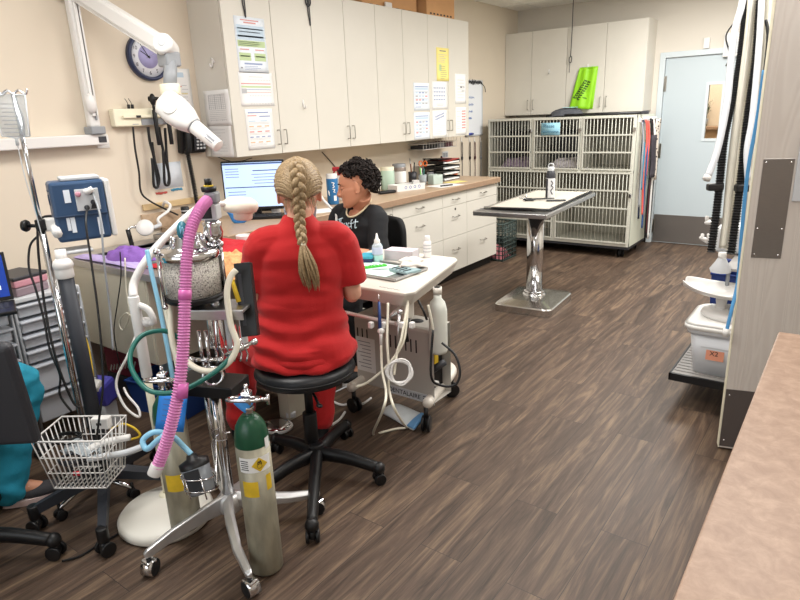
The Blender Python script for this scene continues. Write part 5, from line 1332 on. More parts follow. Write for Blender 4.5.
# oxygen cylinders
def cylinder(x, y, z0, lab, tagx, dmg):
    t = thing('oxygen_cylinder', lab, 'gas cylinder', (x, y, z0)); r = .0585; c = V((x, y, z0)); h = .63-z0
    MB().lathe([(0, .004), (r*.8, .0), (r, .012), (r, h-.115), (0, h-.115)], c, n=40).build('cylinder_body', M_cylg, t)
    MB().lathe([(r, h-.115), (r*.98, h-.085), (r*.86, h-.05), (r*.6, h-.022), (.022, h-.008), (0, h-.008)], c, n=40).build('green_shoulder', M_green, t)
    b = MB(); b.cyl(c+ZI*(h-.012), c+ZI*(h+.03), .015, bev=.002); b.lathe([(.019, h+.008), (.021, h+.014), (.019, h+.02)], c, n=20); b.box(c+ZI*(h+.05), (.034, .03, .05), bev=.004, rot=(0, 0, R(34))); b.cyl(c+ZI*(h+.075), c+ZI*(h+.10), .008, .006); b.build('valve', M_chrome, t)
    b = MB(); q = c+ZI*(h+.045); b.tube([q-CR*.065, q-CR*.045-CF*.03, q+CR*.03-CF*.03, q+CR*.045, q+CR*.03+CF*.03, q-CR*.045+CF*.03], .007, n=8, closed=True, spline=3); b.cyl(q+CR*.03, q+CR*.075, .007); b.tube([q+CR*.07-ZI*.018, q+CR*.07+ZI*.018], .006, n=6); b.build('yoke', M_chrome, t)
    vd = V((-x, -y, 0)).normalized(); sd = V((-vd.y, vd.x, 0))
    def patch(u0, u1, z0_, z1_, m, nm, e=.0006):
        b = MB(); rr = r+e
        b.grid(lambda u, v: c+vd*(rr*cos(u0+(u1-u0)*u))+sd*(rr*sin(u0+(u1-u0)*u))+ZI*(z0_+(z1_-z0_)*v), 14, 2); return b.build(nm, m, t)
    for (u0, u1, a, b_) in dmg: patch(u0, u1, a, b_, M_ybr, 'yellow_paint_patch')
    return t, c, vd, sd, r, h, patch
t1, c1, vd1, sd1, r1, h1, patch1 = cylinder(-1.53, 1.165, .0, 'grey oxygen cylinder with green shoulder and hazard label, right of the machine pole', 0, ((-.9, .05, .335, .395), (.55, .95, .35, .41)))
pb = patch1(-.95, 1.0, .43, .485, M_paper, 'hazard_label', .0008)
M_dm = MX.Translation(c1+vd1*(r1+.0002)+ZI*.4575) @ frame(V((0, 0, 0)), sd1, ZI)
b = MB(frame(c1+(vd1*cos(.25)+sd1*sin(.25))*(r1+.0016)+ZI*.458, (sd1*cos(.25)-vd1*sin(.25)), ZI)); b.box((0, 0, -.001), (.038, .038, .002), rot=(0, 0, pi/4)); b.use(M_ybr); b.mats = [M_ybr, M_ink]; b.mi = 1
b.lathe([(.0075, .0003), (.0085, .0003), (.0085, .0012), (.0075, .0012), (.0075, .0003)], (0, -.005, 0), n=20); b.tube([(-.006, .002, .001), (-.004, .014, .001), (0, .006, .001), (.003, .016, .001), (.007, .002, .001)], .0016, n=5, spline=2); b.build('hazard_diamond', None, pb)
b = MB(frame(c1+(vd1*cos(-.6)+sd1*sin(-.6))*(r1+.0012)+ZI*.458, (sd1*cos(-.6)+vd1*sin(.6)), ZI))
for k in range(5): b.box((0, .016-.008*k, 0), (.028-.004*(k % 2), .0028, .0006))
b.build('label_print', M_ink, pb)
patch1(.75, 1.15, .505, .545, M_paper, 'white_sticker', .0008)
def hangtag(par, M, w, h, m, nm='paper_tag', mark=True):
    b = MB(M); b.grid(lambda u, v: ((u-.5)*w, -h*v, .004*sin(u*3)), 6, 4, thick=.0008); o = b.build(nm, m, par)
    if mark:
        b = MB(M)
        for k in range(5): b.box((.0, -h*(.2+.14*k), .0055), (w*.6, h*.02, .0006))
        b.build('tag_print', M_inkb, o)
    return o
hangtag(t1, frame(far(248, 398, 2.02), (CR*.75-CU*.62), (CU*.8+CR*.65)), .05, .045, M_tagb, mark=False)
t2 = cylinder(-1.918, 1.105, .056, 'grey oxygen cylinder behind the pink hose, left of the machine pole', 0, ((-.9, .9, .19, .26), (.5, 1.1, .25, .30)))
hangtag(t2[0], frame(far(174, 392, 2.12), CR-CU*.12, CU+CR*.15), .10, .135, mat('bright_blue_tag', '#2f83dc', .6))

# =====================================================================  DRAWER CARTS, LAPTOP
M_drw = mat('grey_drawer', '#bbbfc6', .4)
def cart(y0, y1, xf, zt, lab):
    t = thing('drawer_cart', lab, 'drawer cart', (xf-.2, (y0+y1)/2, 0))
    x0 = xf-.38
    for yy in (y0+.006, y1-.006):
        for xx in (x0+.006, xf-.004):
            MB().cyl((xx, yy, .03), (xx, yy, zt-.01), .007, n=10).build('upright', M_grey, t)
    MB().bx(x0, xf, y0, y1, zt-.022, zt, bev=.005).build('top', M_lgrey, t)
    zz = [zt-.03, zt-.108, zt-.186, zt-.264, zt-.342, zt-.50, zt-.66]
    for i in range(6):
        z1, z0 = zz[i], zz[i+1]+.012
        b = MB(); b.bx(x0+.02, xf-.006, y0+.018, y1-.018, z0, z1-.014, bev=.006); b.bx(x0+.02, xf+.014, y0+.012, y1-.012, z1-.016, z1-.004, bev=.004); d = b.build('drawer', M_drw, t)
        b = MB(); b.lathe([(.004, 0), (.004, .008), (.009, .012), (.009, .016), (0, .018)], (xf-.006, (y0+y1)/2+.03, (z0+z1)/2+.006), XI, n=14); b.build('knob', M_white, d)
    for yy in (y0+.02, y1-.02):
        for xx in (x0+.02, xf-.02): cb = MB(); caster(cb, (xx, yy, .02), r=.02, w=.03); cb.build('caster', M_black, t)
    return t
cart(1.10, 1.42, -3.10, .80, 'grey drawer cart against the wall under the pink and black box')
cart(.75, 1.075, -3.05, .80, 'grey drawer cart at the left edge under the laptop')
lx = V((-2.99, .90, .80)); lp = thing('laptop', 'open black laptop with blue screen on the drawer cart', 'laptop', lx, R(70))
b = L_(lp); b.box((0, 0, .011), (.33, .22, .018), bev=.005); b.build('base', M_black, lp)
b = L_(lp)
for j in range(5):
    for i in range(13): b.box((-.132+.022*i, -.005+.02*j*1.0-.02, .0208), (.017, .015, .002))
b.build('keyboard', M_dgrey, lp)
Ms = MW[lp.name] @ MX.Translation(V((0, .112, .02))) @ MX.Rotation(R(-14), 4, 'X')
b = MB(Ms); b.box((0, 0, .11), (.33, .009, .22), bev=.003); sc = b.build('screen', M_black, lp)
b = MB(Ms); b.box((0, -.0052, .112), (.305, .001, .19)); b.build('display', mat('laptop_display', '#15307a', .2, emit=.9), sc)
b = MB(Ms); b.box((.09, -.006, .06), (.07, .0008, .02)); b.box((-.1, -.006, .17), (.05, .0008, .008)); b.build('display_window', mat('laptop_window', '#c9d6ef', .3, emit=.5), sc)
px_ = thing('pad_box', 'pink box with black lid on the grey drawer cart', 'box', (-3.24, 1.20, .80), R(12))
b = L_(px_); b.box((0, 0, .022), (.20, .17, .044), bev=.008); b.build('lower_half', mat('smoky_rose', '#8d7c84', .5), px_)
b = L_(px_); b.box((0, 0, .062), (.205, .175, .036), bev=.008); b.build('upper_half', mat('rose_plastic', '#c98f9c', .5), px_)
b = L_(px_); b.box((0, 0, .088), (.21, .18, .017), bev=.005); b.build('lid', M_dgrey, px_)

# =====================================================================  TREATMENT (WET) TABLE
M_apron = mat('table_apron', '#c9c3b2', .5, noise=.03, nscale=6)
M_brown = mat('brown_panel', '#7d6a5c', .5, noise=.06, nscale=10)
wt = thing('treatment_table', 'fixed treatment table with steel tub and beige front panel, red blanket on it', 'table', (-2.95, 1.92, 0))
MB().bx(-3.645, -2.80, 1.595, 1.612, .36, .82, bev=.002).build('front_panel', M_apron, wt)
b = MB(); b._faces([(-3.645, 1.613, .36), (-2.80, 1.613, .36), (-2.80, 2.24, .44), (-3.645, 2.24, .44), (-3.645, 1.613, .385), (-2.80, 1.613, .385), (-2.80, 2.24, .465), (-3.645, 2.24, .465)], [(0, 1, 2, 3), (7, 6, 5, 4), (0, 4, 5, 1), (1, 5, 6, 2), (2, 6, 7, 3), (3, 7, 4, 0)]); b.build('tub_underside', M_apron, wt)
MB().bx(-2.80, -2.785, 1.60, 2.24, .36, .82).build('side_panel', M_apron, wt)
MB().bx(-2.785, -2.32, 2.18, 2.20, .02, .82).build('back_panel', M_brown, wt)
MB().bx(-2.36, -2.28, 2.0, 2.20, 0, .82, bev=.003).build('leg_panel', M_apron, wt)
b = MB(); t_ = .835
x0, x1, y0, y1 = -3.64, -2.25, 1.59, 2.25; a0, a1, c0, c1_ = -3.5, -2.86, 1.66, 2.16
b.bx(x0, a0, y0, y1, .82, t_+.02); b.bx(a1, x1, y0, y1, .82, t_+.02); b.bx(a0, a1, y0, c0, .82, t_+.02); b.bx(a0, a1, c1_, y1, .82, t_+.02)
b.build('steel_top', M_steel, wt)
b = MB(); b.bx(a0, a1, c0, c1_, .70, .705)
for q in ((a0-.004, a0, c0, c1_), (a1, a1+.004, c0, c1_), (a0, a1, c0-.004, c0), (a0, a1, c1_, c1_+.004)): b.bx(q[0], q[1], q[2], q[3], .70, .85)
b.build('tub', M_steel, wt)
b = MB()
for i in range(14): b.bx(a0+.02+.045*i, a0+.035+.045*i, c0, c1_, .825, .835)
b.build('grate', M_grey, wt)
ZT = .856
def cloth(name, lab, cat, cx, cy, w, d, h, m, rz=0, seed=1, z0=ZT, group=None, flat=.25, nx=26, ny=20):
    M = MX.Translation(V((cx, cy, z0))) @ MX.Rotation(rz, 4, 'Z')
    def f(u, v):
        x, y = u*2-1, v*2-1; e = max(0, 1-(abs(x)**2.6+abs(y)**2.6))**.5
        n = NZ.noise(V((x*2.2+seed, y*2.2, seed)))*.6+NZ.noise(V((x*5+seed, y*5, seed*2)))*.35
        wob = 1+.12*NZ.noise(V((math.atan2(y, x)*1.5, seed, 0)))
        return (x*w/2*wob, y*d/2*wob, .006+h*(flat*e+(1-flat)*e*(.55+.6*n))+.006*(NZ.noise(V((x*9, y*9, seed)))+.5)*e)
    b = MB(M); b.grid(f, nx, ny, thick=.004)
    o = b.build(name, m, None, sub=1, clean=False); return tag(o, lab, cat, group)
cloth('blanket', 'red blanket spread over the steel treatment table', 'blanket', -2.60, 1.98, .68, .50, .13, mat('red_fleece', '#b3202b', .95, bump=.3, bscale=120), R(8), 3)
cloth('patterned_cloth', 'mottled orange cloth bundle beside the red blanket', 'cloth', -2.40, 1.80, .26, .22, .13, mat('mottled_orange', '#c99666', .9, noise=.4, nscale=40), R(20), 5)
cloth('towel', 'purple towel bunched up on the near edge of the treatment table', 'towel', -3.12, 1.72, .30, .17, .10, mat('purple_terry', '#8a62b4', .95, bump=.4, bscale=200), R(10), 8)
cloth('lavender_pad', 'flat lavender pad lying on the table behind the purple towel', 'pad', -3.22, 1.66, .62, .09, .02, mat('lavender', '#b6a6d6', .9), R(2), 12)
cloth('pad', 'pale lilac pad folded near the back of the treatment table', 'pad', -2.95, 2.14, .26, .16, .05, mat('pale_lilac', '#bdb9dd', .9), R(-6), 15)
# shower head, clamp, bottle, tube things by the wall
sh = thing('hand_shower', 'round white hand shower lying at the back of the tub with a white hose', 'hand shower', onx(145, 228, -3.47))
q = onx(145, 228, -3.47)
b = MB(); b.lathe([(0, 0), (.048, .0), (.052, .008), (.045, .016), (.02, .022), (0, .022)], q-V((.0, 0, 0)), (.8, -.45, .4), n=32); b.build('head', M_white, sh)
b = MB(); b.tube([q+V((0, .0, .0)), q+V((-.01, .05, -.01)), q+V((-.02, .12, .0))], .013, n=8, spline=3); b.build('handle', M_lgrey, sh)
b = MB(); b.tube([q+V((-.02, .12, .0)), onx(158, 219, -3.5), onx(168, 211, -3.52), onx(170, 205, -3.54), onx(165, 202, -3.58), onx(163, 206, -3.63)], .0095, n=8, spline=5); b.build('hose', M_white, sh)
cl = thing('tap', 'small black and chrome tap behind the tub', 'tap', onx(131, 233, -3.55))
q = onx(131, 238, -3.55); b = MB(); b.tube([q-ZI*.06, q+ZI*.055-YI*.012], .014, n=8); b.build('body', M_black, cl)
b = MB(); b.tube([q+ZI*.05-YI*.012, q+ZI*.065+YI*.01, q+ZI*.058+YI*.05], .008, n=8, spline=3); b.cyl(q+ZI*.06+YI*.045, q+ZI*.075+YI*.045, .01); b.build('spout', M_chrome, cl)
pq = thing('tray', 'shallow steel tray at the wall end of the treatment table', 'tray', (-3.42, 1.85, ZT))
b = MB(); b.bx(-3.60, -3.30, 2.165, 2.245, ZT, ZT+.03, bev=.004); b.build('rim', M_steel, pq)
b = MB(); b.bx(-3.585, -3.315, 2.18, 2.235, ZT+.03, ZT+.033); b.build('insert', M_grey, pq)
bt = thing('bottle', 'small clear bottle with black cap by the wooden strip on the wall', 'bottle', (-3.5, 2.36, .9125))
c = V((-3.5, 2.36, .9125)); b = MB(); b.lathe([(0, 0), (.033, 0), (.036, .01), (.036, .07), (.024, .09), (.022, .10), (0, .10)], c, n=24); b.build('body', mat('bottle_clear', '#d6dbe0', .1, trans=.7, ior=1.2), bt)
b = MB(); b.lathe([(.026, .09), (.026, .128), (.022, .132), (0, .132)], c, n=24); b.build('cap', M_black, bt)
b = MB(); b.lathe([(.0265, .103), (.027, .106), (.0265, .110)], c, n=24); b.build('cap_ring', M_lgrey, bt)
st_ = thing('strap', 'bright blue strap tangled beneath the exam lamp head', 'strap', (-2.86, 2.3, .912))
b = MB(); g0 = onz(236, 222, .92); b.tube([g0-CR*.05+ZI*.10, g0-CR*.02+ZI*.05, g0+ZI*.01, g0+CR*.05+ZI*.015, g0+CR*.07+ZI*.05, g0+CR*.03+ZI*.03], [.02, .022, .022, .022, .02, .016], n=8, spline=4, flat=.35); b.build('band', mat('bright_blue_strap', '#3d86cf', .6), st_)
b = MB(); b.box(g0+CR*.02+ZI*.02, (.03, .02, .015), bev=.003); b.build('buckle', M_ink, st_)
cu = thing('cup', 'small white cup on the treatment table behind the anaesthesia machine', 'cup', (-2.78, 2.17, ZT+.0))
c = V((-2.74, 2.20, ZT)); b = MB(); b.lathe([(0, .003), (.034, .003), (.042, .09), (.045, .092), (.045, .088), (.037, .006)], c, n=24); b.build('body', M_white, cu)
# things under the table
def tub_(x, y, w, d, h, lab, name, cat, m, rz, lid=None, taper=.85, extra=None):
    t = thing(name, lab, cat, (x, y, 0), rz); b = L_(t)
    k = taper; t2 = .006
    o8 = [(-w*k/2, -d*k/2, 0), (w*k/2, -d*k/2, 0), (w*k/2, d*k/2, 0), (-w*k/2, d*k/2, 0), (-w/2, -d/2, h), (w/2, -d/2, h), (w/2, d/2, h), (-w/2, d/2, h)]
    i8 = [(px*.93, py*.93, pz if pz else .01) for px, py, pz in o8]
    fs = [(3, 2, 1, 0), (0, 1, 5, 4), (1, 2, 6, 5), (2, 3, 7, 6), (3, 0, 4, 7)]
    F = fs+[tuple(8+q for q in reversed(f)) for f in fs]+[(4, 5, 13, 12), (5, 6, 14, 13), (6, 7, 15, 14), (7, 4, 12, 15)]
    b._faces(o8+i8, F); b.build('body', m, t)
    b = L_(t); b.tube([(-w/2, -d/2, h), (w/2, -d/2, h), (w/2, d/2, h), (-w/2, d/2, h)], .008, n=6, closed=True); b.build('rim', lid or m, t)
    return t
q = onz(125, 423, .0)
tub_(-2.98, 1.78, .42, .30, .19, 'blue plastic bin on the floor under the treatment table', 'bin', 'bin', mat('blue_bin', '#25498f', .45), R(12))
for k, (x, y, lab, cc, h) in enumerate(((-2.86, 1.80, 'clear jug with pale label standing in the blue bin', '#b9cbd2', .33), (-2.97, 1.80, 'dark teal bottle standing in the blue bin beside the clear jug', '#2f5e5c', .27), (-3.07, 1.82, 'translucent grey-blue jug at the left of the blue bin', '#9db2ba', .34))):
    t = thing('jug', lab, 'jug', (x, y, .012)); c = V((x, y, .012)); b = MB(); b.lathe([(0, 0), (.046, 0), (.05, .01), (.05, h*.65), (.03, h*.82), (.018, h*.86), (.018, h*.92), (0, h*.92)], c, n=24); b.build('body', mat('jug_plastic_%d' % k, cc, .25), t)
    b = MB(); b.lathe([(.022, h*.9), (.022, h), (0, h)], c, n=16); b.build('cap', M_white if k != 1 else M_dgrey, t)
    if k == 0:
        b = MB(); b.grid(lambda u, v: c+V((.0505*cos(-2+2.2*u), .0505*sin(-2+2.2*u), .05+.09*v)), 12, 2); b.build('label', M_paper, t)
mb_ = thing('storage_box', 'maroon box with a zebra stripe and clear lid on the floor under the table', 'storage box', (-3.36, 1.80, 0), R(5))
b = L_(mb_); b.box((0, 0, .22), (.30, .24, .16), bev=.01); b.build('body', mat('maroon_plastic', '#8e2748', .5), mb_)
b = L_(mb_); b.box((0, 0, .36), (.26, .2, .13), bev=.03, seg=4); b.build('clear_top', mat('frosted_grey', '#aab3b6', .3), mb_)
b = L_(mb_); b.box((0, 0, .07), (.31, .25, .14), bev=.01); b.build('foot', M_dgrey, mb_)
b = L_(mb_).use(M_white)
for k in range(9): b.box((-.10+.03*k, -.1215, .175+.008*k), (.010, .002, .045), rot=(0, .5, 0))
b.build('zebra_stripe', None, mb_)
wp = thing('wipes_pack', 'white and violet wipes pack leaning beside the dark stand pole', 'wipes pack', onz(92, 432, .0), R(20))
b = L_(wp); b.box((0, .08, .21), (.20, .12, .13), bev=.02, rot=(R(15), 0, 0)); b.build('pack', mat('violet_pack', '#4b49a8', .4), wp)
b = L_(wp); b.box((.035, .028, .265), (.11, .06, .045), bev=.012, rot=(R(35), 0, 0)); b.build('flap', M_white, wp)
b = L_(wp); b.box((0, .08, .07), (.16, .10, .14), bev=.01); b.build('crate', M_lgrey, wp)
for pts, r, m, lab in (([far(138, 305, 2.7), far(137, 330, 2.6), far(128, 355, 2.55), far(118, 375, 2.55), far(117, 390, 2.55), far(126, 408, 2.55), far(139, 417, 2.55), far(138, 408, 2.56), far(128, 396, 2.57), far(124, 388, 2.6)], .0055, M_white, 'white cord looping down in front of the table panel'),
                       ([onz(52, 585, .006)*0+onz(62, 561, .006), onz(80, 556, .006), onz(98, 545, .006), onz(118, 534, .006)], .004, M_blackm, 'thin black cord lying on the floor by the office chair caster'),
                       ([ony(120, 252, 1.58), ony(121, 275, 1.575), ony(118, 300, 1.57), ony(114, 330, 1.57), ony(117, 352, 1.57), ony(121, 370, 1.57)], .003, M_black, 'thin black cord hanging in front of the table panel'),
                       ([ony(125, 258, 1.58), ony(126, 285, 1.57), ony(129, 315, 1.56), ony(123, 330, 1.56), ony(119, 322, 1.56), ony(126, 313, 1.56), ony(133, 318, 1.56)], .0035, M_cream, 'cream cord with a loose knot on the table panel'),
                       ([far(110, 430, 2.5), far(122, 424, 2.52), far(134, 428, 2.52), far(140, 436, 2.52), far(128, 440, 2.52)], .005, M_ybr, 'yellow cord curling behind the wire basket'),
                       ([far(70, 290, 2.62), far(78, 320, 2.62), far(88, 345, 2.62), far(93, 375, 2.6), far(95, 398, 2.6)], .0035, M_ybr, 'thin yellow cord running down behind the dark stand pole')):
    tag(MB().tube(pts, r, n=6, spline=6).build('cord', m), lab, 'cord')

# =====================================================================  DENTAL CART
dc = thing('dental_cart', 'white wheeled dental unit with tray top and vented box, beside the stool', 'dental cart', (-1.84, 2.42, 0))
M_unit = mat('unit_enamel', '#dcd6cc', .35); M_unitg = mat('unit_grey', '#c2beb7', .38, .2)
def dental():
    # U shaped base
    b = MB(); b.tube([(-1.60, 2.33, .15), (-1.63, 2.45, .15), (-1.69, 2.70, .15), (-1.75, 2.78, .15), (-1.85, 2.81, .15), (-1.98, 2.80, .15), (-2.07, 2.72, .15), (-2.09, 2.58, .15), (-2.06, 2.27, .15)], .027, n=14, spline=5); b.ell((-1.60, 2.33, .15), .0285); b.ell((-2.06, 2.27, .15), .0285); b.build('base_frame', M_unit, dc)
    for k, (x, y) in enumerate(((-1.60, 2.31), (-2.055, 2.275), (-1.70, 2.72), (-2.04, 2.76))):
        cb = MB(); cb.cyl((x, y, .06), (x, y, .13), .012); caster(cb, (x, y, .042), r=.042, w=.036, ang=.4+k); cb.build('caster', M_black, dc)
    # box
    x0, x1, y0, y1, z0, z1 = -2.10, -1.585, 2.37, 2.53, .135, .53
    b = MB(); th = .006
    pts = [(y0, z0), (y0, z1-.02), (y0+.006, z1-.006), (y0+.02, z1), (y1, z1), (y1, z0)]
    vs = [(x, p[0], p[1]) for x in (x0, x1) for p in pts]; n = 6
    b._faces(vs, [(i, (i+1) % n, n+(i+1) % n, n+i) for i in range(n)]+[tuple(range(n-1, -1, -1))]); b.build('housing', M_unitg, dc)
    MB().bx(x1-.055, x1-.05, y0+.008, y1-.005, z0+.005, z1-.01).build('side_recess', M_black, dc)
    b = MB().use(M_white); b.bx(x1-.05, x1-.03, y0+.06, y0+.085, z1-.10, z1-.04); b.mats = [M_white, M_ybr, M_dgrey]; b.mi = 1; b.bx(x1-.05, x1-.02, y0+.04, y0+.075, z1-.20, z1-.12, bev=.004); b.mi = 2; b.cyl((x1-.05, y0+.05, z0+.15), (x1+.01, y0+.09, z0+.2), .018); b.mi = 0; b.cyl((x1-.05, y0+.06, z0+.08), (x1-.02, y0+.06, z0+.08), .016)
    b.build('plugs', None, dc)
    for xs, ns in ((-1.86, 6), (-2.085, 3)):
        b = MB()
        for k in range(ns): b.bx(xs+.033*k, xs+.008+.033*k, y0-.0012, y0, .39, .46)
        b.build('vent_grille', M_ink, dc)
    b = MB(); b.lathe([(.03, .0), (.03, .002), (0, .002)], (-1.74, 2.455, z1), n=24, sx=1.2); b.build('top_port', M_ink, dc)
    b = MB(frame((-2.03, y0-.0008, .31), XI, ZI)).use(M_paper); b.box((0, 0, 0), (.13, .2, .001)); b.mats = [M_paper, M_inkg]; b.mi = 1
    for k in range(8): b.box((-.01+.008*(k % 3), .075-.021*k, .001), (.09-.015*(k % 3), .004, .0006))
    b.build('instruction_sticker', None, dc)
    b = MB(); b.bx(-1.87, -1.585, y0-.004, y0, z0-.012, z0+.035, bev=.001); b.build('name_plate', M_lgrey, dc)
    text('DENTALAIRE', 'name_lettering', M_ink, dc, frame((-1.775, y0-.0045, z0+.011), XI, ZI), .036)
    b = MB()
    for k in range(3): b.bx(-1.655+.0, -1.60, y0-.0046, y0-.004, z0+.020-.011*k, z0+.024-.011*k)
    b.build('name_stripes', M_ink, dc)
    # column and tray top
    MB().bx(-2.0, -1.78, 2.40, 2.50, .53, .72, bev=.02).build('column', M_unit, dc)
    zt = .79; P = [(-2.12, 2.10), (-1.57, 2.12), (-1.545, 2.17), (-1.70, 2.80), (-1.74, 2.84), (-2.25, 2.84), (-2.30, 2.78), (-2.16, 2.13)]
    cx = sum(p[0] for p in P)/8; cy = sum(p[1] for p in P)/8
    b = MB(); vs = [(x, y, zt) for x, y in P]+[(x, y, zt-.012) for x, y in P]+[(cx+(x-cx)*.9, cy+(y-cy)*.92, zt-.075) for x, y in P]
    n = 8; b._faces(vs, [tuple(range(n)), tuple(2*n+k for k in reversed(range(n)))]+[(r*n+k, r*n+(k+1) % n, (r+1)*n+(k+1) % n, (r+1)*n+k) for r in range(2) for k in range(n)])
    o = b.build('tray_top', mat('tray_enamel', '#d0cac0', .34), dc); md = o.modifiers.new('bv', 'BEVEL'); md.width = .004; md.segments = 2
    b = MB().use(M_inkg); rq = random.Random(8); scribble(b, -1.80, -1.68, 2.145, .006, 6, rq, lambda x, z: V((x+.06, z+.01, zt+.0005)), .0012); scribble(b, -2.05, -1.99, 2.145, .006, 4, rq, lambda x, z: V((x, z+.02, zt+.0005)), .0012); b.build('panel_print', None, dc)
    # handpiece bar
    zb = .665
    b = MB(); b.cyl((-2.08, 2.07, zb), (-1.60, 2.10, zb-.02), .009); b.tube([(-2.0, 2.075, zb), (-2.0, 2.2, zb+.04)], .008, n=6); b.tube([(-1.66, 2.1, zb-.015), (-1.66, 2.22, zb+.04)], .008, n=6); b.ell((-1.60, 2.10, zb-.02), .014); b.build('handpiece_bar', mat('bar_pinkish', '#d9cdc8', .4), dc)
    def hp_(px, col, nm, top, bot):
        a, b2 = far(*top), far(*bot)
        MB().cyl(b2, a, .0085, .006, n=12).build(nm, col, dc); return b2
    hp_(1, mat('blue_handle', '#2d4a86', .4), 'scaler_handpiece', (379, 302, 2.72), (380, 330, 2.72))
    a = far(378.5, 294, 2.72); MB().cyl(far(379, 302, 2.72), a, .004, .0015, n=8).build('scaler_tip', M_chrome, dc)
    b = MB(); b.cyl(far(381, 330, 2.72), far(381, 345, 2.72), .010, .006); b.ell(far(381, 331, 2.72), (.017, .017, .015)); b.build('handpiece_collar', M_white, dc)
    hp_(2, M_steel, 'polishing_handpiece', (388, 318, 2.75), (401, 305 + 6, 2.75)); b = MB(); b.cyl(far(399, 312, 2.74), far(398, 348, 2.74), .008); b.ell(far(400, 312, 2.74), (.014, .014, .012)); b.build('air_handpiece', M_steel, dc)
    for dx in (371, 384, 402, 412):
        b = MB(); q = far(dx, 325, 2.73); b.box(q, (.022, .026, .03), bev=.006); b.build('holder_clip', M_white, dc)
    b = MB(); b.tube([far(408, 318, 2.80), far(405, 332, 2.8), far(407, 342, 2.8)], .012, n=8); b.build('suction_handle', M_black, dc)
    # hoses
    for pts in ([far(381, 345, 2.72), far(382, 370, 2.70), far(386, 392, 2.66), far(383, 410, 2.63), onz(373, 434, .008)+ZI*.0, onz(383, 432, .008), onz(395, 429, .008), onz(406, 428, .008)],
                [far(388, 303, 2.76), far(387, 340, 2.70), far(389, 370, 2.70), far(389, 390, 2.7), far(396, 412, 2.66), onz(407, 428, .012)],
                [far(408, 300, 2.80), far(405, 318, 2.74), far(401, 340, 2.70), far(397, 352, 2.70), far(394, 375, 2.7)],
                [far(408, 303, 2.78), far(405, 335, 2.72), far(399, 350, 2.71), far(385, 368, 2.71), far(368, 382, 2.72), far(356, 387, 2.72)],
                [far(428, 305, 2.85), far(431, 318, 2.86), far(433, 330, 2.88)]):
        MB().tube(pts, .0062, n=7, spline=6).build('hose', M_cream, dc)
    cc = far(400, 372, 2.69)
    pts = [cc+CR*((.050+.008*sin(a*.37))*cos(a)+.006*sin(a*.5))+CU*((.052+.007*cos(a*.41))*sin(a)) - CF*(.004*sin(a*1.3)) for a in [i*.3 for i in range(int(6*6.28/.3))]]
    MB().tube(pts, .0042, n=6).build('coiled_hose', M_white, dc)
    b = MB(); b.tube([far(433, 330, 2.75), far(431, 375, 2.76), far(440, 385, 2.78), far(455, 385, 2.78), far(460, 372, 2.78), far(455, 355, 2.8), far(442, 343, 2.84)], .006, n=7, spline=6); b.build('power_cord', M_black, dc)
    b = MB(); b.tube([far(418, 300, 2.85), far(424, 312, 2.85), far(427, 320, 2.85)], .006, n=6); b.build('tray_cable', M_black, dc)
    bc = far(438, 320, 3.0); b = MB(); c = V((bc.x, bc.y, 0)); z = lambda y: vert(c, 438, y).z
    b.lathe([(0, z(352)), (.042, z(352)), (.046, z(349)), (.046, z(310)), (.036, z(302)), (.02, z(298)), (.018, z(287)), (0, z(287))], c, n=28); b.build('water_bottle', mat('frosted_bottle', '#dde0d8', .35), dc)
    b = MB(); b.lathe([(0, z(287)), (.022, z(287)), (.022, .722), (0, .722)], c, n=20); b.build('bottle_socket', M_unit, dc)
dental()
ZK = .791
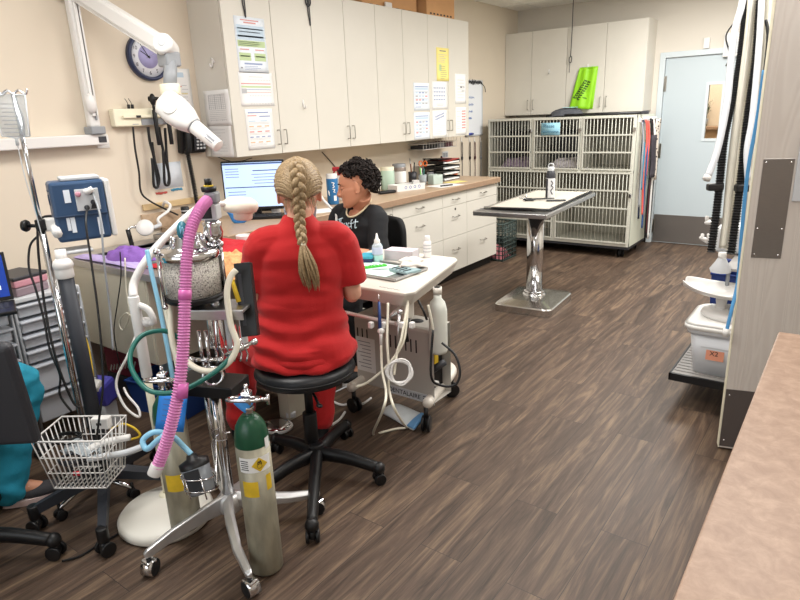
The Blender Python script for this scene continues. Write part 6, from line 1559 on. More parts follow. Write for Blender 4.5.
def on_tray():
    t = thing('instrument_tray', 'shallow steel instrument tray lined with mint paper on the dental cart', 'tray', (-1.92, 2.40, ZK), R(-2))
    b = L_(t); w, d = .40, .27
    b.box((0, 0, .003), (w, d, .005), bev=.002); 
    for q in ((-w/2, 0, .012, d), (w/2, 0, .012, d), (0, -d/2, w, .012), (0, d/2, w, .012)): b.box((q[0], q[1], .010), (q[2], q[3], .010), bev=.003)
    b.build('tray', M_steel, t)
    b = L_(t); b.box((-.03, 0, .0075), (.30, .22, .0015)); b.build('liner', mat('mint_paper', '#c9e2da', .8), t)
    z = ZK+.009
    b = MB(MX.Translation(V((-1.98, 2.41, z))) @ MX.Rotation(R(58), 4, 'Z')); b.box((0, 0, .004), (.15, .022, .007), bev=.002)
    for k in range(7): b.box((-.06+.02*k, 0, .009), (.009, .02, .004))
    tag(b.build('bur_strip', mat('bright_green', '#4fc23e', .4)), 'bright green ribbed strip on the instrument tray', 'strip')
    g = thing('gauze_stack', 'folded white gauze heaped on the right of the instrument tray', 'gauze', (-1.80, 2.49, z))
    for k, (dx, dy, rz, h) in enumerate(((0, -.01, .3, 0), (.01, .0, .6, .014), (-.012, .03, .1, .026))):
        b = MB(MX.Translation(V((-1.80+dx, 2.49+dy, z+.012+h))) @ MX.Rotation(rz, 4, 'Z')); b.grid(lambda u, v: ((u-.5)*.11, (v-.5)*.09, .016*sin(pi*u)*sin(pi*v)+.004*sin(u*9+k)), 10, 8, thick=.014); b.build('gauze_pad', mat('gauze_%d' % k, '#d9d2ca', .95, bump=.5, bscale=250), g, sub=1)
    c = thing('instrument_cassette', 'grey-blue instrument cassette under the gauze on the tray', 'cassette', (-1.78, 2.42, z), R(-15)); b = L_(c); b.box((.0, 0, .008), (.14, .10, .014), bev=.003); b.build('case', mat('cassette_grey', '#8aa3a8', .4), c)
    b = L_(c)
    for k in range(4): b.box((.04-.03*k, -.02, .0165), (.008, .05, .004), bev=.001)
    b.build('slots', M_ink, c)
    for k, (x, y, rz, lab, m, L) in enumerate(((-2.06, 2.38, .9, 'thin steel dental probe lying at the left of the instrument tray', M_steel, .15), (-2.03, 2.40, 1.1, 'steel scaler lying parallel to the probe on the tray', M_steel, .15), (-1.90, 2.40, .7, 'small steel mirror lying in the middle of the tray liner', M_steel, .13))):
        b = MB(MX.Translation(V((x, y, z+.004))) @ MX.Rotation(rz, 4, 'Z')); b.tube([(-L/2, 0, 0), (-L*.3, 0, 0), (L*.3, 0, 0), (L/2, .006, .002)], [.0012, .0032, .0032, .001], n=6)
        tag(b.build('dental_instrument', m), lab, 'instrument')
    # bottles
    P = onz(378, 262, ZK); t = thing('bottle', 'clear bottle of pale teal liquid with a white nozzle on the dental cart', 'bottle', P)
    b = MB(); b.lathe([(0, 0), (.027, 0), (.029, .006), (.029, .09), (.02, .105), (.013, .108), (0, .108)], P, n=24); b.build('body', mat('clear_bottle', '#d3dfe6', .15, trans=.35), t)
    b = MB(); b.lathe([(.0292, .004), (.0294, .01), (.0294, .04), (.0292, .042)], P, n=24); b.build('liquid', mat('teal_liquid', '#b5ddd6', .15), t)
    b = MB(); b.lathe([(.0293, .048), (.0296, .05), (.0296, .085), (.0293, .087)], P, n=24); b.use(mat('lilac_label', '#c9cfe6', .6)); b.build('label', None, t) if False else b.build('label', MATS['lilac_label'], t)
    b = MB(); b.lathe([(.017, .107), (.016, .125), (.009, .132), (.004, .16), (0, .161)], P, n=18); b.build('nozzle', M_white, t)
    P = onz(427.5, 257, ZK); t = thing('bottle', 'small white bottle with flip cap on the far right of the dental cart', 'bottle', P)
    b = MB(); b.lathe([(0, 0), (.021, 0), (.0225, .004), (.0225, .085), (.018, .092), (0, .092)], P, n=24); b.build('body', mat('white_bottle', '#eceaea', .3), t)
    b = MB(); b.lathe([(.0165, .091), (.0165, .118), (.014, .121), (0, .121)], P, n=20); b.build('cap', M_white, t)
    b = MB(); 
    for k in range(3): b.lathe([(.0227, .03+.018*k), (.0229, .032+.018*k), (.0229, .036+.018*k), (.0227, .038+.018*k)], P, n=20)
    b.build('print', M_lgrey, t)
    P = onz(402, 259, ZK); t = thing('clear_box', 'clear plastic box with pink contents on the dental cart', 'box', P, R(10))
    b = L_(t); w, d, h = .17, .09, .052
    for q in ((0, -d/2, w, .003), (0, d/2, w, .003), (-w/2, 0, .003, d), (w/2, 0, .003, d)): b.box((q[0], q[1], h/2), (q[2], q[3], h))
    b.box((0, 0, .002), (w, d, .003)); b.build('box', mat('frosted_box', '#ecebee', .2, trans=.5, ior=1.1), t)
    b = L_(t); b.box((0, 0, .026), (w*.9, d*.85, .04), bev=.01); b.build('contents', mat('pink_contents', '#e6b9cf', .7, noise=.2, nscale=30), t)
    b = L_(t); b.box((0, 0, h+.002), (w*1.02, d*1.04, .004), bev=.001); b.build('lid', mat('frosted_lid', '#efe3ea', .25, trans=.4, ior=1.1), t)
    P = onz(367, 263, ZK); t = thing('small_box', 'teal and navy small box at the left of the dental cart top', 'box', P, R(25))
    b = L_(t); b.box((0, .02, .014), (.07, .09, .028), bev=.003); b.build('lower_half', mat('navy_box', '#29305c', .5), t)
    b = L_(t); b.box((0, .02, .036), (.075, .095, .018), bev=.006); b.build('upper_half', mat('teal_box', '#3f9fb6', .5), t)
on_tray()
# floor things near the cart
pd = thing('absorbent_pack', 'white and blue absorbent pad pack on the floor against the dental cart caster', 'pad pack', (-1.74, 2.33, 0), R(-38))
b = MB(); A_, B_, C_, D_ = onz(379, 413, .01), onz(398, 404, .045), onz(428, 416, .05), onz(413, 431, .01)
b.grid(lambda u, v: (A_.lerp(D_, u)).lerp(B_.lerp(C_, u), v)+ZI*(.03*sin(pi*v)*(.6+.4*sin(u*6))+.006), 10, 8, thick=.02); b.build('pack', mat('pale_pack', '#d5dde0', .6, noise=.05, nscale=30), pd, sub=1, )
b = MB(); b.grid(lambda u, v: (A_.lerp(D_, .80+.2*u)).lerp(B_.lerp(C_, .80+.2*u), v)+ZI*(.03*sin(pi*v)*(.6+.4*sin((.8+.2*u)*6))+.012), 6, 8, thick=.02); b.build('blue_end', mat('pack_blue', '#6fa6d8', .6), pd, sub=1)
fp = thing('foot_pedal', 'round chrome foot pedal with white rim on the floor by the stool', 'foot pedal', (-2.24, 1.93, 0))
c = onz(277, 424, .02); b = MB(); b.lathe([(0, 0), (.075, 0), (.078, .008), (.072, .014), (0, .014)], c-ZI*.02, n=36, sx=1.15); b.build('base', M_white, fp)
b = MB(); b.lathe([(.066, .014), (.062, .02), (.04, .028), (0, .032)], c-ZI*.02, n=36, sx=1.15); b.build('plate', M_chrome, fp)
b = MB(); e = onz(291, 414, .03); b.box(e, (.05, .04, .03), bev=.006, rot=(0, 0, R(40))); b.build('hinge', M_lgrey, fp)
b = MB(); b.tube([e, onz(303, 406, .02), onz(318, 399, .012), onz(335, 392, .012), onz(350, 385, .012)], .005, n=6, spline=4); b.build('cord', M_lgrey, fp)
for pts, lab in (([onz(332, 401, .008), onz(342, 405, .008), onz(352, 403, .008), onz(362, 404, .008), onz(371, 398, .008)], 'white tube curving on the floor behind the stool base'), ([onz(345, 412, .008), onz(340, 419, .008), onz(332, 425, .008)], 'short white tube end on the floor beside the black shoe')):
    tag(MB().tube(pts, .007, n=7, spline=5).build('tube', M_white), lab, 'tube')
# =====================================================================  WORKTOP THINGS
ZW = .9125
def jar(x, y, r, h, m, cap, lab, name='jar', lh=.02, label=None, z=ZW, cat=None):
    t = thing(name, lab, cat or name.replace('_', ' '), (x, y, z)); c = V((x, y, z))
    MB().lathe([(0, 0), (r*.94, 0), (r, .006), (r, h*.82), (r*.9, h*.9), (r*.9, h-lh), (0, h-lh)], c, n=24).build('body', m, t)
    MB().lathe([(r*.96, h-lh-.004), (r*.97, h-.003), (r*.93, h), (0, h)], c, n=24).build('lid', cap, t)
    if label:
        MB().grid(lambda u, v: c+V(((r+.0007)*cos(-2.4+3.2*u), (r+.0007)*sin(-2.4+3.2*u), h*.18+h*.5*v)), 14, 2).build('label', label, t)
    return t
def pc():
    c = V((-3.31, 2.79, ZW)); nrm = V((.62, -.78, 0)).normalized(); rz = math.atan2(nrm.x, -nrm.y)
    t = thing('monitor', 'computer monitor with a bright document window on the worktop beyond the braid', 'monitor', c, rz)
    b = L_(t); b.box((0, .04, .008), (.24, .18, .014), bev=.004); b.build('stand_base', M_black, t)
    b = L_(t); b.box((0, .06, .09), (.05, .025, .16), bev=.004); b.build('stand_neck', M_black, t)
    b = L_(t); b.box((.0, .03, .225), (.425, .03, .335), bev=.006); s = b.build('screen', M_black, t)
    b = L_(t); b.box((.0, .0144, .23), (.404, .001, .30)); b.build('display', mat('display_white', '#b9d2f2', .25, emit=.6), s)
    b = L_(t).use(mat('display_dark', '#2b4a80', .3, emit=.35))
    b.box((.0, .0136, .372), (.404, .0006, .010)); b.box((.09, .0136, .325), (.18, .0006, .006)); b.box((.0, .0136, .215), (.39, .0006, .006))
    for k in range(4): b.box((-.14, .0136, .34-.018*k), (.09, .0006, .003)); b.box((-.12, .0136, .185-.02*k), (.12, .0006, .003)); b.box((.08, .0136, .30-.02*k), (.18-.03*(k % 2), .0006, .003))
    b.build('display_lines', None, s)
    k = thing('keyboard', 'black keyboard and card reader stacked at the foot of the monitor', 'keyboard', onz(262, 218, ZW), rz)
    b = L_(k); b.box((0, 0, .012), (.30, .13, .022), bev=.004); b.build('case', M_black, k)
    b = L_(k)
    for j in range(4):
        for i in range(11): b.box((-.125+.025*i, -.045+.028*j, .0245), (.02, .022, .004))
    b.build('keys', M_dgrey, k)
    p = onz(266, 213, ZW); q = thing('card_reader', 'small black box with display standing under the monitor', 'card reader', p, rz)
    b = L_(q); b.box((0, .05, .06), (.12, .06, .10), bev=.006); b.build('housing', M_black, q)
    b = L_(q); b.box((0, .0195, .06), (.05, .002, .03)); b.build('display', M_lgrey, q)
pc()
jar(*tuple(onz(276.5, 216, ZW))[:2], .032, .20, M_white, M_lgrey, 'tall white pump bottle half hidden by the blond head', 'bottle', .03)
wc = jar(*tuple(onz(333.5, 204, ZW))[:2], .045, .235, mat('wipes_blue', '#2b6ea3', .4), M_white, 'blue wipes canister with white lid on the worktop beside the man', 'wipes_canister', .055)
c = V(wc.location); vd = V((-c.x, -c.y, 0)).normalized(); sd = V((-vd.y, vd.x, 0))
b = MB().use(M_paper); 
fr_ = lambda u, z: c+vd*(.0458*cos(u))+sd*(.0458*sin(u))+ZI*z
for pts in ([(-.1, .17), (.35, .165), (.1, .15), (.4, .14), (.0, .13)], [(.0, .12), (.4, .115), (.15, .10), (.45, .095)], [(-.75, .11), (-.7, .08), (-.65, .10), (-.6, .07)]): b.tube([fr_(u, z) for u, z in pts], .0035, n=5, spline=3)
b.grid(lambda u, v: fr_(.15+.5*u, .03+.04*v), 4, 2); b.build('canister_print', None, wc)
p = onz(341, 200, ZW); sb = thing('spray_bottle', 'white spray bottle with red trigger head behind the curly hair', 'spray bottle', p)
c = V(p); b = MB(); b.lathe([(0, 0), (.04, 0), (.043, .008), (.043, .13), (.02, .18), (.015, .20), (0, .20)], c, n=24); b.build('body', M_white, sb)
b = MB(); b.cyl(c+ZI*.20, c+ZI*.235, .018); b.box(c+ZI*.25-CR*.012, (.085, .03, .035), bev=.008, rot=(0, 0, R(36))); b.tube([c+ZI*.245-CR*.03, c+ZI*.22-CR*.045, c+ZI*.19-CR*.04], .007, n=6, spline=2); b.build('trigger_head', mat('red_trigger', '#a8202c', .4), sb)
M_mint = mat('mint_jar', '#b9cfbd', .2); M_beige = mat('beige_jar', '#d9d5c8', .4); M_brj = mat('brown_jar', '#8c8078', .3, .3)
jar(-3.50, 4.33, .062, .20, M_beige, M_offw, 'opaque cream jar with lid, first of the row behind the man', 'jar', .03, M_paper)
jar(-3.44, 4.46, .064, .205, M_mint, M_offw, 'mint-tinted jar with lid, second of the row behind the man', 'jar', .03)
jar(-3.50, 4.72, .066, .21, M_brj, M_grey, 'brownish metal-lidded jar at the end of the row of jars', 'jar', .03, M_paper)
def tray_(lab, x, y, rz):
    t = thing('supply_tray', lab, 'tray', (x, y, ZW), rz); w, d, h = .31, .14, .055
    b = L_(t); b.box((0, 0, .003), (w, d, .005))
    for q in ((0, -d/2, w, .004), (0, d/2, w, .004), (-w/2, 0, .004, d), (w/2, 0, .004, d)): b.box((q[0], q[1], h/2), (q[2], q[3], h), bev=.001)
    b.build('box', M_white, t)
    b = L_(t).use(M_inkb)
    for k in range(4): b.lathe([(.014, 0), (.009, .0008), (.009, 0)], (-.06+.05*k, -d/2-.0022, .03), (0, -1, 0), n=16)
    b.build('box_print', None, t); return t
tt = tray_('white open tray of small supplies with blue dots in front of the jars', -3.26, 4.50, R(72))
Mt = MW[tt.name]
for k, (x, y, m, lab, d) in enumerate(((.06, .0, 'blue_marker', 'small blue packet in the white supply tray', (.06, .04, .025)), (-.02, .02, 'bright_green', 'small green packet in the white supply tray', (.07, .04, .02)), (.12, .02, 'white_plastic', 'small white tub at the far end of the supply tray', (.06, .06, .07)))):
    p = Mt @ V((x, y, .006+d[2]/2)); tag(MB(MX.Translation(p) @ MX.Rotation(.4*k, 4, 'Z')).box((0, 0, 0), d, bev=.004).build('packet', MATS[m]), lab, 'packet')
def penmug(x, y, r, h, m, lab, items):
    t = thing('pen_cup', lab, 'cup', (x, y, ZW)); c = V((x, y, ZW))
    MB().lathe([(0, 0), (r*.9, 0), (r, h), (r-.003, h), (r*.88, .004), (0, .004)], c, n=20).build('cup', m, t)
    for k, (dx, dy, L, mm, nm, lb) in enumerate(items):
        a = c+V((dx*.3, dy*.3, .006)); e = c+V((dx, dy, L)); o = MB().cyl(a, e, .0055, n=8).build(nm, mm); tag(o, lb, nm)
penmug(-3.33, 4.86, .04, .10, mat('clear_cup', '#c9d0d4', .15, trans=.5, ior=1.1), 'clear cup of coloured pens, in front of the paper trays',
       [(.02, .0, .155, M_greenh, 'pen', 'green pen in the clear cup in front of the paper trays'), (-.02, .01, .16, M_white, 'pen', 'white pen in the clear cup in front of the paper trays'), (.0, .025, .15, MATS['blue_marker'], 'pen', 'blue pen in the clear cup in front of the paper trays'), (-.01, -.02, .165, mat('pen_green', '#6cc04a', .4), 'pen', 'lime pen in the clear cup in front of the paper trays')])
penmug(-3.53, 4.98, .042, .11, M_dgrey, 'dark cup of tools behind the clear pen cup',
       [(.02, .01, .20, M_black, 'pen', 'black pen standing in the dark cup by the wall'), (-.02, -.01, .24, M_steel, 'rod', 'tall steel rod standing in the dark cup by the wall'), (.0, -.025, .19, mat('brown_wood', '#7b4a30', .5), 'brush', 'brown handled brush standing in the dark cup by the wall')])
sc_ = thing('scissors', 'orange handled scissors standing behind the pen cup', 'scissors', (-3.45, 5.05, ZW))
c = V((-3.45, 5.05, ZW)); b = MB()
for s in (-1, 1): b.tube([c+CR*(s*.022+.018*cos(a))+ZI*(.185+.024*sin(a)) for a in [i*2*pi/16 for i in range(16)]], .005, n=6, closed=True)
b.build('handles', mat('orange_handle', '#e0702c', .4), sc_)
b = MB(); b.box(c+ZI*.09, (.016, .004, .15)); b.build('blades', M_steel, sc_)
jar(-3.45, 5.06+.12, .04, .09, mat('dark_tub', '#3e4248', .4), M_grey, 'low dark tub behind the orange scissors', 'tub', .02)
gb = thing('card_box', 'pale green translucent box next to the paper trays', 'box', (-3.27, 4.99, ZW), R(70))
b = L_(gb); 
for q in ((0, -.045, .11, .003), (0, .045, .11, .003), (-.055, 0, .003, .09), (.055, 0, .003, .09)): b.box((q[0], q[1], .045), (q[2], q[3], .09))
b.build('box', mat('green_tint', '#d6e2da', .2, trans=.4, ior=1.1), gb)
b = L_(gb); b.box((0, 0, .04), (.09, .07, .075)); b.build('cards', M_paper, gb)
pt = thing('paper_tray', 'stack of four black paper trays with a red folder on top', 'paper trays', (-3.42, 5.34, ZW), R(90))
for k in range(4):
    b = L_(pt); z = .004+.055*k; b.box((0, 0, z), (.32, .24, .004)); b.box((-.158, 0, z+.016), (.004, .24, .03)); b.box((.158, 0, z+.016), (.004, .24, .03)); b.box((0, .118, z+.016), (.32, .004, .03)); 
    for x in (-.158, .158): b.box((x, .1, z+.03), (.006, .02, .05))
    tr = b.build('tray', M_black, pt)
    if k < 4:
        b = L_(pt); b.box((.01, -.01, z+.009), (.28, .22, .012)); b.build('paper', M_paper, tr)
b = L_(pt); b.box((0, .0, .188), (.30, .22, .006), rot=(0, .03, 0)); b.build('black_folder', M_dgrey, pt)
b = L_(pt); b.box((.03, -.02, .198), (.27, .20, .008), rot=(0, -.04, .1)); b.build('red_folder', mat('red_folder', '#a23a35', .5), pt)
b = L_(pt); b.box((-.05, .02, .211), (.22, .2, .010), rot=(0, .05, -.1)); b.build('top_folder', M_black, pt)
jar(-3.42, 5.60, .028, .09, mat('orange_tub', '#b9623e', .4), M_white, 'small orange and white jar at the end of the paper trays', 'jar', .02)
for (x, y, w, d, rz, m, nm, lab) in ((-3.10, 4.90, .30, .21, R(75), M_paper, 'paper_sheet', 'loose white sheet on the worktop in front of the paper trays'), (-3.17, 5.20, .2, .14, R(80), M_yellow, 'paper_sheet', 'yellow slip of paper on the worktop beside the paper trays')):
    tag(MB(MX.Translation(V((x, y, ZW+.001))) @ MX.Rotation(rz, 4, 'Z')).box((0, 0, 0), (w, d, .0012)).build(nm, m), lab, 'paper sheet')
tag(MB(MX.Translation(V((-3.06, 4.86, ZW+.008))) @ MX.Rotation(R(70), 4, 'Z')).box((0, 0, 0), (.14, .018, .012), bev=.004).build('pen', M_black), 'black pen lying on the loose white sheet', 'pen')
ph_ = thing('handset', 'black handset lying on the worktop just behind the man', 'handset', (-3.27, 4.22, ZW), R(70))
b = L_(ph_); b.box((0, 0, .014), (.17, .05, .026), bev=.011, seg=3); b.build('case', M_black, ph_)
b = L_(ph_); b.box((.03, 0, .0275), (.06, .034, .002)); b.build('screen', M_dgrey, ph_)
tag(MB(MX.Translation(V((-3.14, 3.2, ZW+.001))) @ MX.Rotation(R(60), 4, 'Z')).box((0, 0, 0), (.30, .21, .0012)).build('paper_sheet', M_paper), 'white sheet lying on the worktop between the two people', 'paper sheet')
tag(MB().tube([onx(318, 184, -3.45), far(321, 196, 4.1), far(329, 206, 4.0), far(336, 214, 3.9), far(336, 226, 3.85)], .008, n=7, spline=6).build('cord', M_white), 'white cord running from the worktop down beside the man', 'cord')
tag(MB().tube([onx(322, 152, XW+.006), onx(332, 163, XW+.006), onx(344, 178, XW+.006), onx(352, 188, XW+.006)], .004, n=6, spline=4).build('cable', M_dgrey), 'dark cord along the wall under the cabinets behind the man', 'cord')
# wire rack under the cabinet, outlet, hanging leads
rk = thing('wire_rack', 'white wire rack of small boxes mounted under the wall cabinets', 'wire rack', (-3.5, 5.4, 1.22))
b = MB(); y0, y1, x0, x1, z0, z1 = 5.08, 5.70, XW+.005, -3.46, 1.225, 1.332
for z in (z0, (z0+z1)/2): b.tube([(x1, y0, z), (x1, y1, z), (x0, y1, z), (x0, y0, z)], .003, n=5, closed=True)
for i in range(13): y = y0+(y1-y0)*i/12; b.tube([(x1, y, z1), (x1, y, z0), (x0, y, z0)], .0024, n=5)
b.build('wires', M_white, rk)
for k, (y, w, m, lab) in enumerate(((5.15, .10, M_dgrey, 'dark box at the left in the wire rack under the cabinets'), (5.29, .12, M_black, 'black box in the middle of the wire rack under the cabinets'), (5.45, .10, M_grey, 'grey box right of the middle of the wire rack'), (5.60, .12, mat('plum', '#6b4550', .5), 'plum coloured packet at the right end of the wire rack'))):
    tag(MB().bx(XW+.02, -3.48, y-w/2, y+w/2, z0+.004, z0+.035+.008*k, bev=.003).build('small_box', m), lab, 'box')
o = thing('wall_outlet', 'grey wall outlet above the paper trays', 'outlet', (XW, 5.77, 1.13))
MB().bx(XW+.0005, XW+.006, 5.71, 5.83, 1.09, 1.165, bev=.002).build('plate', M_lgrey, o)
b = MB(); b.bx(XW+.006, XW+.008, 5.725, 5.765, 1.105, 1.15); b.bx(XW+.006, XW+.008, 5.775, 5.815, 1.105, 1.15); b.build('sockets', M_grey, o)
for k, (px, lab, mm) in enumerate(((461, 'thin grey lead hanging on the wall nearest the cabinets', M_dgrey), (469, 'thin black lead, second of four hanging beyond the cabinets', M_black), (474, 'dark maroon lead, third of four hanging beyond the cabinets', mat('maroon_lead', '#4c2529', .6)), (480, 'thin grey lead hanging on the wall nearest the cages', M_grey))):
    p = onx(px, 140, XW+.002); t = thing('slip_lead', lab, 'lead', p)
    b = MB(); b.box(p+V((.003, 0, .005)), (.006, .016, .05), bev=.002); b.tube([p+V((.004, 0, -.015)), p+V((.02, 0, -.022)), p+V((.024, 0, -.008))], .0025, n=5); b.build('hook', M_white, t)
    b = MB(); b.tube([p+V((.014, 0, -.02)), p+V((.014, -.012, -.08)), p+V((.014, -.008, -.16)), p+V((.014, 0, -.19)), p+V((.014, .008, -.16)), p+V((.014, .012, -.08))], .0038, n=5, closed=True, spline=3); b.ell(p+V((.014, 0, -.20)), (.012, .012, .024)); b.tube([p+V((.014, 0, -.2)), p+V((.014, .004, -.32)), p+V((.014, 0, -.43))], .0042, n=5, spline=3); b.build('lead', mm, t)
# on top of the cabinets
def carton(lab, x0, x1, y0, y1, h, rz=0):
    t = thing('carton', lab, 'box', ((x0+x1)/2, (y0+y1)/2, 2.421), rz); w, d = x1-x0, y1-y0
    b = L_(t); b.box((0, 0, h/2), (w, d, h), bev=.003); b.build('box', M_card, t)
    b = L_(t); b.box((0, 0, h+.0004), (w*.98, .05, .0008)); b.build('tape', mat('tape_%d' % int(y0*100), '#b58a5c', .3), t)
    b = L_(t).use(M_ink)
    for k in range(7): b.box((w/2+.0006, -d*.36+d*.12*k, .02), (.001, d*.06, .014))
    b.build('box_print', None, t)
carton('brown cardboard box on the cabinets nearest the whiteboard', -3.58, -3.345, 5.02, 5.50, .26)
carton('long brown cardboard box on the cabinets left of the other box', -3.62, -3.42, 4.20, 4.97, .22)
tag(MB().box((-3.40, 4.52, 2.45), (.02, .09, .055), bev=.008).build('sensor', M_white), 'white plastic piece on the cabinet tops in front of the long box', 'plastic piece')
for y, z, lab, L in ((2.866, 2.40, 'dark hair tie hanging from the top of the first cabinet door', .20), (3.458, 2.40, 'dark looped key ring and clip hanging from the second cabinet pair', .20)):
    p = V((XU+.006, y, z)); b = MB(); b.tube([p, p+V((0, -.006, -L*.5)), p+V((0, .004, -L+.03)), p+V((0, .01, -L)), p+V((0, .012, -L*.6)), p+V((0, .003, 0))], .0038, n=5, spline=4, closed=True)
    if y > 3: b.tube([p+V((.002, .024*cos(a), -.045+.03*sin(a))) for a in [i*2*pi/20 for i in range(20)]], .005, n=6, closed=True)
    tag(b.build('hanging_loop', M_dgrey), lab, 'loop')

# =====================================================================  CAGES
def cages():
    t = thing('cage_bank', 'grey-white wheeled bank of barred animal cages along the back wall', 'cage', (-2.68, 6.85, 0))
    x0, x1, y0, y1, z0, z1 = -3.515, -1.845, 6.50, 7.14, .13, 1.474; zm = .915
    b = MB(); th = .02
    b.bx(x0, x0+th, y0+.02, y1, z0, z1); b.bx(x1-th, x1, y0+.02, y1, z0, z1); b.bx(x0, x1, y0+.02, y1, z1-th, z1); b.bx(x0, x1, y0+.02, y1, z0, z0+th); b.bx(x0+th, x1-th, y0+.03, y1, zm-.012, zm+.012); b.bx(x0, x1, y1-th, y1, z0, z1)
    X3 = [x0, -2.958, -2.403, x1]; xm = -2.68
    for x in X3[1:3]: b.bx(x-.008, x+.008, y0+.03, y1, zm, z1)
    b.bx(xm-.008, xm+.008, y0+.03, y1, z0, zm); b.build('shell', M_cagein, t)
    f = MB()
    for x in (x0+.012, x1-.012): f.bx(x-.012, x+.012, y0, y0+.03, z0, z1)
    for x in X3[1:3]: f.bx(x-.014, x+.014, y0, y0+.03, zm, z1)
    f.bx(xm-.014, xm+.014, y0, y0+.03, z0, zm)
    for z, hh in ((z1-.011, .022), (zm, .026), (z0+.018, .036)): f.bx(x0, x1, y0-.001, y0+.029, z-hh/2, z+hh/2)
    f.build('front_frame', M_cage, t)
    def door(xa, xb, za, zb, nb, nh):
        d = MB(); y = y0-.008
        xa += .018; xb -= .018; za += .02; zb -= .016
        for q in ((xa, xa+.012, za, zb), (xb-.012, xb, za, zb)): d.bx(q[0], q[1], y-.006, y+.006, q[2], q[3])
        for k in range(nh+1): z = za+(zb-za)*k/nh; d.bx(xa, xb, y-.007, y+.005, z-.0075, z+.0075)
        for k in range(1, nb): x = xa+(xb-xa)*k/nb; d.cyl((x, y, za), (x, y, zb), .0037, n=6)
        o = d.build('cage_door', M_cage, t)
        l = MB(); l.bx(xb-.006, xb+.018, y-.02, y-.004, (za+zb)/2+.12, (za+zb)/2+.16, bev=.003); l.build('latch', M_chrome, o)
    for i in range(3): door(X3[i], X3[i+1], zm, z1, 14, 3)
    door(x0, xm, z0+.02, zm, 21, 4); door(xm, x1, z0+.02, zm, 21, 4)
    for x in (x0+.1, x1-.1):
        for y in (y0+.09, y1-.09):
            cb = MB(); cb.bx(x-.03, x+.03, y-.03, y+.03, .10, z0, bev=.003); caster(cb, (x, y, .045), r=.045, w=.05, ang=.5); cb.build('caster', M_black, t)
    b = MB().bx(x0, x1, y0+.01, y1, z0-.03, z0).build('base_rail', M_dgrey, t)
    MB().bx(x1, x1+.004, y0+.03, y1, z0, z1).build('side_panel', mat('cage_side', '#d6dacb', .4), t)
    s = MB(); s.bx(x1, x1+.014, y0+.08, y1-.02, 1.40, 1.44, bev=.003); s.build('hook_rail', M_white, t)
    # louvre slots on the side walls
    return t
cg = cages()
# items inside; the dark carriers are added and enlarged to blacken the upper cages
rc = random.Random(21)
M_greyfl = mat('grey_fleece', '#9a9296', .95, bump=.4, bscale=150)
for k, (cx, lab, col) in enumerate(((-3.22, 'dusky purple blanket lying in the upper left cage', '#8f7f92'), (-2.62, 'pale grey blanket lying in the upper middle cage', '#b9b3b6'))):
    cloth('blanket', lab, 'blanket', cx, 6.78, .44, .36, .14, mat('cage_blanket_%d' % k, col, .95, noise=.3, nscale=16), .2*k, 30+k, .928)
bx_ = thing('carrier_bag', 'dark block added at the back of the upper middle cage to darken it', 'bag', (-2.70, 7.0, .928)); MB().box((-2.66, 7.0, 1.13), (.46, .16, .40), bev=.04, seg=3).build('bag', M_dgrey, bx_)
bx_ = thing('carrier_bag', 'black block added at the back of the upper left cage to darken it', 'bag', (-3.3, 7.0, .928)); MB().box((-3.23, 7.0, 1.13), (.50, .16, .40), bev=.04, seg=3).build('bag', M_black, bx_)
sg = thing('sign', 'light blue paper sign clipped to the upper middle cage bars', 'sign', (-2.75, 6.48, 1.36))
MB(frame(V((-2.745, 6.481, 1.355)), XI, ZI)).grid(lambda u, v: ((u-.5)*.215, (v-.5)*.13, .001), 2, 2, thick=.001).build('sheet', mat('sky_paper', '#8fc0d3', .7), sg)
text('Please', 'sign_lettering', mat('sign_ink', '#2a5c7c', .7), sg, frame(V((-2.765, 6.4795, 1.385)), XI, ZI), .052, .0003)
b = MB().use(MATS['sign_ink']); rp2 = random.Random(6); scribble(b, -2.84, -2.65, 1.325, .012, 10, rp2, lambda x, z: V((x, 6.4793, z)), .002); b.build('handwriting', None, sg)
# on top of the cages
cloth('folded_bag', 'folded charcoal bag on top of the cages below the green bag', 'bag', -2.70, 6.82, .38, .28, .085, mat('charcoal_nylon', '#4a4c52', .8, bump=.3, bscale=60), .1, 41, 1.476, flat=.9)
tag(MB(MX.Translation(V((-2.66, 6.80, 1.572))) @ MX.Rotation(.3, 4, 'Z')).box((0, 0, 0), (.16, .11, .004)).build('paper_sheet', mat('pale_cyan_paper', '#a9dbe0', .8)), 'pale blue paper on the folded charcoal bag', 'paper sheet')
rd = thing('pole', 'long black pole lying along the top of the cages', 'pole', (-2.2, 6.62, 1.49))
MB().cyl((-2.9, 6.72, 1.49), (-1.80, 6.60, 1.492), .014, n=10).build('shaft', M_black, rd)
MB().box((-1.80, 6.60, 1.493), (.07, .045, .032), bev=.006).build('end_cap', M_dgrey, rd)
# green bag and hook
gh = thing('hook', 'white hook on the back cabinet door holding the green bag', 'hook', (-2.62, YBF, 2.02))
b = MB(); b.box((-2.615, YBF-.003, 2.005), (.022, .006, .05), bev=.003); b.tube([(-2.615, YBF-.005, 1.99), (-2.615, YBF-.022, 1.98), (-2.615, YBF-.026, 1.995)], .004, n=6); b.build('hook', M_white, gh)
gbag = thing('carrier_bag', 'lime green carrier bag with black script hanging on the back cabinets', 'bag', (-2.65, YBF-.06, 1.56))
def gsurf(u, v):
    xl = -2.81+(.11)*v; xr = -2.555+.06*v; x = xl+(xr-xl)*u
    y = YBF-.02-.055*(1-v)*sin(pi*u)**.6-.008*sin(u*14+v*3)-.012*abs(u-.5)
    z = 1.555+(1.995-1.555)*v-.02*(u-.4)**2*8*v*0+.012*sin(u*5)*(1-v)
    return (x, y, z)
MB().grid(gsurf, 18, 16, thick=.002).build('front', mat('lime_plastic', '#8fd11f', .45, noise=.06, nscale=8), gbag)
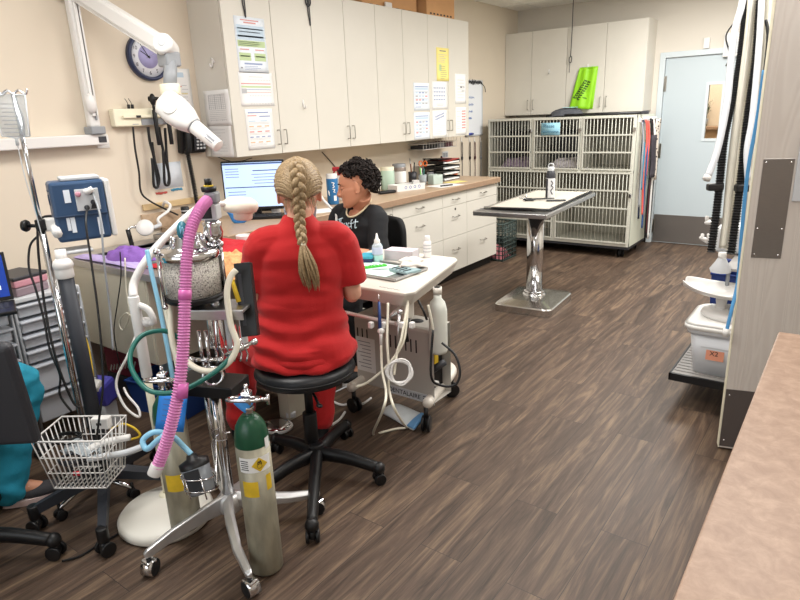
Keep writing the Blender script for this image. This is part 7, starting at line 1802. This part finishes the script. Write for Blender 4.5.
MB().grid(lambda u, v: (gsurf(u, v)[0]+.02*(1-v), YBF-.008, gsurf(u, v)[2]+.004), 4, 4, thick=.002).build('back', MATS['lime_plastic'], gbag)
b = MB().use(M_ink); rp3 = random.Random(17)
def gpt(x, z):
    u = (x+2.755)/.2; v = (z-1.555)/.44; p = gsurf(min(1, max(0, u)), v); return V((p[0], p[1]-.003, p[2]))
for k, (x0, z0, x1, z1) in enumerate(((-2.72, 1.66, -2.645, 1.86), (-2.68, 1.64, -2.61, 1.85))):
    pts = []
    for i in range(30):
        f = i/29; pts.append(gpt(x0+(x1-x0)*f+.018*sin(i*1.9)+.004*rp3.random(), z0+(z1-z0)*f+.010*cos(i*1.9)))
    b.tube(pts, .0035, n=5, spline=2)
b.tube([gpt(-2.735, 1.675), gpt(-2.69, 1.665), gpt(-2.63, 1.672), gpt(-2.60, 1.667)], .003, n=5, spline=3); b.build('script_print', None, gbag)
b = MB(); b.tube([V(gsurf(.25, 1))-V((0, .002, 0)), (-2.625, YBF-.022, 1.99), V(gsurf(.75, 1))-V((0, .002, 0))], .006, n=6, spline=4); b.build('handle', MATS['lime_plastic'], gbag)
h = MB(); h.box((-3.075, YBF-.003, 1.985), (.02, .005, .045), bev=.002); h.tube([(-3.075, YBF-.005, 1.98), (-3.075, YBF-.022, 1.955), (-3.075, YBF-.026, 1.97)], .004, n=6); tag(h.build('hook', M_white), 'empty white hook on the left back cabinet pair', 'hook')
hc = MB(); p = V((-2.806, YBF-.03, ZC)); hc.tube([p, p+V((.0, 0, -.3)), p+V((-.006, 0, -.58)), p+V((-.02, 0, -.62)), p+V((-.02, 0, -.66)), p+V((.0, 0, -.67)), p+V((.008, 0, -.62)), p+V((-.004, 0, -.60))], .005, n=6, spline=5)
hc.tube([p+V((-.012, 0, -.67)), p+V((-.014, 0, -.78))], .003, n=5); tag(hc.build('pull_cord', M_dgrey), 'dark cord with a loop hanging from the ceiling before the back cabinets', 'cord')
# leashes on the cage side
LX = -1.815
def leash(y, pts, r, m, lab, flat=1.3):
    t = thing('leash', lab, 'leash', (LX, y, 1.4)); MB().tube([(LX+dx, y+dy, z) for dx, dy, z in pts], r, n=8, spline=5, flat=flat).build('strap', m, t)
    MB().tube([(LX-.014, y, 1.43), (LX+.01, y, 1.425), (LX+.014, y, 1.445)], .003, n=5).build('hook', M_white, t)
    return t
M_coral = mat('coral_webbing', '#cf5a50', .8); M_navyw = mat('navy_webbing', '#232a3f', .8)
leash(6.62, [(0, 0, 1.42), (.01, -.01, 1.1), (.015, .0, .7), (.02, .01, .42)], .010, M_navyw, 'dark navy leash nearest the cage front')
leash(6.72, [(0, 0, 1.42), (.02, .01, 1.2), (.01, -.01, .95), (.02, .01, .62), (.03, .0, .45)], .011, M_coral, 'coral leash with a long tail, second from the cage front')
leash(6.79, [(0, 0, 1.41), (.02, .01, 1.25), (.025, -.01, 1.05), (.02, .0, .85)], .011, M_coral, 'short coral leash doubled over beside the long one')
leash(6.66, [(0.01, 0, 1.2), (.02, .01, 1.1), (.02, -.01, .9), (.02, .0, .72)], .009, mat('teal_webbing', '#3d7f99', .8), 'teal leash hanging between the navy and coral ones')
leash(6.88, [(0, 0, 1.43), (.02, .0, 1.3), (.03, .01, .9), (.03, .0, .5), (.03, .02, .12)], .010, M_black, 'long black leash behind the coral leashes')
leash(6.98, [(0, 0, 1.43), (.03, .0, 1.2), (.035, .01, .6), (.04, .0, .14)], .011, M_white, 'long white strap hanging near the door frame')
leash(7.05, [(0, 0, 1.42), (.02, .0, 1.2), (.03, .01, .8), (.03, .0, .2)], .010, M_dgrey, 'dark grey leash at the back of the cage side')
for y, top, bot, m, lab in ((6.58, 1.40, .55, mat('grey_webbing', '#8d8f94', .8), 'grey leash at the very front edge of the cage side'), (6.75, 1.36, .30, mat('blue_webbing', '#2f4f86', .8), 'blue leash hanging behind the long coral one'), (6.92, 1.40, .22, mat('maroon_webbing', '#6d2530', .8), 'maroon leash between the two long black leashes'), (6.95, 1.42, .16, M_blackm, 'black leash against the charcoal sling'), (7.01, 1.38, .28, mat('cream_webbing', '#cfc8b8', .8), 'cream leash beside the long white strap')):
    leash(y, [(0, 0, top), (.02, .012, top-.2*(top-bot)), (.03, -.014, top-.45*(top-bot)), (.024, .012, top-.7*(top-bot)), (.03, 0, bot)], .009, m, lab)
fm = thing('muzzle_bag', 'charcoal cloth sling hanging over the black leash on the cage side', 'sling', (LX+.03, 6.95, 1.0))
MB().grid(lambda u, v: (LX+.045+.02*sin(pi*u)*(1-.3*v), 6.86+.16*u+.02*sin(v*6), .82+.44*v), 8, 10, thick=.02).build('cloth', mat('charcoal_cloth2', '#3d3940', .9), fm)
bd_ = mat('spotted_cloth', '#cfc5ba', .9); nt = bd_.node_tree; vo = nt.nodes.new('ShaderNodeTexVoronoi'); vo.inputs['Scale'].default_value = 34; tc = nt.nodes.new('ShaderNodeTexCoord'); nt.links.new(tc.outputs['Object'], vo.inputs[0])
cr = nt.nodes.new('ShaderNodeValToRGB'); cr.color_ramp.interpolation = 'CONSTANT'; e = cr.color_ramp.elements; e[0].color = lin('#3b3033'); e[1].position = .33; e[1].color = lin('#d4cabf'); nt.links.new(vo.outputs['Distance'], cr.inputs[0]); nt.links.new(cr.outputs[0], nt.nodes['Principled BSDF'].inputs['Base Color'])
sp_ = thing('bandana', 'spotted cream bandana hanging at the rear of the cage side', 'bandana', (LX+.03, 7.08, 1.1))
MB().grid(lambda u, v: (LX+.04+.012*sin(u*9+v*5), 7.0+.12*u*(1-.3*abs(v-.4)), .78+.64*v), 8, 12, thick=.012).build('cloth', bd_, sp_)
# small things on the back wall
tag(MB().bx(-1.497, -1.437, YB-.035, YB, 2.108, 2.215, bev=.006).build('door_sensor', M_white), 'small white sensor box on the wall above the back door', 'sensor')
ds = thing('wall_dispenser', 'white and grey dispenser on the wall above the door, behind the hoses', 'dispenser', (-1.2, YB, 2.1))
MB().bx(-1.30, -1.10, YB-.05, YB, 2.01, 2.24, bev=.006).build('housing', M_white, ds); MB().bx(-1.285, -1.12, YB-.053, YB-.05, 2.04, 2.15).build('window', M_lgrey, ds)
# crate beside the counter
cr_t = thing('crate', 'dark green plastic crate on the floor at the end of the counter', 'crate', (-3.16, 5.95, 0))
b = MB(); x0, x1, y0, y1, h = -3.30, -2.955, 5.80, 6.12, .40
for z in [.02+.048*k for k in range(9)]:
    for q in ((x0, y0, x1, y0), (x1, y0, x1, y1), (x1, y1, x0, y1), (x0, y1, x0, y0)): b.tube([(q[0], q[1], z), (q[2], q[3], z)], .009 if z > .38 else .006, n=5)
for k in range(9):
    f = k/8
    for q in ((x0+(x1-x0)*f, y0), (x0+(x1-x0)*f, y1), (x0, y0+(y1-y0)*f), (x1, y0+(y1-y0)*f)): b.tube([(q[0], q[1], .01), (q[0], q[1], h)], .006, n=5)
b.bx(x0, x1, y0, y1, 0, .012); b.build('crate', mat('dark_green_crate', '#3a4743', .6), cr_t)
cloth('cloth', 'pink cloth lying in the bottom of the green crate', 'cloth', -3.12, 5.95, .28, .26, .16, mat('pink_cloth', '#c97b84', .9), 0, 51, .013)

# =====================================================================  EXAM TABLE
et = thing('exam_table', 'chrome pedestal exam table in front of the cages', 'table', (-2.03, 4.56, 0), R(4.5))
b = L_(et); n = 40
def rr(w, d, r, z):
    pts = []
    for (cx, cy, a0) in ((w-r, d-r, 0), (-(w-r), d-r, 90), (-(w-r), -(d-r), 180), (w-r, -(d-r), 270)):
        for k in range(6): a = R(a0+18*k); pts.append((cx+r*cos(a), cy+r*sin(a), z))
    return pts
rings = [rr(.24, .30, .06, 0), rr(.24, .30, .06, .055), rr(.232, .292, .06, .064), rr(.14, .19, .06, .088), rr(.09, .10, .06, .096)]
N_ = len(rings[0]); vs = [p for r_ in rings for p in r_]
b._faces(vs, [(i*N_+k, i*N_+(k+1) % N_, (i+1)*N_+(k+1) % N_, (i+1)*N_+k) for i in range(4) for k in range(N_)]+[tuple(range(N_-1, -1, -1)), tuple(4*N_+k for k in range(N_))], False)
o = b.build('base', mat('bright_steel', '#cccac6', .22, 1, noise=.04, nscale=20), et)
b = L_(et); b.lathe([(.095, .09), (.098, .10), (.085, .108), (.078, .112), (.09, .120), (.08, .13), (0, .13)], n=32); b.build('collar', M_chrome, et)
b = L_(et); b.cyl((0, 0, .11), (0, 0, .815), .066, n=36); b.build('column', M_chrome, et)
b = L_(et); b.box((-.02, .10, .805), (.36, .6, .02)); b.build('bracket', M_dgrey, et)
b = L_(et); b.box((-.02, .11, .832), (.575, 1.29, .035), bev=.006); b.build('top', M_steel, et)
Me = MW[et.name]; ZE = .851
tw = thing('table_mat', 'white towel mat with dark curled edge on the exam table', 'mat', (-2.05, 4.66, ZE), R(4.5))
b = L_(tw); b.grid(lambda u, v: (-.26+.50*u, -.52+1.16*v, .004+.012*max(0, .12-v)*8*abs(sin(u*3+.4))+.010*max(0, u-.9)*10*abs(sin(v*5))), 16, 24, thick=.004); b.build('mat', mat('mat_white', '#b0aba0', .9, bump=.3, bscale=120), tw)
b = L_(tw); b.tube([(-.26, -.50, .006), (-.1, -.525, .012), (.1, -.53, .016), (.24, -.52, .014), (.25, -.4, .012), (.245, .0, .008), (.248, .3, .012), (.245, .62, .008)], .009, n=7, spline=5); b.build('rolled_edge', M_black, tw)
P = onz(550, 197.5, ZE+.008); wb_ = thing('water_bottle', 'black and white drinking bottle standing on the exam table', 'bottle', P)
c = V(P); MB().lathe([(0, 0), (.036, 0), (.038, .004), (.038, .16), (.038, .162), (0, .162)], c, n=28).build('lower_body', mat('white_bottle_print', '#dcdcde', .35), wb_)
MB().lathe([(.0382, .16), (.038, .19), (.03, .215), (.024, .222), (0, .222)], c, n=28).build('upper_body', M_dgrey, wb_)
b = MB(); b.lathe([(.027, .22), (.028, .245), (.022, .25), (0, .25)], c, n=24); b.tube([c+V((-.02, 0, .24)), c+V((-.018, 0, .272)), c+V((.018, 0, .272)), c+V((.02, 0, .24))], .005, n=6, spline=3); b.build('cap', M_lgrey, wb_)
vd = V((-c.x, -c.y, 0)).normalized(); sd = V((-vd.y, vd.x, 0)); fr_ = lambda u, z: c+vd*(.0385*cos(u))+sd*(.0385*sin(u))+ZI*z
b = MB(); b.grid(lambda u, v: fr_(-1.5+.95*u, .002+.155*v), 6, 4); b.use(M_ink); b.mats = [M_dgrey, M_ink]; b.mi = 1
b.tube([fr_(.1, .14), fr_(.5, .12), fr_(.15, .10), fr_(.6, .085), fr_(.1, .06), fr_(.5, .03)], .004, n=5, spline=3); b.build('bottle_print', None, wb_)
P = onz(536, 200, ZE+.008); sc2 = thing('scissors', 'black handled shears lying on the exam table mat', 'scissors', P, R(40))
b = L_(sc2)
for s in (-1, 1): b.tube([(-.06+.035*cos(a), s*.026+.022*sin(a), .006) for a in [i*2*pi/18 for i in range(18)]], .006, n=6, closed=True)
b.build('handles', M_black, sc2)
b = L_(sc2); b.box((.06, .004, .006), (.18, .016, .006), rot=(0, 0, .06)); b.box((.06, -.004, .010), (.18, .016, .005), rot=(0, 0, -.06)); b.build('blades', M_dgrey, sc2)
P = onz(556, 201, ZE+.008); ck = thing('comb', 'dark flat comb lying in front of the drinking bottle', 'comb', P, R(25)); b = L_(ck); b.box((0, 0, .006), (.15, .03, .010), bev=.003); b.build('body', M_dgrey, ck)
P = onz(523, 198.5, ZE+.008); cn = thing('clipper_guard', 'small chrome clamp on the exam table left of the shears', 'clamp', P); b = MB(); c = V(P); b.tube([c+V((-.03, 0, .004)), c+V((0, .01, .02)), c+V((.03, 0, .004)), c+V((0, -.015, .006))], .004, n=6, closed=True, spline=3); b.cyl(c+V((.03, 0, 0)), c+V((.03, 0, .03)), .006); b.build('body', M_chrome, cn)

# =====================================================================  RIGHT SIDE: CART SHELF, TOTE, SCALE, HOSES
rk2 = thing('wire_cart', 'grey shelf cart behind the open door carrying the tote, scale and hoses', 'cart', (-.3, 3.7, 0))
M_rub = mat('ribbed_grey', '#8e8b88', .6)
b = MB(); b.bx(-.655, .05, 3.25, 4.35, .165, .185, bev=.003)
for k in range(26): b.bx(-.645, .04, 3.26+.042*k, 3.282+.042*k, .185, .189)
b.build('lower_shelf', M_rub, rk2)
MB().bx(-.66, .055, 3.24, 3.256, .15, .19).bx(-.66, -.652, 3.24, 4.36, .15, .19).build('shelf_edge', M_black, rk2)
for x, y in ((-.2, 3.28), (-.62, 4.32), (.03, 3.28), (.03, 4.32)):
    MB().cyl((x, y, .09), (x, y, 2.12 if x < -.1 and y < 4 else 1.2), .012).build('upright', M_grey, rk2)
    cb = MB(); caster(cb, (x, y, .04), r=.04, w=.04, ang=.3); cb.build('caster', M_black, rk2)
b = MB(); b.tube([(-.2, 3.28, 2.1), (-.35, 3.42, 2.1), (-.56, 3.52, 2.1)], .010, n=8); b.tube([(-.2, 3.28, 2.1), (-.2, 3.7, 2.1)], .01, n=8); b.build('hanging_rail', M_chrome, rk2)
MB().bx(-.50, .03, 3.55, 4.3, .70, .715, bev=.003).build('middle_shelf', M_rub, rk2)
for x, y in ((-.48, 3.57), (-.48, 4.28)): MB().cyl((x, y, .185), (x, y, .70), .010).build('shelf_post', M_grey, rk2)
# tote
tx, ty = -.36, 3.47
to = thing('storage_tote', 'white plastic tote with lid and orange label on the cart shelf', 'tote', (tx, ty, .19))
M_tote = mat('frosted_tote', '#d5d8dc', .35); M_lid = mat('tote_lid', '#e6e5e1', .35)
def rbox(b, w0, d0, w1, d1, z0, z1, r, cap=True):
    A = rr(w0, d0, r, z0); B_ = rr(w1, d1, r, z1); n = len(A)
    b._faces(A+B_, [(k, (k+1) % n, n+(k+1) % n, n+k) for k in range(n)]+([tuple(range(n-1, -1, -1)), tuple(n+k for k in range(n))] if cap else []), True)
Mt2 = MW[to.name]
b = MB(Mt2); rbox(b, .205, .15, .235, .18, 0, .25, .04); b.build('body', M_tote, to)
b = MB(Mt2); rbox(b, .248, .19, .25, .192, .225, .25, .05); b.build('rim', M_tote, to)
b = MB(Mt2); rbox(b, .262, .205, .262, .205, .25, .275, .06); rbox(b, .262, .205, .235, .18, .275, .292, .06); b.build('lid', M_lid, to)
b = MB(Mt2); b.box((-.06, -.17, .155), (.22, .003, .006), rot=(R(-7), 0, 0)); b.build('ridge', M_lgrey, to)
b = MB(Mt2); b.box((.035, -.206, .262), (.10, .012, .014), bev=.003); b.build('latch', M_dgrey, to)
Ml = Mt2 @ MX.Translation(V((-.10, -.1688, .125))) @ MX.Rotation(R(90-7), 4, 'X')
b = MB(Ml); b.box((0, 0, 0), (.085, .07, .001)); o = b.build('label', mat('orange_label', '#e39a7d', .6), to)
text('X2', 'label_lettering', M_ink, to, Ml @ MX.Translation(V((-.005, 0, .001))), .034, .0003)
# bin behind
bb = tub_(-.42, 4.02, .36, .40, .42, 'dark blue bin standing behind the white tote on the cart', 'bin', 'bin', mat('dark_blue_bin', '#22397c', .45), 0, taper=.9)
bb.location.z = .19
# scale
zt = .19+.292
bs_ = thing('baby_scale', 'white infant scale with curved pan standing on the tote lid', 'scale', (tx, ty, zt))
c = V((tx-.03, ty-.02, zt)); 
MB().lathe([(0, 0), (.15, 0), (.16, .012), (.155, .03), (.12, .042), (0, .045)], c, n=40, sx=1.15, sy=.85).build('base', M_white, bs_)
MB().box(c+V((.06, -.07, .046)), (.11, .05, .006), bev=.002).build('readout', M_black, bs_)
for dx in (-.09, .09): MB().lathe([(.03, .03), (.024, .06), (.03, .10), (0, .10)], c+V((dx, 0, 0)), n=18).build('support_post', M_white, bs_)
b = MB()
def pan(u, v):
    x = u*2-1; y = v*2-1; k = math.sqrt(max(.02, 1-.93*abs(x)**2.6))
    return (c.x+x*.285, c.y+y*.15*k, zt+.10+.058*abs(y)**2.4*.75+.040*abs(x)**3)
b.grid(pan, 20, 14, thick=-.008); b.build('pan', M_white, bs_, sub=1)
b = MB().use(M_lgrey); q = V((c.x-.02, c.y-.135, zt+.138)); b.tube([q+V((.022*cos(a), -.006, .012*sin(a))) for a in [i*pi/10 for i in range(11)]], .0018, n=5); 
for k in range(4): b.box((c.x+.06+.016*k, c.y-.143, zt+.145), (.011, .004, .014))
b.build('pan_print', None, bs_)
# hoses
def hang(pts, r, m, lab, corr=False):
    t = thing('breathing_hose', lab, 'hose', pts[0])
    if corr: corrugated(pts, r, m, pitch=.0135, amp=.36).build('hose', m, t)
    else: MB().tube(pts, r, n=12, spline=6).build('hose', m, t)
    return t
M_clr = mat('pale_clear_hose', '#cfcabb', .25); M_wh = mat('pearl_hose', '#cbced3', .3)
F = lambda x, y, d=3.06: far(x, y, d)
hang([F(744, -8), F(741, 8), F(735, 30), F(731, 60), F(728, 95), F(723, 125), F(716, 155), F(708, 176)], .017, M_wh, 'pearl white hose curving out leftmost, its cut end free')
b = MB(); b.cyl(F(708, 176), F(706, 180), .019); tag(b.build('hose_cuff', M_white), 'white cuff at the free end of the leftmost hose', 'cuff')
h1_ = hang([F(748, -8, 3.13), F(743, 40, 3.12), F(737, 80, 3.12), F(730, 110, 3.11), F(724, 140, 3.1), F(720, 180, 3.1), F(716, 215, 3.1), (F(711, 252, 3.1))], .019, M_blackm, 'black corrugated hose on the left, ending low above the blue bin', True)
hang([F(752, -8, 3.1), F(750, 20, 3.1), F(744, 70, 3.1), F(737, 120, 3.1), F(731, 170, 3.1), F(727, 215, 3.1), F(723, 248, 3.1)], .020, M_clr, 'cream hose between the two black corrugated hoses, left one')
hang([F(756, -8, 3.14), F(756, 30, 3.14), F(749, 80, 3.14), F(744, 130, 3.14), F(738, 180, 3.14), F(732, 225, 3.14), F(729, 250, 3.14)], .018, M_clr, 'cream hose between the two black corrugated hoses, right one')
h2_ = hang([F(761, -8, 3.05), F(759, 20, 3.05), F(756, 60, 3.05), F(751, 95, 3.05), F(746, 130, 3.05), F(742, 170, 3.05), F(737, 210, 3.05), F(731, 254, 3.05)], .019, M_blackm, 'black corrugated hose on the right, just left of the grey door', True)
hang([F(762, -8, 3.0), F(760, 30, 3.0), F(757, 70, 3.0), F(752, 120, 3.0), F(747, 150, 3.0), F(748, 180, 3.0)], .015, M_wh, 'pearl white hose hanging closest to the grey door edge')
hang([F(770, -8, 3.1), F(767, 40, 3.1), F(762, 90, 3.1), F(756, 140, 3.1), F(750, 190, 3.1), F(746, 240, 3.1)], .018, M_clr, 'pale hose partly hidden behind the grey door edge')
for (x, y, d, lab) in ((712, 187, 3.1, 'black clip on the left corrugated hose'), (740, 188, 3.04, 'black clip on the right corrugated hose')):
    p = F(x+3, y, d); b = MB(); b.box(p, (.075, .05, .036), bev=.008, rot=(0, 0, R(30))); tag(b.build('hose_clip', M_black), lab, 'clip')
# small black cable loops and the fittings at the bottom
for k, (pts, r, m, lab) in enumerate((([F(745, 5, 3.2), F(736, 20, 3.2), F(726, 36, 3.2), F(730, 55, 3.2), F(726, 66, 3.2)], .004, M_black, 'thin black cable dangling left of the hoses'),
    ([F(750, 10, 3.2), F(748, 30, 3.2), F(744, 45, 3.2), F(750, 60, 3.2), F(744, 75, 3.2)], .005, M_blackm, 'black cable knotted between the cream hoses'),
    ([F(766, 20, 3.02), F(768, 35, 3.02), F(766, 60, 3.02), F(762, 90, 3.02)], .008, M_black, 'black cable beside the grey door edge'))):
    tag(MB().tube(pts, r, n=6, spline=5).build('cable', m), lab, 'cable')
fm1 = thing('face_mask', 'white clear face mask hanging below the black corrugated hoses', 'mask', F(722, 262, 3.25))
c = F(722, 258, 3.25); b = MB(); b.lathe([(.02, .0), (.03, -.02), (.055, -.06), (.05, -.075), (.01, -.085), (0, -.085)], c, n=20); b.build('mask', M_lgrey, fm1); b = MB(); b.cyl(c, c+ZI*.03, .02); b.build('port', M_white, fm1)
for k, (x, y, d, lab) in enumerate(((709, 222, 3.3, 'white bunched tubing end left of the black hose, upper'), (706, 238, 3.3, 'white bunched tubing end left of the black hose, lower'))):
    b = MB(); rr_ = random.Random(k); c = F(x, y, d)
    b.tube([c+V((rr_.uniform(-.03, .03), rr_.uniform(-.02, .02), rr_.uniform(-.03, .03))) for _ in range(6)], .010, n=6, spline=3); tag(b.build('tubing_end', M_white), lab, 'tubing')
gx = thing('tubing_bag', 'clear bag of tubing on the cart behind the black hoses', 'bag', F(728, 268, 3.55)); c = F(730, 255, 3.6)
MB().box((c.x, c.y, .80), (.16, .20, .17), bev=.04, seg=3).build('bag', mat('cloudy_bag', '#c9ccce', .3), gx)
gx2 = thing('blue_basket', 'dark blue basket on the cart beside the tubing bag', 'basket', (-.25, 3.8, .716)); MB().box((-.22, 3.80, .79), (.22, .30, .14), bev=.01).build('basket', MATS['dark_blue_bin'], gx2)
sl = thing('lanyard', 'light blue lanyard strap hanging along the edge of the grey door', 'lanyard', (-.39, 2.96, 1.3))
q0 = [ony(764, 70, 2.96), ony(757, 120, 2.96), ony(748, 170, 2.96), ony(742, 230, 2.96), ony(738, 280, 2.95), ony(732, 308, 2.90), ony(727, 329, 2.88)]
MB().tube(q0, .0075, n=8, spline=5, flat=.3).build('strap', mat('sky_strap', '#4d93c9', .5), sl)
MB().cyl(q0[-1], q0[-1]+(q0[-1]-q0[-2]).normalized()*.035, .015, .012).build('end_tip', M_white, sl)
tag(MB(MW['door_2']).bx(.185, .40, -.018, -.012, 1.14, 1.72, bev=.002).build('notice_board', mat('pale_notice', '#d9d4ce', .5)), 'pale notice panel fixed on the grey door beside the push plate', 'notice panel') if False else None
# =====================================================================  GROUPS OF LIKE THINGS
GR = {'slip_lead': 'leads hanging on the wall', 'leash': 'leashes on the cage side', 'oxygen_cylinder': 'oxygen cylinders on the machine', 'drawer_cart': 'drawer carts by the left wall', 'base_cabinet': 'base cabinets under the worktop',
      'chart': 'printed sheets on the cabinets', 'jar': 'jars on the worktop', 'pen': 'pens in the cups', 'dental_instrument': 'instruments on the tray', 'jug': 'jugs under the table', 'adhesive_hook': 'adhesive hooks on the cabinets',
      'small_box': 'boxes in the wire rack', 'packet': 'packets in the supply tray', 'coiled_cable': 'cables in the wire basket', 'carton': 'cartons on the cabinets', 'hose_clip': 'clips on the hoses', 'tubing_end': 'tubing ends by the hoses', 'office_chair': 'office chairs'}
for o in list(bpy.data.objects):
    if o.parent is None and 'label' in o and 'group' not in o:
        n = o.name.split('.')[0]
        if n in GR: o['group'] = GR[n]
        elif n == 'wall_cabinet' and 'brown' not in o['label']: o['group'] = 'cabinets over the cages' if 'back wall' in o['label'] else 'wall cabinets along the left wall'
        elif n == 'poster' and 'first' in o['label']: o['group'] = 'posters on the first cabinet door'
        elif n == 'breathing_hose' and 'pink' not in o['label']: o['group'] = 'hoses hanging by the grey door'
